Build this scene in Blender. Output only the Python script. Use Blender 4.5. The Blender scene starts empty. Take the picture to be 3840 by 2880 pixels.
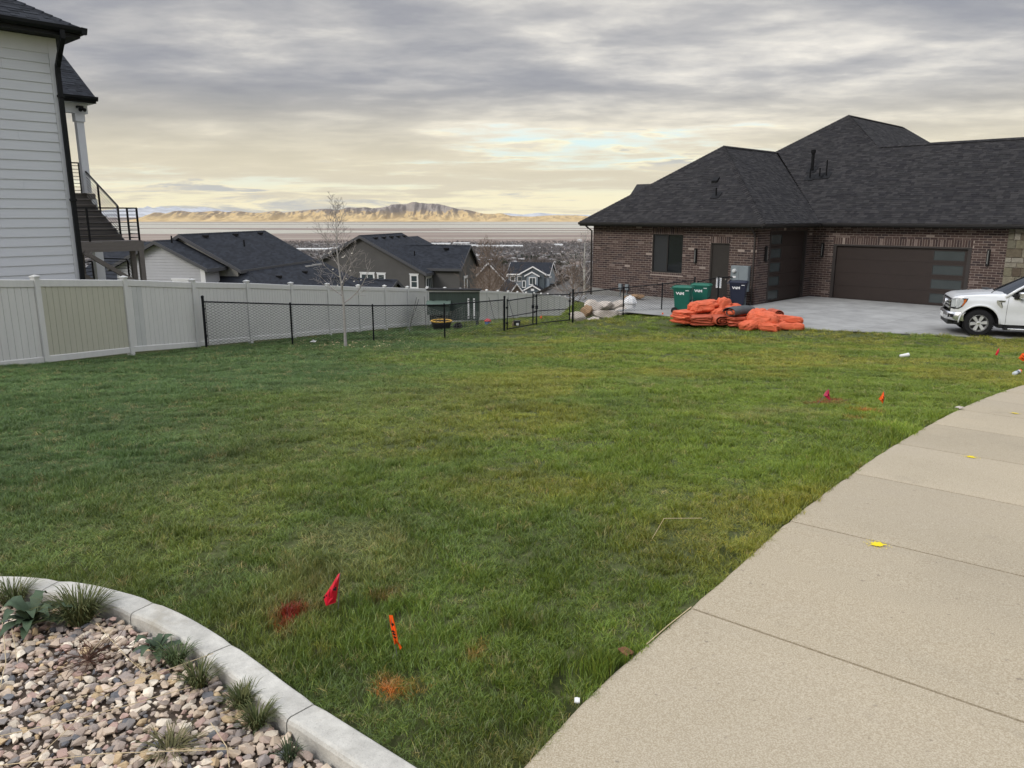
import bpy, bmesh, math, random
import numpy as np
from mathutils import Vector, Matrix

scene = bpy.context.scene
COL = scene.collection
rnd = random.Random(7)
R = math.radians

# ------------------------------------------------------------------ camera
EYE = 1.6
FPX = 2885.0
PITCH = math.atan((1440 - 803) / FPX)
SP, CP = math.sin(PITCH), math.cos(PITCH)
cam_d = bpy.data.cameras.new('camera')
cam = bpy.data.objects.new('camera', cam_d)
COL.objects.link(cam)
cam.location = (0, 0, EYE)
cam.rotation_euler = (math.pi / 2 - PITCH, 0, 0)
cam_d.sensor_width = 36
cam_d.lens = 36 * FPX / 3840
cam_d.clip_start = 0.05
cam_d.clip_end = 250000
scene.camera = cam
scene.render.resolution_x, scene.render.resolution_y = 1024, 768

# ------------------------------------------------------------------ node helpers
def nd(nt, typ, ins=None, **props):
    n = nt.nodes.new(typ)
    for k, v in props.items():
        setattr(n, k, v)
    for k, v in (ins or {}).items():
        s = n.inputs[k]
        if isinstance(v, bpy.types.NodeSocket):
            nt.links.new(v, s)
        else:
            if isinstance(v, (tuple, list)) and len(v) == 3 and s.type == 'RGBA':
                v = (*v, 1)
            s.default_value = v
    return n

def mth(nt, op, a, b=None, c=None, clamp=False):
    ins = {0: a}
    if b is not None: ins[1] = b
    if c is not None: ins[2] = c
    n = nd(nt, 'ShaderNodeMath', ins, operation=op)
    n.use_clamp = clamp
    return n.outputs[0]

def mixc(nt, f, a, b, blend='MIX'):
    n = nt.nodes.new('ShaderNodeMix')
    n.data_type = 'RGBA'; n.blend_type = blend
    for k, v in ((0, f), (6, a), (7, b)):
        if isinstance(v, bpy.types.NodeSocket): nt.links.new(v, n.inputs[k])
        else:
            if isinstance(v, (tuple, list)) and len(v) == 3: v = (*v, 1)
            n.inputs[k].default_value = v
    return n.outputs[2]

def ramp(nt, fac, stops, interp='LINEAR'):
    n = nt.nodes.new('ShaderNodeValToRGB')
    nt.links.new(fac, n.inputs[0])
    cr = n.color_ramp; cr.interpolation = interp
    while len(cr.elements) < len(stops): cr.elements.new(0.5)
    for e, (p, c) in zip(cr.elements, stops):
        e.position = p
        e.color = (c, c, c, 1) if isinstance(c, (int, float)) else (*c, 1)
    return n.outputs[0]

def maprange(nt, v, a, b, c=0.0, d=1.0, smooth=False):
    n = nd(nt, 'ShaderNodeMapRange', {0: v, 1: a, 2: b, 3: c, 4: d})
    n.interpolation_type = 'SMOOTHSTEP' if smooth else 'LINEAR'
    return n.outputs[0]

# ------------------------------------------------------------------ world and sun
SUN_EL, SUN_AZ = R(34), R(228)          # azimuth clockwise from +Y: behind the camera, to its left
world = bpy.data.worlds.new('World'); scene.world = world
world.use_nodes = True
wt = world.node_tree; wt.nodes.clear()
tc = nd(wt, 'ShaderNodeTexCoord')
nrm = nd(wt, 'ShaderNodeVectorMath', {0: tc.outputs['Generated']}, operation='NORMALIZE').outputs[0]
sx = nd(wt, 'ShaderNodeSeparateXYZ', {0: nrm})
dx, dy, dz = sx.outputs
el = mth(wt, 'MULTIPLY', mth(wt, 'ARCSINE', dz), 180 / math.pi)            # elevation, degrees
zz = mth(wt, 'ADD', mth(wt, 'MAXIMUM', dz, 0.0), 0.085)
pxy = nd(wt, 'ShaderNodeCombineXYZ', {0: mth(wt, 'DIVIDE', dx, zz), 1: mth(wt, 'DIVIDE', dy, zz), 2: 0.0}).outputs[0]
rot = nd(wt, 'ShaderNodeMapping', {0: pxy, 1: (3.1, 1.7, 0), 2: (0, 0, R(-14)), 3: (0.62, 1.0, 1)}).outputs[0]
n1 = nd(wt, 'ShaderNodeTexNoise', {'Vector': rot, 'Scale': 0.50, 'Detail': 6.0, 'Roughness': 0.50, 'Distortion': 0.05}).outputs[0]
rot2 = nd(wt, 'ShaderNodeMapping', {0: pxy, 1: (8.3, 4.2, 0), 2: (0, 0, R(-8)), 3: (0.85, 1.15, 1)}).outputs[0]
n2 = nd(wt, 'ShaderNodeTexNoise', {'Vector': rot2, 'Scale': 1.7, 'Detail': 8.0, 'Roughness': 0.60, 'Distortion': 0.12}).outputs[0]
# streaky bands low over the horizon: long along the azimuth, thin in elevation
az = mth(wt, 'ARCTAN2', dx, dy)
bv = nd(wt, 'ShaderNodeCombineXYZ', {0: mth(wt, 'MULTIPLY', az, 5.0), 1: mth(wt, 'MULTIPLY', el, 0.75), 2: 0.0}).outputs[0]
n3 = nd(wt, 'ShaderNodeTexNoise', {'Vector': bv, 'Scale': 1.3, 'Detail': 7.0, 'Roughness': 0.58, 'Distortion': 0.5}).outputs[0]
e90 = mth(wt, 'DIVIDE', el, 90.0)
clear = ramp(wt, e90, [(0.0, (1.02, 0.92, 0.58)), (0.014, (1.02, 0.93, 0.58)), (0.030, (0.80, 0.88, 0.74)),
                       (0.065, (0.62, 0.83, 0.86)), (0.12, (0.60, 0.70, 0.76)), (1.0, (0.45, 0.58, 0.8))])
lowc = mixc(wt, maprange(wt, n3, 0.52, 0.62, smooth=True), (1.05, 0.93, 0.58), (0.50, 0.50, 0.46))
clear = mixc(wt, maprange(wt, n3, 0.46, 0.58, smooth=True), clear, lowc)
mixn = mth(wt, 'ADD', mth(wt, 'MULTIPLY', n1, 0.58), mth(wt, 'MULTIPLY', n2, 0.42))
cloud = ramp(wt, mixn, [(0.36, (0.86, 0.81, 0.72)), (0.41, (0.66, 0.63, 0.58)), (0.47, (0.44, 0.43, 0.425)), (0.54, (0.30, 0.302, 0.325)), (0.64, (0.21, 0.222, 0.262))])
warm = maprange(wt, el, 1.5, 9.5, 1.0, 0.0, smooth=True)
cloud = mixc(wt, mth(wt, 'MULTIPLY', warm, 0.60), cloud, (1.02, 0.88, 0.52))
cover = maprange(wt, mth(wt, 'ADD', mixn, maprange(wt, el, 0.5, 8.5, -0.07, 0.22)), 0.42, 0.54, smooth=True)
sky = mixc(wt, cover, clear, cloud)
# overcast sky: brighter towards the zenith (CIE overcast rises threefold from horizon to zenith)
gain = maprange(wt, dz, 0.24, 0.95, 1.0, 3.0)
tint = mixc(wt, maprange(wt, dz, 0.24, 0.6), (1.0, 1.0, 1.0), (0.93, 1.0, 1.12))
skyt = mixc(wt, 1.0, sky, tint, 'MULTIPLY')
skyg = nd(wt, 'ShaderNodeVectorMath', {0: skyt, 1: gain}, operation='MULTIPLY')
nish = nd(wt, 'ShaderNodeTexSky', sky_type='NISHITA')
nish.sun_disc = False
nish.sun_elevation = SUN_EL
nish.sun_rotation = SUN_AZ
nish.dust_density = 3.0
veil = nd(wt, 'ShaderNodeVectorMath', {0: nish.outputs[0], 1: (0.006, 0.006, 0.006)}, operation='MULTIPLY')   # thin blue through the deck
tot = nd(wt, 'ShaderNodeVectorMath', {0: skyg.outputs[0], 1: veil.outputs[0]}, operation='ADD')
bg = nd(wt, 'ShaderNodeBackground', {0: tot.outputs[0], 1: 1.0})
wo = nd(wt, 'ShaderNodeOutputWorld', {0: bg.outputs[0]})
world.cycles.sampling_method = 'MANUAL'
world.cycles.sample_map_resolution = 512

sun_d = bpy.data.lights.new('sun', 'SUN')
sun_d.energy = 1.5; sun_d.angle = R(22); sun_d.color = (1.0, 0.965, 0.91)
sun = bpy.data.objects.new('sun', sun_d); COL.objects.link(sun)
sv = Vector((math.sin(SUN_AZ) * math.cos(SUN_EL), math.cos(SUN_AZ) * math.cos(SUN_EL), math.sin(SUN_EL)))
sun.rotation_euler = sv.to_track_quat('Z', 'Y').to_euler()
sun.location = (0, 0, 40)

scene.view_settings.view_transform = 'Standard'
scene.view_settings.look = 'None'
scene.view_settings.exposure = 0.22
scene.view_settings.gamma = 1.0
scene.cycles.max_bounces = 5
scene.cycles.diffuse_bounces = 3
scene.cycles.glossy_bounces = 2
scene.cycles.transmission_bounces = 3
scene.cycles.volume_bounces = 0
scene.cycles.transparent_max_bounces = 6
scene.cycles.caustics_reflective = False
scene.cycles.caustics_refractive = False
scene.cycles.use_denoising = True

# ------------------------------------------------------------------ projection helpers: photo pixel (3840 wide) -> point in the place
def ray(x, y):
    u = (x - 1920) / FPX; v = (y - 1440) / FPX
    return Vector((u, CP - v * SP, -SP - v * CP))
def at(x, y, Y):
    r = ray(x, y); p = r * (Y / r.y); p.z += EYE
    return p
def atz(x, y, z):
    r = ray(x, y); p = r * ((z - EYE) / r.z); p.z += EYE
    return p

# ------------------------------------------------------------------ numpy noise
def _hash(ix, iy, s):
    h = (ix.astype(np.int64) * 374761393 + iy.astype(np.int64) * 668265263 + s * 974634721) & 0xffffffff
    h = ((h ^ (h >> 13)) * 1274126177) & 0xffffffff
    return ((h ^ (h >> 16)) & 0xffff) / 65535.0
def vnoise(x, y, s=0):
    x = np.asarray(x, float); y = np.asarray(y, float)
    ix, iy = np.floor(x), np.floor(y); fx, fy = x - ix, y - iy
    fx = fx * fx * (3 - 2 * fx); fy = fy * fy * (3 - 2 * fy)
    a = _hash(ix, iy, s); b = _hash(ix + 1, iy, s); c = _hash(ix, iy + 1, s); d = _hash(ix + 1, iy + 1, s)
    return a + (b - a) * fx + (c - a) * fy + (a - b - c + d) * fx * fy
def fbm(x, y, s=0, o=4):
    t = 0; amp = 0.5
    for i in range(o):
        t = t + amp * vnoise(x * 2 ** i, y * 2 ** i, s + i * 17); amp *= 0.5
    return t / (1 - 0.5 ** o)
def smooth(a, b, x):
    t = np.clip((np.asarray(x, float) - a) / (b - a), 0, 1)
    return t * t * (3 - 2 * t)

# ------------------------------------------------------------------ materials
MATS = {}
def mat(name, rgb, rough=0.7, spec=0.4, metal=0.0, var=0.12, vscale=3.0, bump=0.0, bscale=40.0, coords='Object', attr=None, coat=0.0, trans=0.0, alpha=None, streak=None, obj_rand=0.0):
    if name in MATS: return MATS[name]
    m = bpy.data.materials.new(name); m.use_nodes = True
    nt = m.node_tree; b = nt.nodes['Principled BSDF']
    b.inputs['Roughness'].default_value = rough
    b.inputs['Specular IOR Level'].default_value = spec
    b.inputs['Metallic'].default_value = metal
    b.inputs['Coat Weight'].default_value = coat
    b.inputs['Transmission Weight'].default_value = trans
    co = nd(nt, 'ShaderNodeTexCoord').outputs[coords] if coords != 'World' else nd(nt, 'ShaderNodeNewGeometry').outputs['Position']
    base = None
    if attr:
        base = nd(nt, 'ShaderNodeAttribute', attribute_name=attr).outputs['Color']
    if var > 0 or base is not None:
        v = co
        if streak: v = nd(nt, 'ShaderNodeMapping', {0: co, 3: streak}).outputs[0]
        n = nd(nt, 'ShaderNodeTexNoise', {'Vector': v, 'Scale': vscale, 'Detail': 6.0, 'Roughness': 0.65}).outputs[0]
        f = maprange(nt, n, 0.25, 0.75, 1 - var, 1 + var)
        src = base if base is not None else (*rgb, 1)
        mul = nd(nt, 'ShaderNodeVectorMath', operation='MULTIPLY')
        if base is not None: nt.links.new(base, mul.inputs[0])
        else: mul.inputs[0].default_value = rgb
        nt.links.new(f, mul.inputs[1])
        out = mul.outputs[0]
        if obj_rand:
            oi = nd(nt, 'ShaderNodeObjectInfo').outputs['Random']
            mul2 = nd(nt, 'ShaderNodeVectorMath', {0: out, 1: maprange(nt, oi, 0, 1, 1 - obj_rand, 1 + obj_rand)}, operation='MULTIPLY')
            out = mul2.outputs[0]
        nt.links.new(out, b.inputs['Base Color'])
    else:
        b.inputs['Base Color'].default_value = (*rgb, 1)
    if bump > 0:
        nb = nd(nt, 'ShaderNodeTexNoise', {'Vector': co, 'Scale': bscale, 'Detail': 5.0, 'Roughness': 0.6}).outputs[0]
        bp = nd(nt, 'ShaderNodeBump', {'Strength': 0.6, 'Distance': bump, 'Height': nb})
        nt.links.new(bp.outputs[0], b.inputs['Normal'])
    if alpha is not None:
        b.inputs['Alpha'].default_value = alpha
    MATS[name] = m
    return m

# ------------------------------------------------------------------ mesh builder
class MB:
    def __init__(s):
        s.v = []; s.f = []; s.c = []; s.cur = None
    def add(s, vs, fs, col=None):
        o = len(s.v); s.v.extend([tuple(p) for p in vs]); s.f.extend([tuple(i + o for i in f) for f in fs])
        c = col if col is not None else s.cur
        if c is not None: s.c.extend([c] * len(vs))
        elif s.c: s.c.extend([(1, 1, 1)] * len(vs))
        return s
    def box(s, x0, y0, z0, x1, y1, z1, col=None, M=None):
        vs = [Vector(p) for p in ((x0, y0, z0), (x1, y0, z0), (x1, y1, z0), (x0, y1, z0), (x0, y0, z1), (x1, y0, z1), (x1, y1, z1), (x0, y1, z1))]
        if M is not None: vs = [M @ p for p in vs]
        return s.add(vs, ((3, 2, 1, 0), (4, 5, 6, 7), (0, 1, 5, 4), (1, 2, 6, 5), (2, 3, 7, 6), (3, 0, 4, 7)), col)
    def cbox(s, x0, y0, z0, x1, y1, z1, c=0.01, col=None, M=None):
        """box with chamfered vertical and horizontal edges (rounded look)"""
        vs = []; 
        for sx_ in (0, 1):
            for sy_ in (0, 1):
                for sz_ in (0, 1):
                    X = (x0, x1)[sx_]; Y = (y0, y1)[sy_]; Z = (z0, z1)[sz_]
                    ix = c if sx_ == 0 else -c; iy = c if sy_ == 0 else -c; iz = c if sz_ == 0 else -c
                    vs += [Vector((X, Y + iy, Z + iz)), Vector((X + ix, Y, Z + iz)), Vector((X + ix, Y + iy, Z))]
        if M is not None: vs = [M @ p for p in vs]
        def i(a, b, d, k): return (a * 4 + b * 2 + d) * 3 + k
        fs = []
        for a in (0, 1):
            q = [i(a, 0, 0, 0), i(a, 1, 0, 0), i(a, 1, 1, 0), i(a, 0, 1, 0)]; fs.append(q if a else q[::-1])
            q = [i(0, a, 0, 1), i(1, a, 0, 1), i(1, a, 1, 1), i(0, a, 1, 1)]; fs.append(q[::-1] if a else q)
            q = [i(0, 0, a, 2), i(1, 0, a, 2), i(1, 1, a, 2), i(0, 1, a, 2)]; fs.append(q if a else q[::-1])
        for a in (0, 1):
            for b in (0, 1):
                fs.append([i(a, b, 0, 0), i(a, b, 1, 0), i(a, b, 1, 1), i(a, b, 0, 1)])
                fs.append([i(a, 0, b, 0), i(a, 1, b, 0), i(a, 1, b, 2), i(a, 0, b, 2)])
                fs.append([i(0, a, b, 1), i(1, a, b, 1), i(1, a, b, 2), i(0, a, b, 2)])
                for d in (0, 1): fs.append([i(a, b, d, 0), i(a, b, d, 1), i(a, b, d, 2)])
        return s.add(vs, fs, col)
    def quad(s, a, b, c, d, col=None): return s.add((a, b, c, d), ((0, 1, 2, 3),), col)
    def poly(s, pts, col=None): return s.add(pts, (tuple(range(len(pts))),), col)
    def slab(s, pts, off, col=None):
        """closed prism: polygon pts and the same polygon moved by off"""
        n = len(pts); off = Vector(off)
        vs = [Vector(p) for p in pts] + [Vector(p) + off for p in pts]
        fs = [tuple(range(n))[::-1], tuple(range(n, 2 * n))] + [(i, (i + 1) % n, n + (i + 1) % n, n + i) for i in range(n)]
        return s.add(vs, fs, col)
    def tube(s, path, r, n=6, col=None, cap=True):
        path = [Vector(p) for p in path]; rs = r if isinstance(r, (list, tuple)) else [r] * len(path)
        vs = []; fs = []; up = Vector((0, 0, 1)); last = None
        for i, p in enumerate(path):
            t = (path[min(i + 1, len(path) - 1)] - path[max(i - 1, 0)])
            t = t.normalized() if t.length > 1e-9 else Vector((0, 0, 1))
            a = (last - t * last.dot(t)) if last is not None else t.cross(up)
            if a.length < 1e-4: a = t.cross(Vector((1, 0, 0)))
            a.normalize(); last = a; b = t.cross(a)
            for k in range(n):
                w = 2 * math.pi * (k + 0.5) / n
                vs.append(p + (a * math.cos(w) + b * math.sin(w)) * rs[i])
        for i in range(len(path) - 1):
            for k in range(n):
                fs.append((i * n + k, i * n + (k + 1) % n, (i + 1) * n + (k + 1) % n, (i + 1) * n + k))
        if cap:
            fs.append(tuple(range(n))[::-1]); fs.append(tuple(range((len(path) - 1) * n, len(path) * n)))
        return s.add(vs, fs, col)
    def lathe(s, prof, n=20, col=None, M=None, cap=True):
        vs = []; fs = []
        for (r, z) in prof:
            for k in range(n):
                w = 2 * math.pi * k / n; vs.append(Vector((r * math.cos(w), r * math.sin(w), z)))
        for i in range(len(prof) - 1):
            for k in range(n):
                fs.append((i * n + k, i * n + (k + 1) % n, (i + 1) * n + (k + 1) % n, (i + 1) * n + k))
        if cap: fs.append(tuple(range(n))[::-1]); fs.append(tuple(range((len(prof) - 1) * n, len(prof) * n)))
        if M is not None: vs = [M @ p for p in vs]
        return s.add(vs, fs, col)
    def grid(s, rows, col=None, close_u=False, flip=False):
        """rows: list of equal-length lists of points"""
        n = len(rows[0]); vs = [p for r_ in rows for p in r_]; fs = []
        for i in range(len(rows) - 1):
            for k in range(n if close_u else n - 1):
                q = (i * n + k, i * n + (k + 1) % n, (i + 1) * n + (k + 1) % n, (i + 1) * n + k)
                fs.append(q[::-1] if flip else q)
        return s.add(vs, fs, col)
    def mesh(s, name):
        me = bpy.data.meshes.new(name)
        me.from_pydata(s.v, [], s.f)
        if s.c:
            ca = me.color_attributes.new('col', 'FLOAT_COLOR', 'POINT')
            arr = np.ones((len(s.v), 4), np.float32); arr[:, :3] = np.array(s.c, np.float32)
            ca.data.foreach_set('color', arr.ravel())
        me.validate(); me.update()
        return me
    def build(s, name, m, parent=None, smooth_=False, kind=None, loc=None):
        me = s.mesh(name)
        if smooth_: me.polygons.foreach_set('use_smooth', [True] * len(me.polygons))
        if m is not None: me.materials.append(m)
        return link(name, me, parent, kind, loc)

def link(name, me, parent=None, kind=None, loc=None, M=None):
    o = bpy.data.objects.new(name, me); COL.objects.link(o)
    if parent is not None: o.parent = parent
    if loc is not None: o.location = loc
    if M is not None: o.matrix_basis = M
    if kind: o['kind'] = kind
    return o

def tag(o, label, cat, group=None, kind=None):
    o['label'] = label; o['category'] = cat
    if group: o['group'] = group
    if kind: o['kind'] = kind
    return o
def thing(name, label, cat, loc=(0, 0, 0), rotz=0.0, group=None):
    o = bpy.data.objects.new(name, None); COL.objects.link(o)
    o.empty_display_size = 0.1
    o.location = loc; o.rotation_euler = (0, 0, rotz)
    return tag(o, label, cat, group)
def copy_tree(o, loc=None, rotz=None, scale=None, label=None, parent=None):
    c = o.copy(); COL.objects.link(c)
    if parent is not None: c.parent = parent
    if loc is not None: c.location = loc
    if rotz is not None: c.rotation_euler = (0, 0, rotz)
    if scale is not None: c.scale = scale if isinstance(scale, (tuple, list)) else (scale,) * 3
    if label: c['label'] = label
    for ch in o.children:
        copy_tree(ch, parent=c)
    return c
def np_mesh(name, verts, faces, cols=None):
    """verts (n,3), faces (m,k) same k"""
    me = bpy.data.meshes.new(name)
    verts = np.asarray(verts, np.float32); faces = np.asarray(faces, np.int32)
    k = faces.shape[1]
    me.vertices.add(len(verts)); me.vertices.foreach_set('co', verts.ravel())
    me.loops.add(faces.size); me.loops.foreach_set('vertex_index', faces.ravel())
    me.polygons.add(len(faces))
    me.polygons.foreach_set('loop_start', np.arange(0, faces.size, k, dtype=np.int32))
    me.update(calc_edges=True)
    if cols is not None:
        ca = me.color_attributes.new('col', 'FLOAT_COLOR', 'POINT')
        a = np.ones((len(verts), 4), np.float32); a[:, :3] = cols
        ca.data.foreach_set('color', a.ravel())
    return me
# ================================================================== GROUND
KY = [-3000, -40, -5, 0, 4, 6, 9, 15.9, 25.3, 39.4, 49, 63, 78, 100, 200, 500, 1000, 1900, 3000, 4200, 5600, 5e5]
KZ = [60, 1.0, 0.05, 0, 0, -.17, -.53, -1.49, -2.46, -3.93, -5.0, -6.6, -8.6, -11, -19, -37, -63, -104, -146, -180, -198.4, -198.4]
def base_z(y):
    y = np.asarray(y, float); t = 0
    d = 0.4 + 0.06 * np.abs(y)
    for k in (-1, -.5, 0, .5, 1): t = t + np.interp(y + k * d, KY, KZ)
    return t / 5
PADZ = -2.2
PB = [atz(2147, 1207, -2.45), atz(2336, 1189, -2.40), atz(2483, 1178, -2.33), atz(2560, 1190, PADZ), atz(2985, 1232, PADZ), atz(3840, 1272, PADZ)]
_d = PB[5] - PB[4]
PB.append(PB[5] + _d * 1.6)
PADLINE = np.array([(p.x, p.y) for p in PB])
PADPOLY = np.array([(p.x, p.y) for p in PB] + [(60, PB[-1].y), (60, 75), (40, 75), (3.9, 39.3), (3.0, 34.0)])
def in_poly(x, y, poly):
    x = np.asarray(x, float); y = np.asarray(y, float)
    c = np.zeros(x.shape, bool); n = len(poly)
    for i in range(n):
        x0, y0 = poly[i]; x1, y1 = poly[(i + 1) % n]
        if y0 == y1: continue
        c ^= ((y0 > y) != (y1 > y)) & (x < (x1 - x0) * (y - y0) / (y1 - y0) + x0)
    return c
def dist_line(x, y, pts, closed=False):
    x = np.asarray(x, float); y = np.asarray(y, float); best = np.full(x.shape, 1e9)
    n = len(pts)
    for i in range(n if closed else n - 1):
        x0, y0 = pts[i]; x1, y1 = pts[(i + 1) % n]; dx_, dy_ = x1 - x0, y1 - y0
        t = np.clip(((x - x0) * dx_ + (y - y0) * dy_) / (dx_ * dx_ + dy_ * dy_), 0, 1)
        best = np.minimum(best, np.hypot(x - x0 - t * dx_, y - y0 - t * dy_))
    return best
def pad_z(x):
    return np.interp(x, [2.3, 7.0], [-2.45, PADZ])
def tz(x, y, under=True):
    x = np.asarray(x, float); y = np.asarray(y, float)
    b = base_z(y)
    ins = in_poly(x, y, PADPOLY); d = dist_line(x, y, PADPOLY, True)
    w = np.where(ins, 1.0, 1 - smooth(0, np.where(y > 31, 1.7, 6.5), d))
    z = b + (pad_z(x) - b) * w
    if under: z = np.where(ins & (d > 0.05), z - 0.12, z)
    lump = (fbm(x * .35, y * .35, 3, 3) - .5) * 0.10 * smooth(2, 9, y) * np.where(ins, 0, 1) * np.where(np.abs(y) < 150, 1, 0)
    far = (fbm(x * .004, y * .004, 5, 4) - .5) * np.clip(y - 120, 0, 900) * 0.03 * smooth(120, 300, y) * (1 - smooth(1500, 3200, y)) * .5
    return z + lump + far
def tzs(x, y): return float(tz(np.array([x]), np.array([y]), False)[0])
def ground(px, py):
    """photo pixel -> point on the terrain"""
    r = ray(px, py); lo, hi = 0.5, 400.0
    ts = np.linspace(1, 60, 1200); xs = r.x * ts; ys = r.y * ts; zs = r.z * ts + EYE
    k = int(np.argmax(zs < tz(xs, ys, False)))
    t0, t1 = ts[max(k - 1, 0)], ts[k]
    for _ in range(12):
        t = (t0 + t1) / 2
        if r.z * t + EYE < tzs(r.x * t, r.y * t): t1 = t
        else: t0 = t
    p = r * t1; p.z += EYE
    return p

def axis(fine0, fine1, step, far0, far1, g=1.22):
    a = list(np.arange(fine0, fine1 + 1e-6, step)); s = step; v = a[-1]
    while v < far1: s *= g; v += s; a.append(v)
    s = step; v = a[0]; pre = []
    while v > far0: s *= g; v -= s; pre.append(v)
    return np.array(pre[::-1] + a)
gx = axis(-22, 26, 0.4, -42000, 42000); gy = axis(-3, 66, 0.4, -60, 60000, 1.16)
GX, GY = np.meshgrid(gx, gy); GZ = tz(GX, GY)
# sink the sheet a little under the paved strips and the planting bed
nx, ny = len(gx), len(gy)

m_ground = bpy.data.materials.new('land'); m_ground.use_nodes = True
nt = m_ground.node_tree; bs = nt.nodes['Principled BSDF']
pos = nd(nt, 'ShaderNodeNewGeometry').outputs['Position']
sp = nd(nt, 'ShaderNodeSeparateXYZ', {0: pos}); Yp = sp.outputs[1]
nA = nd(nt, 'ShaderNodeTexNoise', {'Vector': pos, 'Scale': 30.0, 'Detail': 8.0, 'Roughness': 0.75}).outputs[0]
lawn = ramp(nt, nA, [(0.3, (0.050, 0.050, 0.024)), (0.5, (0.070, 0.085, 0.030)), (0.72, (0.14, 0.125, 0.07))])
nB = nd(nt, 'ShaderNodeTexNoise', {'Vector': pos, 'Scale': 0.02, 'Detail': 8.0, 'Roughness': 0.7}).outputs[0]
slope_c = ramp(nt, nB, [(0.3, (0.10, 0.085, 0.06)), (0.5, (0.16, 0.13, 0.09)), (0.7, (0.22, 0.18, 0.12))])
nC = nd(nt, 'ShaderNodeTexNoise', {'Vector': pos, 'Scale': 0.004, 'Detail': 9.0, 'Roughness': 0.75}).outputs[0]
town_c = ramp(nt, nC, [(0.3, (0.10, 0.092, 0.09)), (0.5, (0.135, 0.125, 0.12)), (0.7, (0.18, 0.165, 0.155))])
st = nd(nt, 'ShaderNodeMapping', {0: pos, 3: (0.00016, 0.0011, 1)}).outputs[0]
nD = nd(nt, 'ShaderNodeTexNoise', {'Vector': st, 'Scale': 1.3, 'Detail': 7.0, 'Roughness': 0.6, 'Distortion': 0.2}).outputs[0]
mud_c = ramp(nt, nD, [(0.35, (0.215, 0.17, 0.145)), (0.52, (0.27, 0.215, 0.18)), (0.66, (0.36, 0.315, 0.255))])
c = mixc(nt, maprange(nt, Yp, 66, 110), lawn, slope_c)
c = mixc(nt, maprange(nt, Yp, 700, 1900), c, town_c)
c = mixc(nt, maprange(nt, mth(nt, 'ADD', Yp, mth(nt, 'MULTIPLY', nC, 1500)), 5900, 6500), c, mud_c)
nt.links.new(c, bs.inputs['Base Color'])
bs.inputs['Roughness'].default_value = 0.95; bs.inputs['Specular IOR Level'].default_value = 0.1

# ------------------------------------------------------------------ sidewalk
SWPX = [(1880, 2980), (1975, 2880), (2240, 2590), (2582, 2296), (2780, 2126), (2960, 1958), (3220, 1762), (3385, 1655), (3533, 1571), (3663, 1507), (3840, 1444), (4080, 1385), (4400, 1330)]
SWE = [ground(*p) for p in SWPX]
d0 = (SWE[1] - SWE[2]).normalized()
SWE = [SWE[1] + d0 * 2.2] + [SWE[1] + d0 * 1.1] + SWE[1:]
def resample(pts, step):
    out = [Vector(pts[0])]; acc = 0.0
    for i in range(len(pts) - 1):
        a, b = Vector(pts[i]), Vector(pts[i + 1]); L = (b - a).length; pos_ = step - acc
        while pos_ <= L:
            out.append(a.lerp(b, pos_ / L)); pos_ += step
        acc = L - (pos_ - step)
    return out
def smooth_path(pts, it=2):
    pts = [Vector(p) for p in pts]
    for _ in range(it):
        q = [pts[0]]
        for i in range(len(pts) - 1):
            q += [pts[i].lerp(pts[i + 1], .25), pts[i].lerp(pts[i + 1], .75)]
        q.append(pts[-1]); pts = q
    return pts
SWL = smooth_path(SWE, 2)
SWD = resample(SWL, 0.1017)                 # twelve steps to a slab of 1.22 m
SWW = 1.65
def side(pts, w):
    out = []
    for i, p in enumerate(pts):
        t = pts[min(i + 1, len(pts) - 1)] - pts[max(i - 1, 0)]; t.z = 0; t.normalize()
        n = Vector((t.y, -t.x, 0)); q = p + n * w
        out.append(q)
    return out
SWR = side(SWD, SWW)
# shift the joints so that one falls at the photographed joint (2582, 2296)
j0 = min(range(len(SWD)), key=lambda i: (SWD[i] - ground(2582, 2296)).length) % 12

m_walk = bpy.data.materials.new('sidewalk_concrete'); m_walk.use_nodes = True
nt = m_walk.node_tree; bs = nt.nodes['Principled BSDF']
pos = nd(nt, 'ShaderNodeNewGeometry').outputs['Position']
a1 = nd(nt, 'ShaderNodeTexNoise', {'Vector': pos, 'Scale': 1.1, 'Detail': 5.0, 'Roughness': 0.6}).outputs[0]
a2 = nd(nt, 'ShaderNodeTexNoise', {'Vector': pos, 'Scale': 190.0, 'Detail': 3.0, 'Roughness': 0.7}).outputs[0]
a3 = nd(nt, 'ShaderNodeTexVoronoi', {'Vector': pos, 'Scale': 70.0}).outputs['Distance']
cc = ramp(nt, a1, [(0.25, (0.445, 0.388, 0.292)), (0.5, (0.505, 0.438, 0.326)), (0.75, (0.54, 0.462, 0.336))])
cc = mixc(nt, maprange(nt, a2, 0.40, 0.62), mixc(nt, 1.0, cc, (0.66, 0.62, 0.56), 'MULTIPLY'), cc)
cc = mixc(nt, maprange(nt, a3, 0.02, 0.10, 0.55, 0.0), cc, (0.62, 0.56, 0.46))
a4 = nd(nt, 'ShaderNodeTexNoise', {'Vector': pos, 'Scale': 34.0, 'Detail': 2.0}).outputs[0]
cc = mixc(nt, maprange(nt, a4, 0.70, 0.78, 0.0, 0.55), cc, (0.14, 0.11, 0.085))
a5 = nd(nt, 'ShaderNodeTexNoise', {'Vector': pos, 'Scale': 0.55, 'Detail': 8.0, 'Roughness': 0.72}).outputs[0]
cc = mixc(nt, maprange(nt, a5, 0.48, 0.72, 0.0, 0.42), cc, (0.32, 0.285, 0.235))
a6 = nd(nt, 'ShaderNodeTexNoise', {'Vector': pos, 'Scale': 2.6, 'Detail': 3.0}).outputs[0]
cc = mixc(nt, maprange(nt, a6, 0.66, 0.72, 0.0, 0.16), cc, (0.22, 0.19, 0.15))
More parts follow.
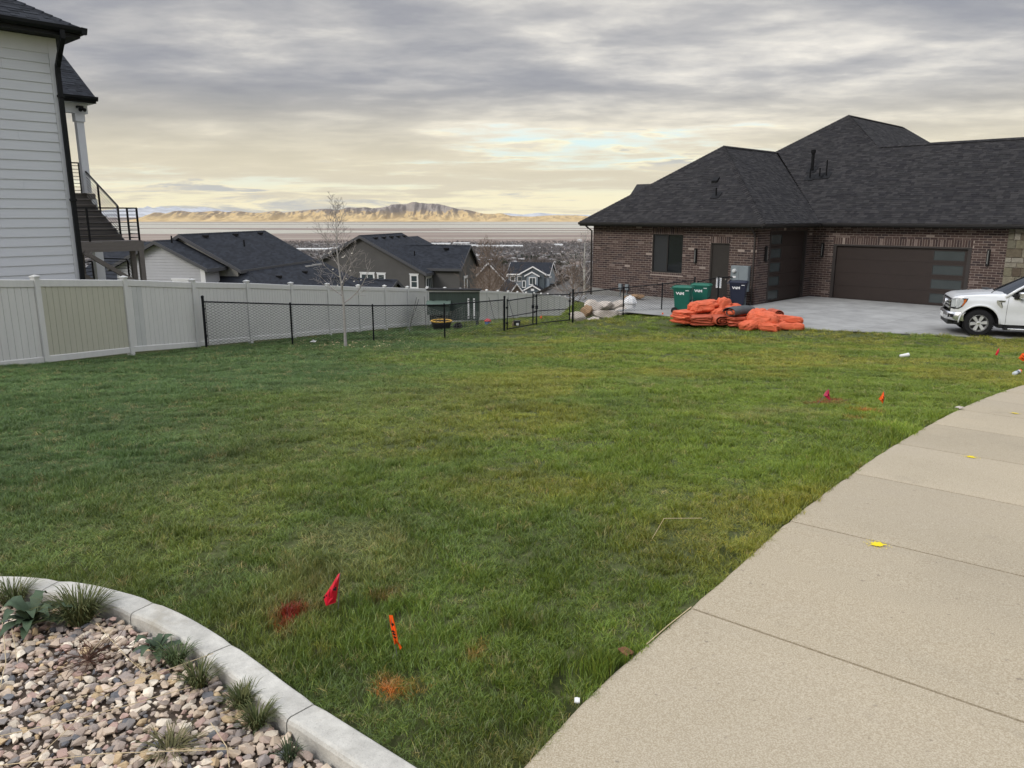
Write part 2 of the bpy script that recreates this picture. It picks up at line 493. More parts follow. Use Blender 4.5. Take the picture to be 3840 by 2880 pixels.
oi_ = nd(nt, 'ShaderNodeObjectInfo').outputs['Random']
cc = nd(nt, 'ShaderNodeVectorMath', {0: cc, 1: maprange(nt, oi_, 0, 1, .93, 1.05)}, operation='MULTIPLY').outputs[0]
nt.links.new(cc, bs.inputs['Base Color']); bs.inputs['Roughness'].default_value = 0.9; bs.inputs['Specular IOR Level'].default_value = 0.25
bp = nd(nt, 'ShaderNodeBump', {'Strength': 0.5, 'Distance': 0.004, 'Height': a2}); nt.links.new(bp.outputs[0], bs.inputs['Normal'])

m_soil = mat('soil', (0.055, 0.042, 0.032), 0.95, 0.1, var=0.4, vscale=9, bump=0.01, bscale=60, coords='World')
walk = MB()
rowsA = [[p + Vector((0, 0, -0.030)), q + Vector((0, 0, -0.030))] for p, q in zip(SWD, SWR)]
walk.grid(rowsA, flip=False)
walk = walk.build('sidewalk', m_soil, kind='structure')
i = j0 - 12
while i < len(SWD) - 2:
    lo, hi = max(i, 0), min(i + 12, len(SWD) - 1)
    if hi - lo >= 2:
        top, bot = [], []
        k0 = range(lo, hi + 1)
        def pt(arr, k):
            # hold the slab back from the joint by 4 mm
            p = arr[k].copy()
            if k == lo: p = p.lerp(arr[k + 1], 0.06)
            if k == hi: p = p.lerp(arr[k - 1], 0.06)
            return p
        rows = []
        for k in k0:
            l, r_ = pt(SWD, k), pt(SWR, k)
            e = 0.006 if k in (lo, hi) else 0.0
            wv = 0.008 * (vnoise(np.array([l.x * 9]), np.array([l.y * 9]), 5)[0] - .5)
            dd = (r_ - l).normalized()
            l = l + dd * wv
            rows.append([l + Vector((0, 0, -.09)), l + Vector((0, 0, .012 - e)), l + dd * .012 + Vector((0, 0, .02 - e)), r_ - dd * .012 + Vector((0, 0, .02 - e)), r_ + Vector((0, 0, .012 - e)), r_ + Vector((0, 0, -.09))])
        sl = MB(); sl.grid(rows, flip=False)
        sl.poly(rows[0]); sl.poly(rows[-1][::-1])
        sl.build('concrete_slab', m_walk, walk)
    i += 12
# yellow marking paint on the joints
m_yel = mat('yellow_marking_paint', (0.80, 0.62, 0.01), 0.6, 0.3, var=0.15, vscale=60)
for (px, py, rr) in [(3290, 2050, .045), (3642, 1709, .045), (3808, 1546, .045)]:
    p = ground(px, py); mb = MB(); pts = []
    r2 = random.Random(px)
    for k in range(26):
        w = 2 * math.pi * k / 26; q = rr * (0.62 + 0.55 * r2.random()) * (1.0 if k % 2 else .8)
        pts.append((q * .85 * math.cos(w), q * .85 * math.sin(w), 0))
    mb.poly(pts)
    for k in range(40):
        w = r2.random() * 6.28; q = rr * (0.9 + .6 * r2.random()); s_ = .0018 + .002 * r2.random()
        mb.poly([(q * math.cos(w) + s_ * math.cos(t), q * .9 * math.sin(w) + s_ * math.sin(t), 0) for t in (0, 1.25, 2.5, 3.75, 5)])
    o = mb.build('paint_mark', m_yel, walk)
    o.location = p + Vector((0, 0, .0225)); o['kind'] = 'structure'
    # lie on the slope of the walk
    ks = sorted(range(len(SWD)), key=lambda k: (SWD[k] - p).length)[0]; ka, kb_ = max(ks - 3, 0), min(ks + 3, len(SWD) - 1); t = SWD[kb_] - SWD[ka]; sl_ = t.z / math.hypot(t.x, t.y); t.z = 0; t.normalize()
    best_ = min(range(len(SWD)), key=lambda k: abs((p - SWD[k]).xy.dot(t.xy))); o.location.z = SWD[best_].z + .0232
    nrm_ = Vector((-t.x * sl_, -t.y * sl_, 1)).normalized()
    o.rotation_euler = nrm_.to_track_quat('Z', 'Y').to_euler()

# ------------------------------------------------------------------ concrete edging round the gravel bed
EDPX = [(-900, 2235), (-400, 2180), (0, 2180), (210, 2192), (434, 2228), (640, 2298), (815, 2395), (970, 2503), (1125, 2625), (1320, 2752), (1530, 2885), (1700, 2990)]
EDG = resample(smooth_path([atz(px, py, 0.0) for px, py in EDPX], 2), 0.06)
m_edge = mat('edging_concrete', (0.50, 0.48, 0.43), 0.9, 0.2, var=0.30, vscale=9, bump=0.006, bscale=70, coords='World')
nt = m_edge.node_tree; bs = nt.nodes['Principled BSDF']; src_ = bs.inputs['Base Color'].links[0].from_socket; pos = nd(nt, 'ShaderNodeNewGeometry').outputs['Position']
e1 = nd(nt, 'ShaderNodeTexNoise', {'Vector': pos, 'Scale': 3.0, 'Detail': 9.0, 'Roughness': 0.75}).outputs[0]; e2 = nd(nt, 'ShaderNodeTexNoise', {'Vector': pos, 'Scale': 240.0, 'Detail': 2.0}).outputs[0]
c_e = mixc(nt, maprange(nt, e1, 0.55, 0.68, 0.0, 0.5), src_, (0.30, 0.265, 0.20)); c_e = mixc(nt, maprange(nt, e2, 0.55, 0.72, 0.0, 0.45), c_e, (0.27, 0.25, 0.22))
nt.links.new(c_e, bs.inputs['Base Color'])
edging = thing('lawn_edging', 'pale curved concrete edging between the lawn and the gravel bed', 'edging', EDG[0])
EW = 0.112
def inner(pts, w):
    out = []
    for i, p in enumerate(pts):
        t = pts[min(i + 1, len(pts) - 1)] - pts[max(i - 1, 0)]; t.z = 0; t.normalize()
        out.append(p + Vector((t.y, -t.x, 0)) * w)      # to the camera side
    return out
prof = [(0.0, -.06), (0.0, .022), (0.006, .030), (0.012, .033), (EW - .016, .035), (EW - .006, .031), (EW, .020), (EW + .004, -.08)]
offs = [inner(EDG, w) for w, _ in prof]
k = 3
while k < len(EDG) - 2:
    hi = min(k + 9, len(EDG) - 1); rows = []
    for j in range(k, hi + 1):
        row = []
        for (w, z), of in zip(prof, offs):
            p = of[j].copy()
            if j == k: p = p.lerp(of[j + 1], .05)
            if j == hi: p = p.lerp(of[j - 1], .05)
            e = -.006 if j in (k, hi) and z > 0 else 0
            p.z = z + e + 0.004 * (vnoise(np.array([p.x * 6]), np.array([p.y * 6]), 9)[0] - .5)
            row.append(p - EDG[0])
        rows.append(row)
    mb = MB(); mb.grid(rows, flip=False); mb.poly(rows[0]); mb.poly(rows[-1][::-1])
    mb.build('edging_segment', m_edge, edging, smooth_=False)
    k = hi
EDGE_IN = inner(EDG, EW + .01)

# ------------------------------------------------------------------ gravel bed
bedpoly = [(p.x, p.y) for p in EDGE_IN] + [(1.0, -1.0), (-6, -1.0)]
BEDPOLY = np.array(bedpoly)
bed = MB(); bed.poly([(x, y, -0.032) for x, y in bedpoly][::-1])
bed = bed.build('gravel_bed', mat('bed_soil', (0.12, 0.092, 0.07), 0.95, 0.1, var=0.4, vscale=12, bump=0.008, bscale=90, coords='World'), kind='structure')
if bed.data.polygons[0].normal.z < 0: bed.data.flip_normals()
m_stone = mat('river_stone', (0.4, 0.35, 0.3), 0.75, 0.3, var=0.25, vscale=35, attr='col', bump=0.002, bscale=120)
PAL = [(0.479, 0.376, 0.276), (0.57, 0.467, 0.354), (0.376, 0.302, 0.249), (0.274, 0.234, 0.21), (0.638, 0.547, 0.431), (0.445, 0.342, 0.276), (0.137, 0.137, 0.144), (0.73, 0.638, 0.509), (0.513, 0.376, 0.221), (0.433, 0.296, 0.243), (0.342, 0.285, 0.249), (0.228, 0.205, 0.188), (0.547, 0.433, 0.332), (0.524, 0.41, 0.31), (0.41, 0.331, 0.265)]
def hull_stone(seed):
    r2 = random.Random(seed); bm = bmesh.new()
    for _ in range(17):
        v = Vector((r2.gauss(0, 1), r2.gauss(0, 1), r2.gauss(0, 1))).normalized() * (0.82 + .18 * r2.random())
        v = Vector((v.x, v.y * (.62 + .2 * (seed % 3) / 2), v.z * .55)); bm.verts.new(v)
    bmesh.ops.convex_hull(bm, input=bm.verts[:])
    bmesh.ops.delete(bm, geom=[v for v in bm.verts if not v.link_faces], context='VERTS')
    me = bpy.data.meshes.new('stone'); bm.to_mesh(me); bm.free()
    vs = np.array([v.co[:] for v in me.vertices]); fs = [tuple(p.vertices) for p in me.polygons]
    bpy.data.meshes.remove(me)
    return vs, fs
STONES = [hull_stone(s) for s in range(14)]
r2 = random.Random(31); pts = []; cell = {}
tries = 0
while tries < 230000 and len(pts) < 12500:
    tries += 1
    x = -3.2 + 3.5 * r2.random(); y = 1.2 + 2.6 * r2.random()
    if abs(x) > 0.72 * y + 0.5: continue
    dmin = .017 if tries < 90000 else .011
    ok = True; cx_, cy_ = int(x / .018), int(y / .018)
    for a in (-1, 0, 1):
        for b in (-1, 0, 1):
            for q in cell.get((cx_ + a, cy_ + b), ()):
                if (q[0] - x) ** 2 + (q[1] - y) ** 2 < dmin * dmin: ok = False
    if ok:
        pts.append((x, y, tries >= 90000)); cell.setdefault((cx_, cy_), []).append((x, y))
xs = np.array([p[0] for p in pts]); ys = np.array([p[1] for p in pts])
keep = in_poly(xs, ys, BEDPOLY) & (dist_line(xs, ys, [(p.x, p.y) for p in EDGE_IN]) > .012)
# a few bare patches of soil
bare = fbm(xs * 2.3, ys * 2.3, 77, 3) > 0.70
plist = [p for p, k_, b_ in zip(pts, keep, bare) if k_ and not (b_ and r2.random() < .8)]
plist.sort(key=lambda p: math.hypot(p[0], p[1]))
vis = []
for p in plist:
    X, Y = p[0], p[1]; dd = Y * CP + 1.65 * SP
    u = 1920 + FPX * X / dd; v = 1440 - FPX * (Y * SP - 1.65 * CP) / dd
    vis.append(0 < u < 3840 and v < 2880)
stone_cache = {}
rest = MB(); cnt = 0
for p, vv in zip(plist, vis):
    s_ = r2.choice((.008, .011, .013, .016, .019, .024, .028)) * (1 if not p[2] else .8)
    k_ = r2.randrange(14); ci = r2.randrange(len(PAL)); c_ = PAL[ci]
    M = Matrix.Translation((p[0], p[1], -.024 + s_ * .42 + (.014 if p[2] else 0))) @ Matrix.Rotation(r2.random() * 6.28, 4, 'Z') @ Matrix.Rotation((r2.random() - .5) * .9, 4, 'X') @ Matrix.Rotation((r2.random() - .5) * .7, 4, 'Y') @ Matrix.Scale(s_, 4)
    if vv and cnt < 300:
        key = (k_, ci)
        if key not in stone_cache:
            mb = MB(); mb.add(STONES[k_][0], STONES[k_][1], c_); me = mb.mesh('stone'); me.materials.append(m_stone); stone_cache[key] = me
        link('stone', stone_cache[key], bed, M=M); cnt += 1
    else:
        rest.add([M @ Vector(v) for v in STONES[k_][0]], STONES[k_][1], tuple(np.array(c_) * (.85 + .3 * r2.random())))
rest.build('gravel', m_stone, bed, kind='stuff')

# ------------------------------------------------------------------ the land itself: hide it below walk and bed
sw_poly = [(p.x, p.y) for p in SWD] + [(p.x, p.y) for p in SWR[::-1]]
ins = in_poly(GX, GY, sw_poly)
GZ = np.where(ins, GZ - 0.12, GZ)
GZ = np.where(in_poly(GX, GY, BEDPOLY) | (dist_line(GX, GY, BEDPOLY, True) < .5) & (GY < 3.6) & (GX < 0.1), np.minimum(GZ, -0.14), GZ)
verts = np.stack([GX, GY, GZ], -1).reshape(-1, 3)
ii = np.arange(nx * ny).reshape(ny, nx)
faces = np.stack([ii[:-1, :-1], ii[:-1, 1:], ii[1:, 1:], ii[1:, :-1]], -1).reshape(-1, 4)
me = np_mesh('ground', verts, faces); me.materials.append(m_ground)
me.polygons.foreach_set('use_smooth', [True] * len(me.polygons))
ground_o = link('ground', me, kind='structure')

# the road beyond the walk, on the camera's right and behind it
m_asph = mat('asphalt', (0.05, 0.05, 0.052), 0.95, 0.2, var=0.2, vscale=20, coords='World', bump=0.004, bscale=120)
road = MB(); A_ = side(SWD, SWW + .02); B_ = side(SWD, SWW + 7.0)
road.grid([[a + Vector((0, 0, -.10)), b + Vector((0, 0, -.10))] for a, b in zip(A_[::6], B_[::6])])
road = road.build('road', m_asph, kind='structure')
kb = MB(); A_ = side(SWD, SWW + .012); B_ = side(SWD, SWW + .17)
kb.grid([[a + Vector((0, 0, -.15)), a + Vector((0, 0, .016)), b + Vector((0, 0, .012)), b + Vector((0, 0, -.15))] for a, b in zip(A_[::3], B_[::3])])
kb.build('kerb', m_edge, kind='structure')

# ------------------------------------------------------------------ driveway slabs (house frame: 45 degrees)
Q2 = math.sqrt(.5)
def AB(a, b, z=0.0): return Vector((Q2 * (a + b), Q2 * (b - a), z))
def clip_half(poly, p, q):
    """keep the part of poly to the left of p->q"""
    out = []; n = len(poly)
    f = lambda r_: (q[0] - p[0]) * (r_[1] - p[1]) - (q[1] - p[1]) * (r_[0] - p[0])
    for i in range(n):
        a, b = poly[i], poly[(i + 1) % n]; fa, fb = f(a), f(b)
        if fa >= 0: out.append(a)
        if fa * fb < 0:
            t = fa / (fa - fb); out.append((a[0] + (b[0] - a[0]) * t, a[1] + (b[1] - a[1]) * t))
    return out
m_drive = mat('driveway_concrete', (0.285, 0.282, 0.270), 0.85, 0.25, var=0.28, vscale=1.1, bump=0.003, bscale=70, coords='World')
drive = MB(); drive.poly([(PB[3].x, PB[3].y, PADZ - .03), (PB[4].x, PB[4].y, PADZ - .03), (PB[6].x, PB[6].y, PADZ - .03), (34, 30, PADZ - .03), (22, 42, PADZ - .03)])
drive = drive.build('driveway', m_soil, kind='structure')
SL = 3.05
for ia in range(-8, 6):
    for ib in range(2, 15):
        a0, a1 = -15.92 + ia * SL, -15.92 + (ia + 1) * SL; b0, b1 = 35.84 - (15 - ib) * SL, 35.84 - (14 - ib) * SL
        g = .006
        if (b1 > 30.48 and a0 < -15.95) or a1 < -18.5: continue           # the wing of the house stands here
        poly = [AB(a0 + g, b0 + g), AB(a1 - g, b0 + g), AB(a1 - g, b1 - g), AB(a0 + g, b1 - g)]
        poly = [(p.x, p.y) for p in poly]
        for s_, e_ in ((PB[3], PB[4]), (PB[4], PB[6])):
            poly = clip_half(poly, (s_.x, s_.y), (e_.x, e_.y))
            if len(poly) < 3: break
        if len(poly) < 3: continue
        if max(p[0] for p in poly) > 27 : continue
        mb = MB(); mb.slab([(x, y, PADZ - .02) for x, y in poly], (0, 0, .024 ))
        mb.build('driveway_slab', m_drive, drive)
# concrete strip along the brick wing, beyond the chain-link fence
strip = [PB[1] + Vector((.15, .45, 0)), PB[2] + Vector((.05, .25, 0)), PB[3] + Vector((-.02, .12, 0)), AB(-15.95, 28.3), AB(-15.95, 30.48), AB(-24.9, 30.48), AB(-25.2, 29.0)]
mb = MB(); mb.poly([(p.x, p.y, float(pad_z(p.x)) - .02) for p in strip][::1])
o = mb.build('side_pad', m_drive, kind='structure')
if o.data.polygons[0].normal.z < 0: o.data.flip_normals()
# ================================================================== GRASS (stuff: blades nobody could count)
FENCE0 = Vector((-9.80, 15.89)); FDIR = Vector((.27, 1)).normalized()
def fence_pt(s): return FENCE0 + FDIR * s
fa, fb = fence_pt(-14), fence_pt(50)
LAWN = [(p.x, p.y) for p in EDG[::-1]][::-1]
LAWN = [(p.x, p.y) for p in EDG] + [(p.x, p.y) for p in SWD] + [(PB[6].x, PB[6].y), (PB[5].x, PB[5].y), (PB[4].x, PB[4].y), (PB[3].x, PB[3].y), (PB[2].x, PB[2].y), (PB[1].x, PB[1].y), (PB[0].x, PB[0].y), (3.0, 34.0), (3.4, 39.6), (9.5, 66), (fb.x, fb.y), (fa.x, fa.y), (-12, 3)]
LAWN = np.array(LAWN)
rg = np.random.default_rng(5)
def band(y0, y1, dens, sc, edge=0.0):
    w0 = 0.70
    n = int(dens * (y1 - y0) * (w0 * (y0 + y1) + 2.0))
    y = y0 + (y1 - y0) * np.sqrt(rg.random(n) * (1 - 0) + 0) if False else y0 + (y1 - y0) * rg.random(n)
    x = (rg.random(n) * 2 - 1) * (w0 * y1 + 0.8)
    k = (np.abs(x) < w0 * y + 0.8) & in_poly(x, y, LAWN)
    return x[k], y[k], np.full(k.sum(), sc)
parts_ = [band(1.5, 3.2, 1200, .56), band(3.2, 5.5, 820, .65), band(5.5, 9, 400, .85), band(9, 15, 175, 1.25), band(15, 24, 62, 2.0), band(24, 40, 22, 3.0), band(40, 64, 9, 4.2)]
gxx = np.concatenate([p[0] for p in parts_]); gyy = np.concatenate([p[1] for p in parts_]); gsc = np.concatenate([p[2] for p in parts_])
gzz = tz(gxx, gyy, False)
n = len(gxx)
# height: tufts and hollows
hn = .6 * fbm(gxx * 2.2, gyy * 2.2, 21, 3) + .4 * fbm(gxx * 6.5, gyy * 6.5, 23, 2); hm = fbm(gxx * .5, gyy * .5, 22, 3)
hs = (0.34 + 0.62 * smooth(.34, .70, hn) + 0.20 * (hm - .5)) * .74
dsw = dist_line(gxx, gyy, [(p.x, p.y) for p in SWD]); ded = dist_line(gxx, gyy, [(p.x, p.y) for p in EDG])
hs *= 1 + .30 * np.exp(-dsw / .25)
hs *= np.where(ded < .06, .62, 1.0)
fl = dist_line(gxx, gyy, [(fa.x, fa.y), (fb.x, fb.y)])
# colour: base greens, blue-green in the shade of the fence side, olive and dry patches
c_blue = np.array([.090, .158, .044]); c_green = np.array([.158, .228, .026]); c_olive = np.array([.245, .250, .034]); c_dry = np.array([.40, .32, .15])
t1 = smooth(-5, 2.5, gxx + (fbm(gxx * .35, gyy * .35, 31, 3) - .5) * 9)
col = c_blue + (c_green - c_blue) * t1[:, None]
t2 = smooth(.44, .68, fbm(gxx * .55, gyy * .55, 41, 4)) * smooth(-4, 2, gxx)
col = col + (c_olive - col) * (t2 * .85)[:, None]
t3 = smooth(.60, .82, fbm(gxx * 1.1, gyy * 1.1, 51, 4)) * smooth(-3, 2, gxx) * (0.35 + .65 * np.exp(-np.abs(dsw - 1.2) / 1.4))
t3 = t3 * np.where(gyy > 6, .40, 1.0)
col = col + (c_dry - col) * (t3 * .75)[:, None]
col *= (0.78 + 0.44 * rg.random(n))[:, None]
col *= (0.46 + .92 * (.55 * fbm(gxx * 1.5, gyy * 1.5, 61, 3) + .45 * fbm(gxx * 4.5, gyy * 4.5, 62, 2)))[:, None]
# a fine grain of drier, straw coloured tufts
st = rg.random(n) < .05 + .10 * t3
col[st] = col[st] * .5 + c_dry * .5
# sprayed marking paint on the blades
PAINT = [((1092, 2310), .065, .06, (.24, .010, .010), .95), ((1075, 2335), .05, .055, (.24, .012, .010), .85), ((1465, 2232), .06, .03, (.20, .030, .020), .6), ((1400, 2250), .06, .02, (.20, .05, .03), .35), ((1200, 2285), .12, .03, (.18, .06, .03), .3),
         ((1440, 2580), .03, .035, (.62, .15, .03), .75), ((1475, 2600), .035, .028, (.66, .16, .03), .8), ((1565, 2580), .032, .035, (.58, .15, .03), .7), ((1770, 2462), .05, .02, (.48, .14, .05), .5), ((1810, 2430), .03, .02, (.48, .14, .05), .4), ((1200, 2450), .04, .03, (.40, .14, .03), .2),
         ((3085, 1516), .26, .07, (.26, .016, .016), .9), ((3122, 1502), .20, .07, (.26, .02, .016), .9), ((3250, 1545), .14, .06, (.58, .13, .03), .85), ((3210, 1568), .12, .05, (.42, .09, .03), .5)]
for (pp, ra, rb, pc, am) in PAINT:
    p = ground(*pp); d_ = np.sqrt(((gxx - p.x) / ra) ** 2 + ((gyy - p.y) / (rb * 2.2)) ** 2)
    a_ = np.clip(1.15 - d_ * (0.75 + .5 * rg.random(n)), 0, 1) * am
    col = col * (1 - a_[:, None]) + np.array(pc) * a_[:, None]
# single tall, dark tufts
for (pp, rr, hm_, cm) in [((2225, 2480), .11, 1.6, .62), ((1930, 2360), .13, 1.35, .72), ((2080, 2330), .14, 1.3, .75), ((1900, 2760), .25, 1.35, .75), ((2350, 2200), .2, 1.25, .75), ((2560, 2110), .25, 1.2, .7), ((3340, 1610), .22, 1.5, 1.5), ((3300, 1640), .2, 1.2, .8), ((1180, 2180), .12, 1.2, .75), ((1150, 1890), .25, 1.15, .75), ((2020, 2060), .25, 1.2, .75), ((880, 1460), .18, 1.4, 1.35)]:
    p = ground(*pp); w_ = np.exp(-((gxx - p.x) ** 2 + (gyy - p.y) ** 2) / rr ** 2); hs = hs * (1 + (hm_ - 1) * w_); col = col * (1 + (cm - 1) * w_)[:, None]
# thin, bare spots
bs_ = fbm(gxx * 1.6, gyy * 1.6, 71, 3)
drop = (bs_ > .74) & (rg.random(n) < .40) & (gxx > -.5) & (gyy < 6)
keep = ~drop
gxx, gyy, gzz, gsc, hs, col = (a[keep] for a in (gxx, gyy, gzz, gsc, hs, col)); n = len(gxx)

def clump(seed, blades, rad, wid):
    r_ = np.random.default_rng(seed); V = []; F = []; C = []
    lean0 = r_.random() * 6.28
    for b in range(blades):
        a = r_.random() * 6.28; q = rad * math.sqrt(r_.random()); bx, by = q * math.cos(a), q * math.sin(a)
        h = .050 + .060 * r_.random(); w = wid * (.7 + .6 * r_.random())
        ld = lean0 + r_.normal() * 1.1 if r_.random() < .7 else r_.random() * 6.28
        ln = h * (.12 + .75 * r_.random() ** 1.4)
        dx_, dy_ = math.cos(ld), math.sin(ld)
        ta = r_.random() * 6.28; wx, wy = math.cos(ta) * w / 2, math.sin(ta) * w / 2
        o = len(V)
        V += [(bx - wx, by - wy, -.01), (bx + wx, by + wy, -.01),
              (bx + dx_ * ln * .35 - wx * .9, by + dy_ * ln * .35 - wy * .9, h * .6), (bx + dx_ * ln * .35 + wx * .9, by + dy_ * ln * .35 + wy * .9, h * .6),
              (bx + dx_ * ln, by + dy_ * ln, h * (.86 + .14 * r_.random()))]
        F += [(o, o + 1, o + 3), (o, o + 3, o + 2), (o + 2, o + 3, o + 4)]
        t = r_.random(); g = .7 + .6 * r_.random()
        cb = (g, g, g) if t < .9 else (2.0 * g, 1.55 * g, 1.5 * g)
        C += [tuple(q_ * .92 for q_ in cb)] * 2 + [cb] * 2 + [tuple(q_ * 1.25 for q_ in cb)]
    return np_mesh('grass_clump', np.array(V), np.array(F), np.array(C))

m_grass = bpy.data.materials.new('grass_blade'); m_grass.use_nodes = True
nt = m_grass.node_tree; nt.nodes.remove(nt.nodes['Principled BSDF'])
gc = nd(nt, 'ShaderNodeAttribute', attribute_name='gcol', attribute_type='INSTANCER').outputs['Color']
bc = nd(nt, 'ShaderNodeAttribute', attribute_name='col').outputs['Color']
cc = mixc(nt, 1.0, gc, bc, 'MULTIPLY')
df = nd(nt, 'ShaderNodeBsdfDiffuse', {0: cc}); tr = nd(nt, 'ShaderNodeBsdfTranslucent', {0: cc}); gl = nd(nt, 'ShaderNodeBsdfGlossy', {0: (1, 1, 1, 1), 'Roughness': .45})
mx = nd(nt, 'ShaderNodeMixShader', {0: .20, 1: df.outputs[0], 2: tr.outputs[0]})
mx2 = nd(nt, 'ShaderNodeMixShader', {0: .035, 1: mx.outputs[0], 2: gl.outputs[0]})
nt.links.new(mx2.outputs[0], nt.nodes['Material Output'].inputs[0])

protos = bpy.data.collections.new('grass_clumps')
NP = 7
for s_ in range(NP):
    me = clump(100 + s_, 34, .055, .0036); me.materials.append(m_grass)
    o = bpy.data.objects.new('clump_%02d' % s_, me); protos.objects.link(o)

me = bpy.data.meshes.new('grass')
me.vertices.add(n); me.vertices.foreach_set('co', np.stack([gxx, gyy, gzz], -1).astype(np.float32).ravel())
def setattr_(name, typ, field, arr):
    a = me.attributes.new(name, typ, 'POINT'); a.data.foreach_set(field, np.ascontiguousarray(arr).ravel())
setattr_('rotz', 'FLOAT', 'value', (rg.random(n) * 6.283).astype(np.float32))
setattr_('pick', 'INT', 'value', rg.integers(0, NP, n).astype(np.int32))
sc3 = np.stack([gsc, gsc, np.clip(gsc, .72, .75 + np.maximum(gsc - .75, 0) * .3) * hs], -1).astype(np.float32)
setattr_('scl', 'FLOAT_VECTOR', 'vector', sc3)
g4 = np.ones((n, 4), np.float32); g4[:, :3] = np.clip(col, 0, 1)
setattr_('gcol', 'FLOAT_COLOR', 'color', g4)
grass = link('grass', me); tag(grass, 'green lawn grass with drier olive patches between fence and sidewalk', 'grass', kind='stuff')
ng = bpy.data.node_groups.new('grass_scatter', 'GeometryNodeTree')
ng.interface.new_socket('Geometry', in_out='INPUT', socket_type='NodeSocketGeometry')
ng.interface.new_socket('Geometry', in_out='OUTPUT', socket_type='NodeSocketGeometry')
gi = ng.nodes.new('NodeGroupInput'); go = ng.nodes.new('NodeGroupOutput')
ci = ng.nodes.new('GeometryNodeCollectionInfo'); ci.inputs[0].default_value = protos; ci.inputs['Separate Children'].default_value = True
def na(name, dt):
    q = ng.nodes.new('GeometryNodeInputNamedAttribute'); q.data_type = dt; q.inputs['Name'].default_value = name
    return q.outputs['Attribute']
iop = ng.nodes.new('GeometryNodeInstanceOnPoints')
ng.links.new(gi.outputs[0], iop.inputs['Points']); ng.links.new(ci.outputs[0], iop.inputs['Instance'])
iop.inputs['Pick Instance'].default_value = True
ng.links.new(na('pick', 'INT'), iop.inputs['Instance Index'])
cx3 = ng.nodes.new('ShaderNodeCombineXYZ'); ng.links.new(na('rotz', 'FLOAT'), cx3.inputs[2])
ng.links.new(cx3.outputs[0], iop.inputs['Rotation'])
ng.links.new(na('scl', 'FLOAT_VECTOR'), iop.inputs['Scale'])
ng.links.new(iop.outputs[0], go.inputs[0])
md = grass.modifiers.new('scatter', 'NODES'); md.node_group = ng
print('grass clumps', n)
# ================================================================== VINYL FENCE
m_vinyl = mat('white_vinyl', (0.61, 0.605, 0.58), 0.55, 0.4, var=0.06, vscale=2.0, streak=(4, 4, .6), coords='World')
m_vinyl_tan = mat('beige_vinyl', (0.46, 0.45, 0.365), 0.55, 0.4, var=0.06, vscale=2.0, streak=(4, 4, .6), coords='World')
m_vinyl_grey = mat('grey_vinyl', (0.51, 0.515, 0.50), 0.55, 0.4, var=0.06, vscale=2.0, coords='World')
fyaw = math.atan2(FDIR.y, FDIR.x)
p0 = fence_pt(0)
vf = thing('vinyl_fence', 'tall white vinyl privacy fence with capped posts along the lawn', 'fence', (p0.x, p0.y, tzs(p0.x, p0.y)), fyaw)
FZ0 = vf.location.z
SPAN = 2.44
# tops of the posts as seen, relative to the ground line
FT = {0: .39, 1: .19, 2: -.07, 3: -.30, 4: -.56, 5: -.80, 6: -1.06, 7: -1.29, 8: -1.55, 9: -1.79, 10: -2.03}
def ftop(n):
    if n < 0: return .39 - n * .20
    if n <= 10: return FT[n]
    return float(np.interp(n, [10, 14, 20, 27], [-2.03, -3.08, -4.7, -6.9]))
def box_mesh(name, m, *a, c=None):
    mb = MB()
    if c: mb.cbox(*a, c=c)
    else: mb.box(*a)
    me = mb.mesh(name); me.materials.append(m); return me
pm = MB(); pm.cbox(-.064, -.064, 0, .064, .064, 1.95, c=.008); post_me = pm.mesh('post'); post_me.materials.append(m_vinyl)
cm = MB(); cm.cbox(-.075, -.075, 0, .075, .075, .035, c=.006)
cm.add([(-.066, -.066, .035), (.066, -.066, .035), (.066, .066, .035), (-.066, .066, .035), (0, 0, .062)], ((0, 1, 4), (1, 2, 4), (2, 3, 4), (3, 0, 4)))
cap_me = cm.mesh('post_cap'); cap_me.materials.append(m_vinyl)
NB = 15
bw = (SPAN - .128) / NB
board_me = {}
def board_mesh(m):
    if m.name not in board_me:
        mb = MB(); w = bw - .004
        mb.add([(0, -.011, 0), (.006, -.019, 0), (w - .006, -.019, 0), (w, -.011, 0), (w, .019, 0), (0, .019, 0)] + [(0, -.011, 1), (.006, -.019, 1), (w - .006, -.019, 1), (w, -.011, 1), (w, .019, 1), (0, .019, 1)],
               [(0, 1, 7, 6), (1, 2, 8, 7), (2, 3, 9, 8), (3, 4, 10, 9), (4, 5, 11, 10), (5, 0, 6, 11), (6, 7, 8, 9, 10, 11), (5, 4, 3, 2, 1, 0)])
        me = mb.mesh('board'); me.materials.append(m); board_me[m.name] = me
    return board_me[m.name]
far_b = MB()
r2 = random.Random(3)
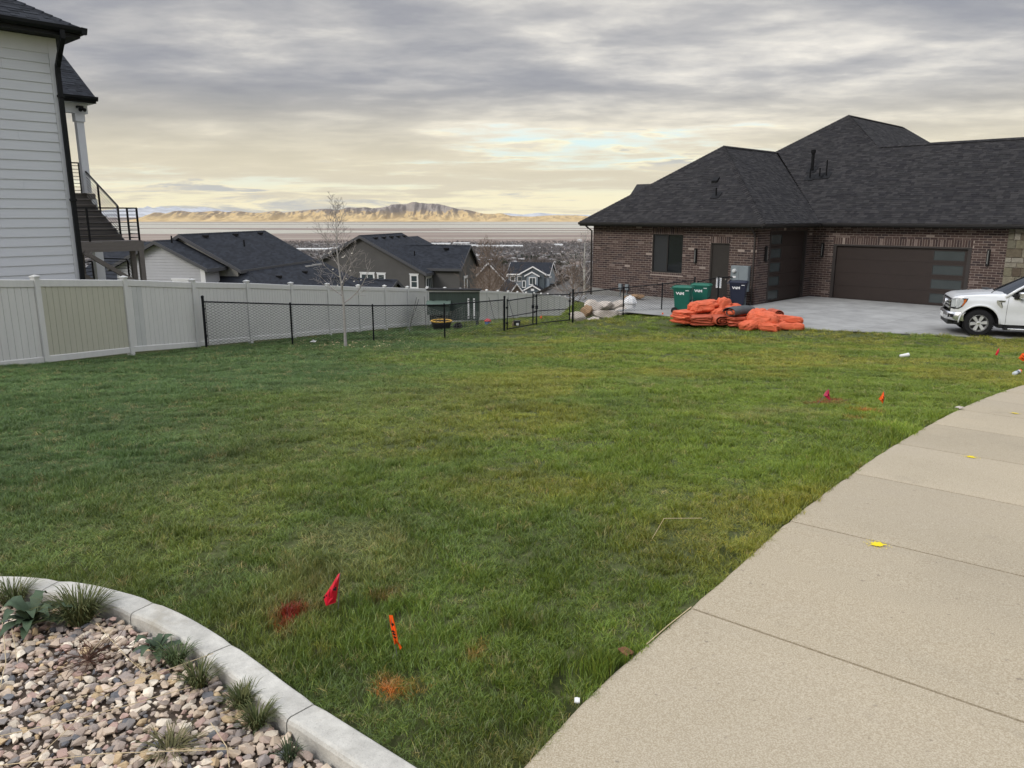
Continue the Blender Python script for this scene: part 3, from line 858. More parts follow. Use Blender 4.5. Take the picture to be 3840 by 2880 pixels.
for n_ in range(-3, 27):
    s0 = n_ * SPAN; s1 = s0 + SPAN
    z0 = ftop(n_) - FZ0; z1 = ftop(n_ + 1) - FZ0          # post tops (cap tops), relative to the empty
    link('post', post_me, vf, loc=(s0, 0, z0 - .062 - 1.95)); 
    c_ = link('post_cap', cap_me, vf, loc=(s0, 0, z0 - .062))
    mm = m_vinyl_tan if n_ == 0 else m_vinyl
    def rail(name, top, h, th):
        mb = MB()
        a0, a1 = s0 + .066, s1 - .066
        vs = []
        for (s_, zz_) in ((a0, z0), (a1, z1)):
            for (y_, q) in ((-th, top - h), (-th - .004, top - h + .008), (-th - .004, top - .012), (-th + .012, top), (th - .012, top), (th, top - .012), (th, top - h)):
                vs.append((s_, y_, zz_ + q))
        fs = [(k, (k + 1) % 7, 7 + (k + 1) % 7, 7 + k) for k in range(7)] + [tuple(range(7))[::-1], tuple(range(7, 14))]
        mb.add(vs, fs); mb.build(name, mm if name == 'top_rail' and False else m_vinyl, vf)
    rail('top_rail', -.10, .155, .030)
    rail('bottom_rail', -1.70, .14, .030)
    for k in range(NB):
        sa = s0 + .064 + k * bw; zt = z0 + (z1 - z0) * ((sa + bw / 2 - s0) / SPAN)
        L = 1.60
        if n_ <= 11:
            mb_ = mm
            if n_ in (1, -1) and k in (1, 2): mb_ = m_vinyl_grey
            o = link('board', board_mesh(mb_), vf, loc=(sa + .002, 0, zt - .20 - L + .06))
            o.scale = (1, 1, L)
        else:
            far_b.box(sa + .002, -.018, zt - .20 - L + .06, sa + bw - .002, .018, zt - .20 + .06)
far_b.build('board', m_vinyl, vf, kind='stuff')

# ================================================================== CHAIN-LINK FENCES
m_blk = mat('black_coated_steel', (0.008, 0.009, 0.011), 0.5, 0.2, var=0.15, vscale=30)
def Yat(px, py, Y):
    p = at(px, py, Y); return p
CL = [Yat(775, 1302, 20.5), Yat(1097, 1285, 22.6), Yat(1402, 1281, 24.3), Yat(1668, 1268, 26.0), Yat(1892, 1243, 27.7)]
CLT = [Yat(757, 1120, 20.5).z, Yat(1090, 1137, 22.6).z, Yat(1397, 1143, 24.3).z, Yat(1664, 1140, 26.0).z, Yat(1890, 1118, 27.7).z]
CR = [Yat(2147, 1208, 29.35), Yat(2336, 1189, 30.7), Yat(2480, 1177, 31.3), Yat(2600, 1162, 32.2)]
CRT = [Yat(2147, 1092, 29.35).z, Yat(2337, 1076, 30.7).z, Yat(2483, 1062, 31.3).z, Yat(2601, 1046, 32.2).z]
GATE0 = CL[-1]; GATE1 = CR[0]

def link_fabric(mb, A, B, ta, tb, ba, bb, pitch=.078):
    """real woven zig-zag wires between two posts: A,B feet; t* top heights, b* bottom heights (absolute z)"""
    d = Vector((B.x - A.x, B.y - A.y, 0)); L = d.length; d.normalize(); nn = Vector((-d.y, d.x, 0))
    nw = int(L / pitch)
    H = max(ta - ba, tb - bb); half = pitch / 2
    for i in range(nw + 1):
        s = i * pitch; pts = []; k = 0; 
        f = min(s / L, 1); zt = ta + (tb - ta) * f; zb = ba + (bb - ba) * f
        z = zt + .022
        while z > zb:
            x = s + (half if (k + i) % 2 else -half); x = min(max(x, 0), L)
            off = .0022 if (k + i) % 2 else -.0022
            pts.append(A + d * x + nn * off + Vector((0, 0, z - A.z)))
            z -= half; k += 1
        w = .0034
        # triangular section wire
        vs = []; fs = []
        for p in pts:
            vs += [p + Vector((0, 0, w * 1.3)), p + nn * w - Vector((0, 0, w * .7)), p - nn * w - Vector((0, 0, w * .7))]
        for q in range(len(pts) - 1):
            for e in range(3):
                a0, a1 = q * 3 + e, q * 3 + (e + 1) % 3
                fs.append((a0, a1, a1 + 3, a0 + 3))
        mb.add(vs, fs)

def post(mb_parent, p, ztop, r, name='post', capr=1.15):
    mb = MB(); h = ztop - p.z
    mb.tube([(0, 0, -.25), (0, 0, h)], r, 10); o = mb.build(name, m_blk, mb_parent, smooth_=False, loc=p - mb_parent.location)
    c = MB(); c.lathe([(r * capr, h - .03), (r * capr, h + .01), (r * .8, h + .03), (.004, h + .04)], 10); c.build('post_cap', m_blk, o)
    return o
def chain_run(label, P, T, ends=(True, True), split=0.0):
    root = thing('chain_link_fence', label, 'fence', P[0])
    for i, (p, t) in enumerate(zip(P, T)):
        big = i in (0, len(P) - 1)
        post(root, p, t + (.05 if big else -.01), .036 if big else .026)
    for i in range(len(P) - 1):
        za, zb = T[i] - .03, T[i + 1] - .03
        if i == 0: za -= .05
        if i == len(P) - 2: zb -= .03
        mb = MB(); mb.tube([Vector((P[i].x, P[i].y, za)) - P[0], Vector((P[i + 1].x, P[i + 1].y, zb)) - P[0]], .021, 8)
        mb.build('top_rail', m_blk, root)
        fm = MB(); link_fabric(fm, P[i], P[i + 1], za, zb, P[i].z + .03, P[i + 1].z + .03)
        fm.v = [tuple(Vector(v) - P[0]) for v in fm.v]
        fm.build('wire_mesh', m_blk, root, kind='stuff')
    for (p, q, t) in ((P[0], P[1], T[0]), (P[-1], P[-2], T[-1])):
        d = (q - p); d.z = 0; d.normalize()
        mb = MB(); b0 = p + d * .065 - P[0]
        mb.tube([b0 + Vector((0, 0, .03)), b0 + Vector((0, 0, t - p.z - .09))], .007, 5)
        mb.build('tension_bar', m_blk, root)
        for f in (.25, .55, .85):
            mb = MB(); h = (t - p.z - .1) * f
            mb.tube([p - P[0] + Vector((0, 0, h)) - d * .02, b0 + Vector((0, 0, h))], .014, 6); mb.build('tension_band', m_blk, root)
    return root
chain_run('black chain-link fence running from the white vinyl fence to the gate', CL, CLT)
chain_run('black chain-link fence rising past the boulders to the green bins', CR, CRT)

def leaf(label, A, B, ta, tb, ba, bb, grp):
    root = thing('chain_link_gate', label, 'gate', A, 0, grp)
    L = lambda p, z: Vector((p.x, p.y, z)) - A
    mid = .45
    path = [(L(A, ba), L(A, ta + .07)), (L(B, bb), L(B, tb + .09)), (L(A, ta), L(B, tb)), (L(A, ba + .03), L(B, bb + .03)), (L(A, ba + (ta - ba) * mid), L(B, bb + (tb - bb) * mid))]
    for nm, (p, q), r in zip(('frame_upright', 'frame_upright', 'frame_rail', 'frame_rail', 'frame_rail'), path, (.024, .024, .020, .020, .016)):
        mb = MB(); mb.tube([p, q], r, 8); mb.build(nm, m_blk, root)
    fm = MB(); link_fabric(fm, A, B, ta, tb, ba + .04, bb + .04)
    fm.v = [tuple(Vector(v) - A) for v in fm.v]
    fm.build('wire_mesh', m_blk, root, kind='stuff')
    for (P_, z) in ((A, ba + .25), (A, ta - .25)):
        mb = MB(); mb.box(-.05, -.035, z - A.z - .03, .035, .035, z - A.z + .03); mb.build('hinge', m_blk, root)
    mb = MB(); h = (tb + bb) / 2 + .12
    q = L(B, h); mb.box(q.x - .05, q.y - .045, q.z - .06, q.x + .05, q.y + .045, q.z + .06); mb.build('latch', m_blk, root)
g = 'two leaves of the chain-link gate'
gA0 = at(1902, 1240, 27.9); gA1 = at(2012, 1222, 28.2)
gB0 = at(2136, 1205, 29.2); gB1 = at(1998, 1222, 29.0)
leaf('lower leaf of the black chain-link double gate, hung on the low fence', gA0, gA1, at(1902, 1128, 27.9).z, at(2012, 1111, 28.2).z, gA0.z + .03, gA1.z + .05, g)
leaf('higher leaf of the black chain-link double gate, hung by the boulders', gB0, gB1, at(2136, 1104, 29.2).z, at(1998, 1106, 29.0).z, gB0.z + .03, gB1.z + .05, g)
# short gate between the bins and the brick wall
hg = thing('house_gate', 'narrow black chain-link gate against the brick wall behind the bins', 'gate', at(2605, 1150, 32.6))
h0 = hg.location
P_ = [at(2612, 1160, 32.6), at(2690, 1150, 33.0), at(2745, 1150, 33.3), at(2772, 1150, 33.5)]
for p in P_: p.z = -2.2
T_ = [at(2612, 1052, 32.6).z, at(2690, 1036, 33.0).z, at(2745, 1035, 33.3).z, at(2772, 1027, 33.5).z]
for p, t in zip(P_, T_):
    mb = MB(); mb.tube([p - h0, Vector((p.x, p.y, t)) - h0], .03, 8); mb.build('post', m_blk, hg)
for i in range(3):
    mb = MB(); mb.tube([Vector((P_[i].x, P_[i].y, T_[i] - .05)) - h0, Vector((P_[i + 1].x, P_[i + 1].y, T_[i + 1] - .05)) - h0], .02, 6); mb.build('rail', m_blk, hg)
fm = MB(); link_fabric(fm, P_[0], P_[3], T_[0] - .05, T_[3] - .05, -2.15, -2.15); fm.v = [tuple(Vector(v) - h0) for v in fm.v]; fm.build('wire_mesh', m_blk, hg, kind='stuff')
# ================================================================== ROOF / WALL PIECE HELPERS
m_shingle = mat('asphalt_shingle', (0.04, 0.04, 0.045), 0.95, 0.2, var=0.25, vscale=60, attr='col', bump=0.002, bscale=300)
m_deck = mat('roof_deck', (0.018, 0.018, 0.02), 0.95, 0.2, var=0.1)
SH_WARM = [(.022, .021, .022), (.026, .025, .026), (.032, .030, .031), (.024, .023, .025), (.037, .035, .036), (.018, .017, .019)]
SH_COOL = [(.018, .020, .025), (.022, .025, .031), (.029, .032, .039), (.020, .022, .028), (.014, .016, .020)]
WQ = (.13, .18, .24, .30)
_sh_cache = {}
def wedge(w, e, h):
    return [(0, -.018, 0), (w, -.018, 0), (0, -.018, h), (w, -.018, h), (0, e, .004), (w, e, .004)], [(2, 3, 5, 4), (0, 1, 3, 2), (0, 2, 4), (1, 5, 3)]
def shingle_face(parent, poly, budget, pal, e=.143, seed=1, name='shingle', near=None):
    """poly: planar 3-D polygon, poly[0]->poly[1] is the eave (left to right seen from outside). Returns a joined mesh builder with what is past the budget."""
    r_ = random.Random(seed)
    O = Vector(poly[0]); U = (Vector(poly[1]) - O).normalized()
    N = None
    for k in range(2, len(poly)):
        N = U.cross(Vector(poly[k]) - O)
        if N.length > .1: break
    N.normalize()
    if N.z < 0: N = -N
    V = N.cross(U).normalized()
    if V.z < 0: V = -V
    P = [((Vector(p) - O).dot(U), (Vector(p) - O).dot(V)) for p in poly]
    vmax = max(p[1] for p in P)
    mb = MB(); used = 0
    # deck under the shingles
    dk = MB(); dk.slab([Vector(p) for p in poly], N * -.05); dk.build('roof_deck', m_deck, parent)
    Bm = Matrix((( U.x, V.x, N.x), (U.y, V.y, N.y), (U.z, V.z, N.z))).to_4x4()
    row = 0; v = 0.0
    while v < vmax - .03:
        vm = min(v + e * .5, vmax - .005); xs_ = []
        for i in range(len(P)):
            (x0, y0), (x1, y1) = P[i], P[(i + 1) % len(P)]
            if (y0 - vm) * (y1 - vm) < 0: xs_.append(x0 + (x1 - x0) * (vm - y0) / (y1 - y0))
        if len(xs_) >= 2:
            ua, ub = min(xs_), max(xs_); u = ua - r_.random() * .3
            while u < ub:
                wq = r_.choice(WQ); h = r_.choice((.006, .010, .015)); ci = r_.randrange(len(pal))
                full = u >= ua and u + wq <= ub
                a_, b_ = max(u, ua), min(u + wq, ub)
                if b_ - a_ > .01:
                    if full and used < budget and (near is None or near(u, v)):
                        key = (wq, h, ci, id(pal), e)
                        if key not in _sh_cache:
                            q = MB(); q.add(*wedge(wq - .004, e, h), pal[ci]); me_ = q.mesh(name); me_.materials.append(m_shingle); _sh_cache[key] = me_
                        link(name, _sh_cache[key], parent, M=Matrix.Translation(O + U * u + V * v) @ Bm); used += 1
                    else:
                        vs, fs = wedge(b_ - a_ - (.004 if full else 0), e, h)
                        M = Matrix.Translation(O + U * a_ + V * v) @ Bm
                        mb.add([M @ Vector(p) for p in vs], fs, pal[ci])
                u += wq
        v += e; row += 1
    return mb, used
def ridge_caps(mb, A, B, pal, seed=1, w=.15, step=.16):
    """row of folded cap shingles along a hip or ridge from A (low) to B (high)"""
    r_ = random.Random(seed); A = Vector(A); B = Vector(B); d = B - A; L = d.length; d.normalize()
    sd = d.cross(Vector((0, 0, 1))).normalized(); up = sd.cross(d).normalized()
    if up.z < 0: up = -up
    n = int(L / step)
    for i in range(n):
        p = A + d * (i * L / n); q = A + d * ((i + 1) * L / n + .02)
        h = .035
        vs = [p + sd * w - up * .055, p + up * h, p - sd * w - up * .055, q + sd * w - up * .07, q + up * (h - .018), q - sd * w - up * .07]
        mb.add(vs, [(0, 1, 4, 3), (1, 2, 5, 4), (0, 2, 1)], r_.choice(pal))

m_brick = mat('brown_brick', (0.12, 0.07, 0.06), 0.9, 0.2, var=0.28, vscale=25, attr='col', bump=0.003, bscale=90)
m_mortar = mat('mortar', (0.31, 0.26, 0.225), 0.95, 0.1, var=0.15, vscale=15, bump=0.003, bscale=120)
BR = [(.070, .047, .042), (.076, .050, .045), (.050, .035, .034), (.092, .064, .056), (.068, .046, .043), (.112, .080, .070), (.056, .041, .041), (.082, .056, .049), (.17, .13, .115), (.28, .23, .20)]
BW = [10, 10, 8, 8, 9, 4.5, 6, 9, 1.5, .6]
_br_cache = {}
def rects(x0, x1, z0, z1, holes):
    """wall rectangle minus rectangular holes -> list of rectangles"""
    zs = sorted({z0, z1} | {min(max(v, z0), z1) for h in holes for v in (h[2], h[3])}); out = []
    for a, b in zip(zs[:-1], zs[1:]):
        if b - a < 1e-6: continue
        zm = (a + b) / 2; cur = [(x0, x1)]
        for h in holes:
            if h[2] < zm < h[3]:
                nx_ = []
                for (p, q) in cur:
                    if h[0] > p: nx_.append((p, min(q, h[0])))
                    if h[1] < q: nx_.append((max(p, h[1]), q))
                cur = [c_ for c_ in nx_ if c_[1] - c_[0] > 1e-4]
        out += [(p, q, a, b) for p, q in cur]
    return out
def brick_wall(parent, M, x0, x1, z0, z1, holes, budget, seed=1, bl=.290, bh=.086, g=.016, soldiers=()):
    """wall in the local plane y=0 (outside is -y): mortar backing with bricks standing proud of it"""
    r_ = random.Random(seed); rest_ = MB(); used = 0
    back = MB()
    for (p, q, a, b) in rects(x0, x1, z0, z1, holes): back.box(p, 0.0, a, q, .18, b, M=M)
    back.build('wall', m_mortar, parent)
    def put(a, b, c_, d_, seedc=None):
        nonlocal used
        ci = r_.choices(range(len(BR)), BW)[0]; pr = r_.choice((.005, .007, .009))
        w, h = b - a, d_ - c_
        std = abs(w - bl) < 1e-4 and abs(h - bh) < 1e-4
        if std and used < budget:
            key = (ci, pr)
            if key not in _br_cache:
                q = MB(); q.box(0, -pr, 0, bl, .01, bh, col=BR[ci]); me_ = q.mesh('brick'); me_.materials.append(m_brick); _br_cache[key] = me_
            link('brick', _br_cache[key], parent, M=M @ Matrix.Translation((a, 0, c_))); used += 1
        else:
            f = .88 + .24 * r_.random()
            rest_.box(a, -pr, c_, b, .01, d_, col=tuple(v * f for v in BR[ci]), M=M)
    for (sx0, sx1, sz0, sz1) in soldiers:                # upright bricks over an opening
        n_ = max(1, round((sx1 - sx0) / (bh + g))); w = (sx1 - sx0) / n_
        for k_ in range(n_): put(sx0 + k_ * w + g / 2, sx0 + (k_ + 1) * w - g / 2, sz0 + g / 2, sz1 - g / 2)
    hs_ = list(holes) + list(soldiers)
    row = 0; z = z0
    while z + bh <= z1 + .03:
        zt = min(z + bh, z1); zm = (z + zt) / 2; segs = [(x0, x1)]
        for h in hs_:
            if h[2] - .004 < zm < h[3] + .004:
                n2_ = []
                for (p, q) in segs:
                    if h[0] > p: n2_.append((p, min(q, h[0])))
                    if h[1] < q: n2_.append((max(p, h[1]), q))
                segs = [s for s in n2_ if s[1] - s[0] > .02]
        off = (row % 2) * (bl + g) / 2
        for (p, q) in segs:
            k_ = math.floor((p - x0 + off) / (bl + g)); u = x0 - off + k_ * (bl + g)
            while u < q:
                a, b = max(u, p), min(u + bl, q)
                if b - a > .03: put(a, b, z, zt)
                u += bl + g
        z += bh + g; row += 1
    return rest_, used

# ================================================================== BRICK HOUSE (frame a along e1, b along e2, turned 45 degrees)
BA, BB = -15.92, 30.5                     # its near corner in (a, b)
HB = AB(BA, BB)
house = thing('brick_house', 'brown brick house with a dark hipped shingle roof and two garages', 'house', (HB.x, HB.y, PADZ), -math.pi / 4)
def hp(a, b, z): return Vector((a - BA, b - BB, z - PADZ))           # (a, b, world z) -> local
ZT, ZB = 1.06, -2.02                      # wall top, brick foot on the left
W3B = 35.85
TZ_ = Matrix.Translation
# --- wall W1 (facing the lawn): local plane y = 0, x from a-BA
M1 = TZ_((0, 0, -PADZ))
win = (-21.21 - BA, -19.55 - BA, -1.06, .70); dor = (-18.13 - BA, -17.20 - BA, -2.2, .36)
totb = 0; restb = MB()
rb, n_ = brick_wall(house, M1, -24.75 - BA, 0, -2.21 + .0, ZT, [win, dor], 180, 1, soldiers=[(win[0] - .02, win[1] + .02, .70, .99), (dor[0] - .03, dor[1] + .03, .36, .66), (win[0] - .08, win[1] + .08, -1.155, -1.06)]); rb.build('brick', m_brick, house, kind='stuff')
# --- wall W2 (side garage): outside is +a ; local x runs along +b
M2 = TZ_((0, 0, -PADZ)) @ Matrix.Rotation(math.pi / 2, 4, 'Z')
g2 = (31.58 - BB, 35.16 - BB, -2.2, .89)
rb, n_ = brick_wall(house, M2, .0, W3B - BB, -2.2, ZT, [g2], 30, 2, soldiers=[(g2[0], g2[1], .89, 1.05)]); rb.build('brick', m_brick, house, kind='stuff')
# --- wall W3 (double garage), local plane y = W3B-BB
M3 = TZ_((0, W3B - BB, -PADZ))
g3 = (-14.93 - BA, -9.25 - BA, -2.2, .26)
rb, n_ = brick_wall(house, M3, 0, -8.02 - BA, -2.2, ZT, [g3], 90, 3, soldiers=[(g3[0] - .02, g3[1] + .02, .26, .56)]); rb.build('brick', m_brick, house, kind='stuff')
# stone pier to the right of the double garage
m_stonew = mat('limestone_block', (.3, .27, .2), 0.9, .2, var=.3, vscale=9, attr='col', bump=.01, bscale=25)
pier = MB(); pier.box(-8.02 - BA, W3B - BB - .06, 0, -6.3 - BA, W3B - BB + .3, ZT - PADZ); pier.build('pier_wall', m_mortar, house)
r2 = random.Random(12); z = -2.2
SC = [(.16, .145, .10), (.19, .17, .125), (.12, .10, .07), (.21, .19, .15), (.14, .13, .095), (.09, .07, .05), (.24, .22, .18)]
while z < ZT - .03:
    h = min(r2.choice((.16, .2, .28, .34)), ZT - z); x = -8.02
    while x < -6.32:
        w = min(r2.choice((.22, .3, .42, .55)), -6.3 - x)
        mb = MB(); mb.cbox(x + .008 - BA, W3B - BB - .10 - .02 * r2.random(), z + .008 - PADZ, x + w - .008 - BA, W3B - BB - .05, z + h - .008 - PADZ, c=.012, col=r2.choice(SC)); mb.build('stone_block', m_stonew, house)
        x += w
    z += h
# wall continues to the right of the pier (out of the frame)
mb = MB(); mb.box(-6.3 - BA, W3B - BB, 0, 3 - BA, W3B - BB + .18, ZT - PADZ); mb.build('wall', m_mortar, house)
for (a0, b0, a1, b1) in ((-24.75, 30.5, -24.57, 52), (2.82, 36.03, 3, 47)):
    mb = MB(); mb.box(a0 - BA, b0 - BB + .181, -1.2, a1 - BA, b1 - BB, ZT - PADZ); mb.build('wall', m_mortar, house)
# concrete foundation showing under the brick where the ground falls away
m_found = mat('foundation_concrete', (.24, .235, .22), .9, .2, var=.18, vscale=2.5, bump=.003, bscale=50)
mb = MB(); mb.box(-24.76 - BA, -.015, -1.6, 0, .2, -.005); mb.build('foundation', m_found, house)
mb = MB(); mb.slab([hp(-24.77, 30.5 - .02, -2.2), hp(-24.77, 30.5 - .02, -2.0), hp(-22.2, 30.5 - .02, -2.2)], (0, .03, 0)); mb.build('foundation', m_found, house)

# --- roof
m_gut = mat('dark_gutter', (.022, .020, .020), .5, .5, var=.1)
m_soff = mat('dark_soffit', (.030, .027, .025), .7, .3, var=.1)
ZE, S_, OV = 1.22, .735, .5
a0, a1, be, be3 = -24.75 - OV, BA + OV, BB - OV, W3B - OV
am = (a0 + a1) / 2; hA = (a1 - a0) / 2
zA = ZE + S_ * hA
pk = (am, be + hA)
bv = be3 + (a1 - am)                                   # where the wing's ridge runs into the main slope
gb, gz = 40.25, ZE + S_ * (40.25 - be3)                # garage ridge
mA = (-17.65, be3 + (am - a0) + 2.55); mA = (-17.65, be3 + 7.45)
zM = ZE + S_ * (mA[1] - be3)
hb = (mA[0] + (mA[1] - gb), gb)                        # foot of the right hip on the garage ridge
mBk = (mA[0], 50.8)
faces_ = {
 'wing_front': [hp(a0, be, ZE), hp(a1, be, ZE), hp(pk[0], pk[1], zA)],
 'wing_right': [hp(a1, be, ZE), hp(a1, be3, ZE), hp(am, bv, zA), hp(am, pk[1], zA)],
 'main_front': [hp(a1, be3, ZE), hp(3.5, be3, ZE), hp(3.5, gb, gz), hp(hb[0], hb[1], gz), hp(mA[0], mA[1], zM), hp(mA[0] - (mA[1] - be3 - (zA - ZE) / S_), be3 + (zA - ZE) / S_, zA)],
 'main_right': [hp(mA[0] + 7.5, 44.0, zM - S_ * 7.5), hp(mA[0] + 7.5, mBk[1] + 7.5, zM - S_ * 7.5), hp(mBk[0], mBk[1], zM), hp(mA[0], mA[1], zM), hp(hb[0], hb[1], gz)],
}
rest_s = MB(); left_ = 300
for i, (k, poly) in enumerate(faces_.items()):
    bud = {'wing_front': 130, 'wing_right': 30, 'main_front': 140, 'main_right': 0}[k]
    mbx, us = shingle_face(house, poly, bud, SH_WARM, seed=20 + i)
    rest_s.add(mbx.v, mbx.f); rest_s.c[-len(mbx.v):] = mbx.c if len(mbx.c) == len(mbx.v) else [(.03, .03, .03)] * len(mbx.v)
    if not rest_s.c: rest_s.c = list(mbx.c)
if len(rest_s.c) != len(rest_s.v): rest_s.c = (rest_s.c + [(.035, .034, .036)] * len(rest_s.v))[:len(rest_s.v)]
for i, (p, q) in enumerate([(hp(a0, be, ZE), hp(*pk, zA)), (hp(a1, be, ZE), hp(*pk, zA)), (hp(*pk, zA), hp(am, bv, zA)), (hp(hb[0], hb[1], gz), hp(*mA, zM)), (hp(am, bv, zA), hp(*mA, zM)), (hp(*mA, zM), hp(*mBk, zM)), (hp(3.5, gb, gz), hp(hb[0] + .2, gb, gz)), (hp(mBk[0] + 7.5, mBk[1] + 7.5, zM - S_ * 7.5), hp(*mBk, zM))]):
    ridge_caps(rest_s, p, q, SH_WARM, 50 + i)
rest_s.build('shingle', m_shingle, house, kind='stuff')
# hidden slopes (left, back)
for nm, poly in (('wl', [hp(a0, 56, ZE), hp(a0, be, ZE), hp(*pk, zA), hp(am, bv, zA), hp(*mA, zM), hp(*mBk, zM)]),
                 ('gbk', [hp(3.5, gb, gz), hp(hb[0], gb, gz), hp(hb[0] + 5.3, gb + 5.3, gz - S_ * 5.3), hp(3.5, gb + 5.3, gz - S_ * 5.3)])):
    mb = MB(); mb.poly(poly); o = mb.build('roof_slope', m_shingle if False else mat('shingle_plain', (.035, .034, .036), .95, .2, var=.4, vscale=9), house)
# small gable on the far left side
ag = -26.0; bg_ = 35.7; zg = 3.2; hw = 2.1
for sgn in (-1, 1):
    poly = [hp(ag, bg_ + sgn * hw, ZE - .1), hp(am, bg_ + sgn * hw, ZE - .1), hp(am, bg_, zg), hp(ag, bg_, zg)]
    mb = MB(); mb.slab(poly, (0, 0, -.08)); mb.build('roof_slope', MATS['shingle_plain'], house)
mb = MB(); mb.slab([hp(ag + .3, bg_ - hw + .3, ZE - .1), hp(ag + .3, bg_ + hw - .3, ZE - .1), hp(ag + .3, bg_, zg - .3)], (.1, 0, 0)); mb.build('gable_wall', m_mortar, house)
mb = MB(); mb.box(ag + .3 - BA, bg_ - hw + .3 - BB, -1.0, ag + .5 - BA, bg_ + hw - .3 - BB, ZE - .1 - PADZ); mb.build('wall', m_mortar, house)

# fascia, soffit, gutters
def eave(p, q, out):
    """p,q eave ends (local), out: unit outward vector"""
    d = (q - p).normalized(); out = Vector(out)
    pr_ = [(0.0, -.03), (0.0, -.16), (.02, -.165), (.02, -.05), (.11, -.12), (.135, -.05), (.14, -.01), (.125, -.012), (.10, -.02)]
    mb = MB(); mb.grid([[e_ + out * x + Vector((0, 0, z)) for x, z in [(.0, 0), (0, -.13), (.09, -.13), (.125, -.06), (.13, -.005), (.118, -.006), (.1, -.04), (.02, -.05)]] for e_ in (p - d * .0, q)]); mb.build('gutter', m_gut, house)
    mb = MB(); mb.slab([p + out * -.025 + Vector((0, 0, .0)), q + out * -.025 + Vector((0, 0, 0)), q + out * -.025 + Vector((0, 0, -.19)), p + out * -.025 + Vector((0, 0, -.19))], out * .022); mb.build('fascia', m_soff, house)
eave(hp(a0 - .0, be, ZE), hp(a1 + .12, be, ZE), (0, -1, 0))
eave(hp(a1, be - .12, ZE), hp(a1, be3, ZE), (1, 0, 0))
eave(hp(a1, be3, ZE), hp(3.5, be3, ZE), (0, -1, 0))
for poly in ([hp(a0, be, 1.05), hp(a1, be, 1.05), hp(a1, BB + .1, 1.05), hp(a0, BB + .1, 1.05)], [hp(BA - .1, be + .0, 1.052), hp(a1, be, 1.052), hp(a1, be3 + .01, 1.052), hp(BA - .1, be3, 1.052)], [hp(BA - .1, be3, 1.05), hp(3.5, be3, 1.05), hp(3.5, W3B + .1, 1.05), hp(BA - .1, W3B + .1, 1.05)]):
    mb = MB(); mb.slab(poly, (0, 0, .012)); mb.build('soffit', m_soff, house)
# downspouts
m_dsp = mat('brown_downspout', (.035, .028, .025), .5, .4, var=.1)
mb = MB(); x = -.10
mb.tube([(x + .05, -.5, 1.10 - PADZ), (x + .05, -.46, .98 - PADZ), (x, -.07, .75 - PADZ), (x, -.055, .6 - PADZ), (x, -.055, .12), (x, -.16, .03)], .042, 4); mb.build('downspout', m_dsp, house)
mb = MB(); mb.tube([hp(-24.9, 30.0, 1.08), hp(-24.85, 30.15, .95), hp(-24.80, 30.42, .80), hp(-24.80, 30.45, -2.6)], .042, 4); mb.build('downspout', m_dsp, house)
# --- openings
m_dframe = mat('dark_bronze_frame', (.020, .018, .017), .5, .4, var=.1)
m_glass = mat('dark_window_glass', (.012, .014, .016), .06, .6, var=0.0)
m_screen = mat('window_screen', (.020, .022, .024), .55, .4, var=.15, vscale=1.2)
wn = MB()
y_ = .05
fr = .05
W = MB(); W.box(win[0], y_, win[2] - PADZ, win[1], y_ + .07, win[2] - PADZ + fr); W.box(win[0], y_, win[3] - PADZ - fr, win[1], y_ + .07, win[3] - PADZ)
W.box(win[0], y_, win[2] - PADZ + fr, win[0] + fr, y_ + .07, win[3] - PADZ - fr); W.box(win[1] - fr, y_, win[2] - PADZ + fr, win[1], y_ + .07, win[3] - PADZ - fr)
mid = (win[0] + win[1]) / 2 - .02; W.box(mid - .03, y_, win[2] - PADZ + fr, mid + .03, y_ + .07, win[3] - PADZ - fr)
wo_ = W.build('window', m_dframe, house)
for (p, q, mm_) in ((win[0] + fr, mid - .03, m_screen), (mid + .03, win[1] - fr, m_glass)):
    mb = MB(); mb.box(p, y_ + .04, win[2] - PADZ + fr, q, y_ + .05, win[3] - PADZ - fr); mb.build('pane', mm_, wo_)
mb = MB(); mb.box(win[0] - .1, .17, win[2] - PADZ - .1, win[1] + .1, .19, win[3] - PADZ + .1); mb.build('wall', m_mortar, house)
m_door = mat('dark_brown_door', (.026, .022, .019), .5, .4, var=.12, vscale=4)
D = MB(); D.box(dor[0], .07, .0, dor[0] + .06, .16, dor[3] - PADZ); D.box(dor[1] - .06, .07, 0, dor[1], .16, dor[3] - PADZ); D.box(dor[0] + .06, .07, dor[3] - PADZ - .06, dor[1] - .06, .16, dor[3] - PADZ)
D.box(dor[0] + .06, .10, .02, dor[1] - .06, .14, dor[3] - PADZ - .06)
do_ = D.build('door', m_door, house)
mb = MB(); mb.lathe([(.012, 0), (.012, .04), (.03, .045), (.03, .07), (.01, .08)], 10, M=TZ_((dor[1] - .13, .10, 1.0)) @ Matrix.Rotation(math.pi / 2, 4, 'X')); mb.build('handle', mat('door_metal', (.25, .24, .22), .35, .5, metal=.8, var=0), do_)
# pale lattice panel leaning in the door's lower half (pet door)
m_whitep = mat('white_plastic', (.72, .72, .72), .45, .4, var=.06)
mb = MB(); px0, pz0 = dor[0] + .32, .62; w, h = .26, .46
mb.box(px0, .08, pz0, px0 + w, .099, pz0 + .05); mb.box(px0, .08, pz0 + h - .05, px0 + w, .099, pz0 + h); mb.box(px0, .08, pz0 + .05, px0 + .045, .099, pz0 + h - .05); mb.box(px0 + w - .045, .08, pz0 + .05, px0 + w, .099, pz0 + h - .05)
pd = mb.build('pet_door', m_whitep, do_)
mb = MB(); mb.box(px0 + .046, .088, pz0 + .051, px0 + w - .046, .098, pz0 + h - .051); mb.build('flap', mat('grey_flap', (.42, .45, .50), .4, .4, var=.2, vscale=20), do_)

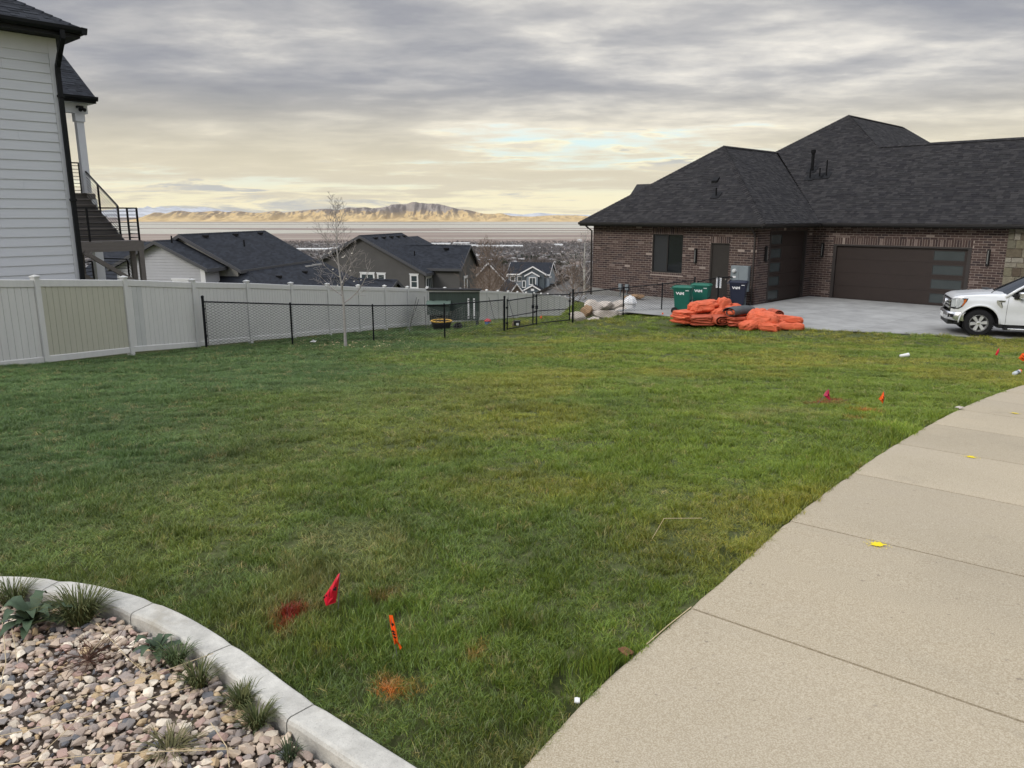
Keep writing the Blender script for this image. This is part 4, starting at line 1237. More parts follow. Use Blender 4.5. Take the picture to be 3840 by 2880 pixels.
m_gar = mat('brown_garage_door', (.030, .021, .018), .5, .35, var=.12, vscale=3)
m_gtrim = mat('garage_trim', (.036, .030, .028), .55, .35, var=.08)
m_frost = mat('frosted_glass', (.050, .060, .061), .25, .5, var=.1, vscale=1.5)
def garage(M, g, panes, nsec=4):
    z0, z1 = 0.0, g[3] - PADZ; t = .14
    T = MB()
    T.box(g[0], -.02, z0, g[0] + t, .20, z1, M=M); T.box(g[1] - t, -.02, z0, g[1], .20, z1, M=M); T.box(g[0] + t, -.02, z1 - .07, g[1] - t, .20, z1, M=M)
    T.build('garage_frame', m_gtrim, house)
    x0, x1 = g[0] + t, g[1] - t; hh = (z1 - .07) / nsec
    dr = MB(); dr.box(x0, .125, z0 + .005, x1, .135, z1 - .07, M=M); dr = dr.build('garage_door', m_gar, house)
    for k_ in range(nsec):
        mb = MB(); za, zb = z0 + k_ * hh + .004, z0 + (k_ + 1) * hh - .001
        pz = [(p, q, za + hh * .17, zb - hh * .17) for (p, q) in panes]
        for r_ in rects(x0, x1, za, zb, pz): mb.box(r_[0], .095, r_[2], r_[1], .124, r_[3], M=M)
        s_ = mb.build('door_section', m_gar, dr)
    for k_ in range(nsec):
        za, zb = z0 + k_ * hh + .012, z0 + (k_ + 1) * hh - .003
        for (p, q) in panes:
            mb = MB(); mb.box(p, .110, za + hh * .17, q, .118, zb - hh * .17, M=M); mb.build('pane', m_frost, dr)
            mb = MB(); c0, c1 = za + hh * .17, zb - hh * .17; e_ = .025
            for r_ in rects(p - e_, q + e_, c0 - e_, c1 + e_, [(p, q, c0, c1)]): mb.box(r_[0], .088, r_[2], r_[1], .0945, r_[3], M=M)
            mb.build('pane_frame', m_gtrim, dr)
garage(TZ_((0, W3B - BB, 0)), g3, [(g3[1] - 1.43, g3[1] - .27)], 4)
garage(Matrix.Rotation(math.pi / 2, 4, 'Z'), g2, [(g2[0] + .28, g2[0] + 1.30)], 5)
# wall lamps
m_lampb = mat('black_lamp', (.010, .010, .011), .4, .4, var=0)
m_lampg = mat('lamp_diffuser', (.20, .20, .19), .3, .5, var=.05)
def sconce(M, x, z):
    mb = MB(); mb.box(x - .06, -.035, z - .3, x + .06, -.015, z + .3, M=M); o = mb.build('wall_lamp', m_lampb, house)
    mb = MB(); mb.box(x - .045, -.12, z - .33, x + .045, -.036, z + .33, M=M); mb.build('lamp_body', m_lampb, o)
    mb = MB(); mb.box(x - .015, -.123, z - .26, x + .015, -.1205, z + .26, M=M); mb.build('diffuser', m_lampg, o)
sconce(M1, -18.83 - BA, -.23); sconce(M2, 31.22 - BB, -.06); sconce(M3, -15.42 - BA, -.02); sconce(M3, -8.63 - BA, -.10)
# electric meter cabinet
m_met = mat('grey_meter_steel', (.20, .23, .245), .5, .4, metal=.1, var=.08)
xm0, xm1, zm0, zm1 = -16.94 - BA, -16.13 - BA, -1.62 - PADZ, -.55 - PADZ
mb = MB(); mb.cbox(xm0, -.26, zm0, (xm0 + xm1) / 2 - .02, -.016, zm1, c=.012); mo = mb.build('meter_cabinet', m_met, house)
mb = MB(); mb.cbox((xm0 + xm1) / 2 - .016, -.27, zm0 - .02, xm1, -.016, zm1, c=.012); mb.build('breaker_door', m_met, mo)
mb = MB(); mb.lathe([(.09, 0), (.09, .03), (.075, .05), (.075, .10), (.05, .115), (.005, .118)], 18, M=TZ_((xm0 + .19, -.262, zm1 - .22)) @ Matrix.Rotation(math.pi / 2, 4, 'X')); mb.build('meter_dial', mat('meter_glass', (.55, .56, .55), .15, .6, var=.1, vscale=30), mo)
mb = MB(); mb.box(xm0 + .10, -.272, zm1 - .52, xm0 + .26, -.262, zm1 - .44); mb.build('label_plate', m_whitep, mo)
mb = MB(); mb.tube([(xm1 - .12, -.1, zm0 - .03), (xm1 - .12, -.1, zm0 - .6)], .03, 6); mb.build('conduit', m_met, mo)
# two small junction boxes low on the left of the wall
for xx in (2330, 2360):
    p = at(xx, 1066, 37); a_ = Q2 * (p.x - p.y)
    aa = {2330: -22.95, 2360: -22.55}[xx]
    mb = MB(); mb.box(aa - BA - .08, -.12, -2.0 - PADZ, aa - BA + .10, -.016, -1.72 - PADZ); jo = mb.build('junction_box', m_met, house)
    mb = MB(); mb.tube([(aa - BA, -.05, -2.0 - PADZ), (aa - BA - .03, -.06, -2.7 - PADZ)], .02, 5); mb.build('conduit', m_met, jo)
# roof vents and pipes, on the main front slope and on the wing
m_pipe = mat('black_vent_pipe', (.006, .006, .007), .6, .15, var=.05)
def on_slope(px, py, b_eave):
    r = ray(px, py); rbv = Q2 * (r.x + r.y); t = (ZE - S_ * b_eave - EYE) / (r.z - S_ * rbv)
    return Q2 * (r.x - r.y) * t, rbv * t, r.z * t + EYE
for (px, py, h, r_, cap) in ((3045, 640, .95, .075, True), (3037, 668, .45, .035, False), (3073, 663, .42, .035, False), (3098, 660, .75, .035, False)):
    a_, b_, z_ = on_slope(px, py, be3); q = hp(a_, b_, z_)
    mb = MB(); mb.tube([q - Vector((0, 0, .1)), q + Vector((0, 0, h))], r_, 10)
    if cap: mb.tube([q + Vector((0, 0, h - .12)), q + Vector((0, 0, h + .05))], r_ * 1.5, 10)
    po = mb.build('vent_pipe', m_pipe, house)
    mb = MB(); mb.slab([q + Vector((x, y, y * S_ + .03)) for x, y in ((-.22, -.2), (.22, -.2), (.22, .2), (-.22, .2))], (0, 0, .012)); mb.build('flashing', m_pipe, po)
for (px, py, kind_) in ((2685, 735, 'p'), (2683, 680, 'v')):
    a_, b_, z_ = on_slope(px, py, be); q = hp(a_, b_, z_)
    mb = MB()
    if kind_ == 'p':
        mb.tube([q - Vector((0, 0, .1)), q + Vector((0, 0, .36))], .035, 8); mb.slab([q + Vector((x, y, y * S_ + .03)) for x, y in ((-.2, -.18), (.2, -.18), (.2, .18), (-.2, .18))], (0, 0, .012))
    else:
        mb.slab([q + Vector((x, y, y * S_ + .02)) for x, y in ((-.14, -.12), (.14, -.12), (.14, .12), (-.14, .12))], (0, 0, .1))
    mb.build('roof_vent' if kind_ == 'v' else 'vent_pipe', m_pipe, house)
# ================================================================== WHITE HOUSE ON THE LEFT
LA = R(48)
LC = Vector((-10.33, 18.6, -2.1))
lh = thing('white_siding_house', 'tall white lap-sided house with black roof edge behind the vinyl fence', 'house', LC, LA)
def lw(x, y, z): return Vector((x, y, z - LC.z))        # local x along the wall away from camera, y into the house; world z
m_sid = mat('white_lap_siding', (.585, .60, .635), .6, .3, var=.05, vscale=3, streak=(.5, .5, 9), bump=.0015, bscale=9)
m_trim = mat('white_trim_board', (.60, .61, .635), .55, .3, var=.04, vscale=3)
m_black = mat('black_metal_trim', (.007, .008, .010), .5, .2, var=.1)
mb = MB(); mb.box(-14, .0, 0, 0, .2, 5.45 - LC.z); mb.build('wall', m_trim, lh)
mb = MB(); mb.box(-.2, .201, 0, 0, 12, 5.45 - LC.z); mb.build('wall', m_trim, lh)
mb = MB(); mb.box(-.15, -.035, 0, .03, .0, 5.46 - LC.z); mb.build('corner_board', m_trim, lh)
mb = MB(); mb.box(0.0, .0, 0, .032, .14, 5.46 - LC.z); mb.build('corner_board', m_trim, lh)
mb = MB(); mb.box(-14, -.03, 5.12 - LC.z, -.151, -.001, 5.46 - LC.z); mb.build('frieze_board', m_trim, lh)
r2 = random.Random(8); z = 5.12 - .212; e = .212
while z > -.9:
    cuts = [-14, -.152]; nj = r2.choice((0, 1, 1, 2))
    for _ in range(nj): cuts.append(-.6 - 4.0 * r2.random())
    cuts.sort()
    for p, q in zip(cuts[:-1], cuts[1:]):
        if q - p < .02: continue
        mb = MB(); y0, y1 = -.030, -.014
        mb.add([(p + .001, y0, z - LC.z), (q - .001, y0, z - LC.z), (q - .001, 0, z - LC.z), (p + .001, 0, z - LC.z), (p + .001, y1, z + e - LC.z), (q - .001, y1, z + e - LC.z)],
               [(0, 1, 5, 4), (3, 2, 1, 0), (0, 4, 3), (1, 2, 5)])
        mb.build('siding_plank', m_sid, lh)
    z -= e
# main roof: eaves, hip corner, gutters
ZL, SLp, OVL = 5.68, .60, .42
eA, eB = lw(-14, -OVL, ZL), lw(OVL, -OVL, ZL); eC = lw(OVL, 9, ZL)
pkL = lw(OVL - 5, -OVL + 5, ZL + SLp * 5)
f1, us = shingle_face(lh, [eA, eB, pkL, lw(-14, -OVL + 5, ZL + SLp * 5)], 140, SH_COOL, seed=71, near=lambda u, v: u > 9)
f2, us2 = shingle_face(lh, [eB, eC, lw(OVL - 5, 9, ZL + SLp * 5), pkL], 0, SH_COOL, seed=72)
f1.add(f2.v, f2.f); f1.c = f1.c[:len(f1.v) - len(f2.v)] + list(f2.c)
ridge_caps(f1, eB, pkL, SH_COOL, 5, w=.14, step=.20)
f1.build('shingle', m_shingle, lh, kind='stuff')
def gutter(root, p, q, out, m, nm='gutter'):
    out = Vector(out); mb = MB()
    mb.grid([[e_ + out * x + Vector((0, 0, z)) for x, z in [(.0, .01), (0, -.13), (.085, -.13), (.12, -.07), (.13, .0), (.118, -.002), (.1, -.05), (.02, -.06)]] for e_ in (p, q)])
    mb.poly([p + out * x + Vector((0, 0, z)) for x, z in [(.0, .01), (0, -.13), (.085, -.13), (.12, -.07), (.13, .0)]]); mb.poly([q + out * x + Vector((0, 0, z)) for x, z in [(.0, .01), (0, -.13), (.085, -.13), (.12, -.07), (.13, .0)]])
    mb.build(nm, m, root)
gutter(lh, eA, eB + Vector((.12, 0, 0)), (0, -1, 0), m_black); gutter(lh, eB + Vector((0, -.12, 0)), eC, (1, 0, 0), m_black)
mb = MB(); mb.box(-14, -OVL, ZL - LC.z - .21, OVL, -OVL + .025, ZL - LC.z - .02); mb.box(OVL - .025, -OVL + .026, ZL - LC.z - .21, OVL, 9, ZL - LC.z - .02); mb.build('fascia', m_black, lh)
m_sof = mat('black_vented_soffit', (.016, .018, .024), .7, .3, var=.2, vscale=8, streak=(18, .2, 1))
k_ = -14
while k_ < OVL - .03:
    mb = MB(); mb.box(k_ + .004, -OVL + .026, ZL - LC.z - .205, min(k_ + .296, OVL - .03), -.002, ZL - LC.z - .19); 
    if k_ > -6: mb.build('soffit_panel', m_sof, lh)
    k_ += .3
mb = MB(); mb.box(.033, .0, ZL - LC.z - .205, OVL - .03, 9, ZL - LC.z - .19); mb.build('soffit_panel', m_sof, lh)
# downspout down the corner
def sq_tube(mb, path, w):
    mb.tube(path, w, 4)
mb = MB(); sq_tube(mb, [lw(.0, -.56, 5.56), lw(.0, -.56, 5.40), lw(-.02, -.42, 5.20), lw(-.02, -.11, 4.86), lw(-.02, -.085, 4.70), lw(-.02, -.085, -.9)], .066); ds = mb.build('downspout', m_black, lh)
for zz_ in (4.2, 1.9):
    mb = MB(); mb.box(-.085, -.15, zz_ - LC.z, .045, -.02, zz_ - LC.z + .05); mb.build('strap', m_black, ds)
# covered rear deck: gable roof, beam, post
s2, ze2, y0 = .67, 5.29, 7.5
pR = [lw(0.2, y0, ze2), lw(3.6, y0, ze2), lw(3.6, y0 + 4.2, ze2 + s2 * 4.2), lw(.2, y0 + 4.2, ze2 + s2 * 4.2)]
f3, us3 = shingle_face(lh, pR, 60, SH_COOL, seed=74)
f3.build('shingle', m_shingle, lh, kind='stuff')
gutter(lh, pR[0], pR[1] + Vector((.06, 0, 0)), (0, -1, 0), m_black)
mb = MB(); mb.slab([pR[1] + Vector((.0, 0, .0)), pR[2], pR[2] + Vector((0, 0, -.2)), pR[1] + Vector((0, 0, -.2))], (.03, 0, 0)); mb.build('fascia', m_black, lh)
mb = MB(); mb.box(.2, y0, ze2 - LC.z - .2, 3.6, y0 + .02, ze2 - LC.z - .01); mb.build('fascia', m_black, lh)
mb = MB(); mb.box(.2, y0 + .021, ze2 - LC.z - .2, 3.6, y0 + 4, ze2 - LC.z - .18); mb.build('soffit_panel', m_trim, lh)
mb = MB(); mb.box(.2, y0 + .3, ze2 - LC.z - .5, 3.45, y0 + .55, ze2 - LC.z - .201); mb.build('porch_beam', m_trim, lh)
zd = 2.28
mb = MB(); mb.box(3.08, y0 + .31, zd - LC.z, 3.30, y0 + .53, ze2 - LC.z - .502); po = mb.build('porch_post', m_trim, lh)
mb = MB(); mb.box(3.045, y0 + .275, ze2 - LC.z - .76, 3.335, y0 + .565, ze2 - LC.z - .503); mb.build('capital', m_trim, po)
# security lamp on the post
mb = MB(); mb.lathe([(.02, 0), (.06, .1), (.06, .13)], 8, M=Matrix.Translation((3.16, y0 + .2, ze2 - LC.z - .36)) @ Matrix.Rotation(R(120), 4, 'X'))
mb.lathe([(.02, 0), (.06, .1), (.06, .13)], 8, M=Matrix.Translation((3.24, y0 + .2, ze2 - LC.z - .36)) @ Matrix.Rotation(R(120), 4, 'X') @ Matrix.Rotation(R(30), 4, 'Y'))
mb.box(3.1, y0 + .2, ze2 - LC.z - .34, 3.3, y0 + .3, ze2 - LC.z - .28); mb.build('security_lamp', m_black, lh)

# ---------------- deck stair (its own thing, bolted to the house side)
st = thing('deck_stair', 'grey composite deck stair with black rod railing beside the white house', 'stair', LC, LA)
m_comp = mat('grey_composite_board', (.15, .134, .122), .7, .3, var=.16, vscale=3, streak=(1, 6, 6))
m_comp_d = mat('dark_composite_board', (.085, .077, .071), .7, .3, var=.16, vscale=3, streak=(1, 6, 6))
NS = 8; yT, yL = 8.35, 5.50; zl = .80; rise = (zd - zl) / NS; run = (yT - yL) / NS
xs0, xs1 = 1.95, 3.2
for k in range(NS):
    y = yL + k * run; z_ = zl + (k + 1) * rise
    mb = MB(); mb.box(xs0, y - .02, z_ - LC.z - .035, xs1, y + run + .0, z_ - LC.z); mb.build('tread', m_comp, st)
    mb = MB(); mb.box(xs0, y + .0, z_ - LC.z - rise, xs1, y + .02, z_ - LC.z - .036); mb.build('riser', m_comp_d, st)
mb = MB(); mb.slab([lw(xs1 + .002, yL - .05, zl + .02), lw(xs1 + .002, yL - .05, zl - .25), lw(xs1 + .002, yT, zd - .35), lw(xs1 + .002, yT, zd)], (.04, 0, 0)); mb.build('stringer', m_black, st)
mb = MB(); mb.box(-.2, yT, zd - LC.z - .25, 3.6, yT + 4, zd - LC.z); mb.build('deck_floor', m_comp, st)
# landing
lx0, lx1, ly0, ly1 = -.9, 3.50, 4.75, 5.49
k_ = lx0
nbd = 6
for k in range(nbd):
    y = ly0 + (ly1 - ly0) / nbd * k; mb = MB(); mb.box(lx0, y + .003, zl - LC.z - .03, lx1, y + (ly1 - ly0) / nbd - .003, zl - LC.z); mb.build('deck_board', m_comp, st)
mb = MB(); mb.box(lx0, ly0 - .03, zl - LC.z - .31, lx1 - .14, ly0 - .001, zl - LC.z - .032); mb.build('rim_board', m_comp, st)
mb = MB(); mb.box(lx1 + .001, ly0, zl - LC.z - .31, lx1 + .03, ly1, zl - LC.z - .032); mb.build('rim_board', m_comp, st)
zg_ = -2.6
for (x, y) in ((lx1 - .07, ly0 + .04), (lx1 - .07, ly1 - .08), (lx1 - 1.6, ly1 - .08), (.4, ly0 + .06)):
    mb = MB(); mb.box(x - .07, y - .07, zg_ - LC.z, x + .07, y + .07, zl - LC.z - .032); mb.build('support_post', m_comp, st)
def bar(mb, p, q, w):
    mb.tube([p, q], w, 4)
for (p, q) in ((lw(lx1 - 1.75, ly0 - .05, zl - .3), lw(lx1 - .1, ly0 - .05, zl - 1.45)), (lw(lx1 - 2.6, ly0 + .3, zl - .35), lw(lx1 - .9, ly0 + .3, zl - 1.6)), (lw(lx1 - 1.9, ly0 - .02, zl - .3), lw(lx1 - 2.9, ly0 - .02, zl - 1.3)), (lw(lx1 - 2.3, ly0 - .05, zl - .3), lw(lx1 - 3.2, ly0 - .05, zl - 1.1))):
    mb = MB(); bar(mb, p, q, .085); mb.build('brace', m_comp, st)
m_rail = mat('black_railing', (.007, .007, .009), .5, .2, var=.1)
def railing(root, p, q, h=1.0, nb=8, posts=2):
    """rod railing between two deck points (local)"""
    up = Vector((0, 0, h))
    for k in range(posts):
        f = k / (posts - 1) if posts > 1 else 0; o_ = p.lerp(q, f)
        mb = MB(); mb.tube([o_, o_ + up], .034, 4); mb.build('rail_post', m_rail, root)
    mb = MB(); mb.tube([p + up, q + up], .028, 4); mb.build('handrail', m_rail, root)
    for k in range(nb):
        zz_ = Vector((0, 0, h * (k + .8) / (nb + .6)))
        mb = MB(); mb.tube([p + zz_, q + zz_], .010, 5); mb.build('rail_rod', m_rail, root)
railing(st, lw(lx0, ly0 + .04, zl), lw(lx1 - .07, ly0 + .04, zl), .98, 8, 4)
railing(st, lw(lx1 - .07, ly0 + .04, zl), lw(lx1 - .07, yL + .0, zl), .98, 8, 2)
railing(st, lw(xs1 - .02, yL + .05, zl + .1), lw(xs1 - .02, yT, zd), .95, 9, 3)
railing(st, lw(xs1 - .02, yT, zd), lw(xs1 - 3.5, yT, zd), .98, 8, 3)
# lower deck rail and a white column behind the landing
pp = at(375, 968, 27.5) - LC; qq = at(478, 972, 27.5) - LC; rr = at(508, 1012, 27.0) - LC
Rm = Matrix.Rotation(-LA, 3, 'Z')
pp, qq, rr = Rm @ pp, Rm @ qq, Rm @ rr
low = thing('lower_deck', 'lower deck with black rod railing and white column seen under the stair landing', 'deck', LC, LA)
for (a_, b_) in ((pp, qq), (qq, rr), (Rm @ (at(305, 985, 26) - LC), Rm @ (at(345, 980, 26) - LC))):
    railing(low, a_ - Vector((0, 0, .9)), b_ - Vector((0, 0, .9)), .9, 7, 2)
cc_ = Rm @ (at(372, 1000, 26.5) - LC)
mb = MB(); mb.box(cc_.x - .13, cc_.y - .13, -1.5, cc_.x + .13, cc_.y + .13, zd - LC.z - .2); mb.build('column', m_trim, low)
mb = MB(); mb.box(min(pp.x, qq.x) - .5, min(pp.y, qq.y) - .3, pp.z - 1.05, max(pp.x, qq.x) + .3, max(pp.y, qq.y) + 2, pp.z - .92); mb.build('deck_floor', m_comp, low)
# ================================================================== HOUSES BELOW THE FENCE
def roof_far(name, rgb, rows=.085, amt=.28):
    m = bpy.data.materials.new(name); m.use_nodes = True; nt = m.node_tree; b = nt.nodes['Principled BSDF']
    pos = nd(nt, 'ShaderNodeNewGeometry').outputs['Position']; s = nd(nt, 'ShaderNodeSeparateXYZ', {0: pos})
    zr = mth(nt, 'DIVIDE', s.outputs[2], rows); fr_ = mth(nt, 'FRACT', zr); fl_ = mth(nt, 'FLOOR', zr)
    along = mth(nt, 'ADD', mth(nt, 'MULTIPLY', s.outputs[0], 3.7), mth(nt, 'MULTIPLY', s.outputs[1], 2.1))
    cell = nd(nt, 'ShaderNodeCombineXYZ', {0: mth(nt, 'FLOOR', mth(nt, 'ADD', along, mth(nt, 'MULTIPLY', fl_, .37))), 1: fl_, 2: 0.0}).outputs[0]
    wn = nd(nt, 'ShaderNodeTexWhiteNoise', {0: cell}).outputs[0]
    f = mth(nt, 'MULTIPLY', maprange(nt, wn, 0, 1, 1 - amt, 1 + amt), maprange(nt, fr_, 0.0, 0.18, .62, 1.0))
    nz = nd(nt, 'ShaderNodeTexNoise', {'Vector': pos, 'Scale': .8, 'Detail': 4.0}).outputs[0]
    f = mth(nt, 'MULTIPLY', f, maprange(nt, nz, .3, .7, .88, 1.12))
    v = nd(nt, 'ShaderNodeVectorMath', {0: rgb, 1: f}, operation='MULTIPLY'); nt.links.new(v.outputs[0], b.inputs['Base Color'])
    b.inputs['Roughness'].default_value = .95; b.inputs['Specular IOR Level'].default_value = .2
    return m
m_rfar = roof_far('grey_blue_shingles', (.024, .027, .034))
m_rbrown = roof_far('brown_shingles', (.045, .037, .032))
m_stuc = mat('grey_stucco', (.098, .094, .090), .9, .2, var=.08, vscale=1.2, bump=.003, bscale=30)
m_stuc_l = mat('light_stucco', (.34, .33, .31), .9, .2, var=.06, vscale=1.2)
m_barge = mat('grey_barge', (.075, .075, .080), .6, .3, var=.06)
m_barge_w = mat('white_barge', (.72, .72, .72), .5, .3, var=.05)
m_lap = mat('pale_grey_siding', (.42, .42, .44), .6, .3, var=.05)
m_blue = mat('blue_grey_siding', (.20, .235, .265), .7, .3, var=.06, vscale=.8, streak=(.2, .2, 9))
m_dgreen = mat('dark_slate_siding', (.07, .086, .096), .7, .3, var=.06)
m_tan = mat('tan_stucco', (.24, .20, .17), .9, .2, var=.08)
m_lgrey = mat('mid_grey_stucco', (.19, .19, .195), .9, .2, var=.06)
m_wglass = mat('house_window_glass', (.05, .065, .07), .08, .6, var=.0)

def gable(root, xc, y0, y1, zr, hw, s, zg, roof, wall, barge, ov=.35, ovy=.35, swap=False, wall_l=True, barge_h=.22, ends=(True, True), lap=None):
    """gable block: ridge along local y (or x with swap) from y0 to y1 at x = xc; hw includes the eave overhang"""
    T = (lambda x, y, z: Vector((y, x, z))) if swap else (lambda x, y, z: Vector((x, y, z)))
    th = .14
    for sg in (-1, 1):
        e = T(xc + sg * hw, y0, zr - s * hw); f = T(xc + sg * hw, y1, zr - s * hw); g_ = T(xc, y1, zr); h_ = T(xc, y0, zr)
        mb = MB(); mb.slab([e, f, g_, h_], (0, 0, -th)); mb.build('roof_slope', roof, root)
        # fascia along the eave
        a_, b_ = T(xc + sg * (hw + .002), y0, zr - s * hw + .01), T(xc + sg * (hw + .002), y1, zr - s * hw + .01)
        mb = MB(); mb.slab([a_, b_, b_ - Vector((0, 0, barge_h)), a_ - Vector((0, 0, barge_h))], T(sg * .03, 0, 0)); mb.build('fascia', barge, root)
        for (yy, on, d_) in ((y0, ends[0], -.035), (y1, ends[1], .035)):
            if not on: continue
            p, q = T(xc + sg * (hw + .03), yy, zr - s * hw + .02), T(xc, yy, zr + .02 + s * .0)
            mb = MB(); mb.slab([p, q, q - Vector((0, 0, barge_h)), p - Vector((0, 0, barge_h))], T(0, d_, 0)); mb.build('barge_board', barge, root)
    w = hw - ov; ze = zr - th - s * w
    for (yy, on, d_) in ((y0 + ovy, ends[0], .15), (y1 - ovy, ends[1], -.15)):
        if not on: continue
        mb = MB(); mb.slab([T(xc - w, yy, zg), T(xc + w, yy, zg), T(xc + w, yy, ze), T(xc, yy, zr - th), T(xc - w, yy, ze)], T(0, d_, 0)); mb.build('gable_wall', wall, root)
        if lap and yy == y0 + ovy:
            z = zr - th - .10
            while z > zg and z > lap[1]:
                hh = min((zr - th - z) / s, w) - .02
                if hh > .15:
                    mb = MB(); hb = min((zr - th - (z + lap[0])) / s, w) - .02; hb = max(hb, .02)
                    mb.add([T(xc - hh, yy - .028, z), T(xc + hh, yy - .028, z), T(xc + hb, yy - .008, z + lap[0]), T(xc - hb, yy - .008, z + lap[0]), T(xc - hh, yy, z), T(xc + hh, yy, z)], [(0, 1, 2, 3), (4, 5, 1, 0)])
                    mb.build('siding_plank', lap[2], root)
                z -= lap[0]
    for sg in (-1, 1):
        mb = MB(); mb.slab([T(xc + sg * w, y0 + ovy + .151, zg), T(xc + sg * w, y1 - ovy - .151, zg), T(xc + sg * w, y1 - ovy - .151, ze), T(xc + sg * w, y0 + ovy + .151, ze)], T(-sg * .15, 0, 0)); mb.build('wall', wall, root)
def window(root, M, w, h, cols=1, rows=1, trim=m_barge_w, t=.11, head=True):
    """window standing on local origin of M: x right, z up, outside is -y"""
    W = MB(); 
    for r_ in rects(-w / 2 - t, w / 2 + t, -t, h + t, [(-w / 2, w / 2, 0, h)]): W.box(r_[0], -.05, r_[2], r_[1], .0, r_[3], M=M)
    if head: W.box(-w / 2 - t - .06, -.07, h + t + .001, w / 2 + t + .06, 0, h + t + .09, M=M)
    o = W.build('window', trim, root)
    cw = w / cols; rh = h / rows
    for a in range(cols):
        for b in range(rows):
            mb = MB(); mb.box(-w / 2 + a * cw + .03, -.025, b * rh + .03, -w / 2 + (a + 1) * cw - .03, -.012, (b + 1) * rh - .03, M=M); mb.build('pane', m_wglass, o)
    S = MB(); S.box(-w / 2 + .001, -.035, .001, w / 2 - .001, -.026, .03, M=M); S.box(-w / 2 + .001, -.035, h - .03, w / 2 - .001, -.026, h - .001, M=M)
    for a in range(cols + 1):
        x = -w / 2 + a * cw; S.box(max(x - .03, -w / 2 + .001), -.036, .031, min(x + .03, w / 2 - .001), -.0262, h - .031, M=M)
    for b in range(1, rows): S.box(-w / 2 + .031, -.037, b * rh - .03, w / 2 - .031, -.0264, b * rh + .03, M=M)
    S.build('sash', trim, o)
    return o
def vents(root, pts, size=.32):
    for p in pts:
        mb = MB(); mb.slab([p + Vector((x, y, 0)) for x, y in ((-size / 2, -size / 2), (size / 2, -size / 2), (size / 2, size / 2), (-size / 2, size / 2))], (0, 0, .16)); mb.build('roof_vent', m_pipe, root)

# ---- house with the pale sided gable (H2)
ang = math.atan2(-.156, .988)
p_ = at(669, 880, 50.1)
h2 = thing('pale_gabled_house', 'pale sided house with grey-blue roofs behind the vinyl fence, near the deck stair', 'house', (p_.x, p_.y, -5.4), ang)
z2 = lambda z: z + 5.4
gable(h2, 0, 0, 11.9, z2(.32), 4.05, .55, 0, m_rfar, m_stuc_l, m_barge, ends=(True, True))
q_ = at(577, 904, 48); dx_, dy_ = q_.x - p_.x, q_.y - p_.y
G = Vector((.988, -.156)); RR = Vector((.156, .988))
gx_, gy_ = dx_ * G.x + dy_ * G.y, dx_ * RR.x + dy_ * RR.y
gable(h2, gx_, gy_, .35, z2(-.01), 3.35, .50, 0, m_rfar, m_lap, m_barge, ends=(True, False), lap=(.178, z2(-4.6), m_lap))
# white corner board and small window on the gable
mb = MB(); mb.box(gx_ + 2.72, gy_ + .31, 0, gx_ + 3.02, gy_ + .349, z2(-1.62)); mb.build('corner_board', m_barge_w, h2)
window(h2, Matrix.Translation((gx_ + 1.35, gy_ + .34, z2(-3.6))), .9, 1.1)
# lower hipped roof on the right
fr_ = [Vector((4.0, 1.0, z2(-2.0))), Vector((1.0, 1.0, z2(-2.0))), Vector((1.0, -4.2, z2(-4.5))), Vector((9.2, -4.2, z2(-4.5)))]
mb = MB(); mb.slab(fr_, (0, 0, -.14)); mb.build('roof_slope', m_rfar, h2)
mb = MB(); mb.slab([Vector((4.0, 1.0, z2(-2.0))), Vector((9.2, -4.2, z2(-4.5))), Vector((9.2, 13, z2(-4.5))), Vector((4.0, 13, z2(-2.0)))], (0, 0, -.14)); mb.build('roof_slope', m_rfar, h2)
cp = MB(); ridge_caps(cp, Vector((9.2, -4.2, z2(-4.48))), Vector((4.0, 1.0, z2(-1.98))), [(.02, .022, .028), (.026, .029, .036)], 3, w=.16, step=.25)
for (a_, b_) in ((Vector((0, 0, z2(.33))), Vector((0, 11.9, z2(.33)))), (Vector((gx_, gy_, z2(.0))), Vector((gx_, .3, z2(.0))))): ridge_caps(cp, a_, b_, [(.02, .022, .028), (.026, .029, .036)], 4, w=.13, step=.3)
cp.build('ridge_cap', m_shingle, h2, kind='stuff')
mb = MB(); mb.box(1.4, -3.8, 0, 8.8, 12.6, z2(-4.7)); mb.build('wall', m_stuc_l, h2)
mb = MB(); mb.box(4.0, 9.0, 0, 4.6, 11.9, z2(-2.2)); mb.build('wall', m_stuc_l, h2)
vents(h2, [Vector((.45, y, z2(.32 - .55 * .45))) for y in (2.4, 6.4, 10.2)] + [Vector((5.2, y, z2(-2.6))) for y in (3.0, 7.2)])
for (x, y, z) in ((1.7, 5.2, -.62), (gx_ + .3, gy_ + 1.4, -.18)):
    mb = MB(); mb.tube([(x, y, z2(z) - .1), (x, y, z2(z) + .45)], .05, 8); mb.build('vent_pipe', m_pipe, h2)

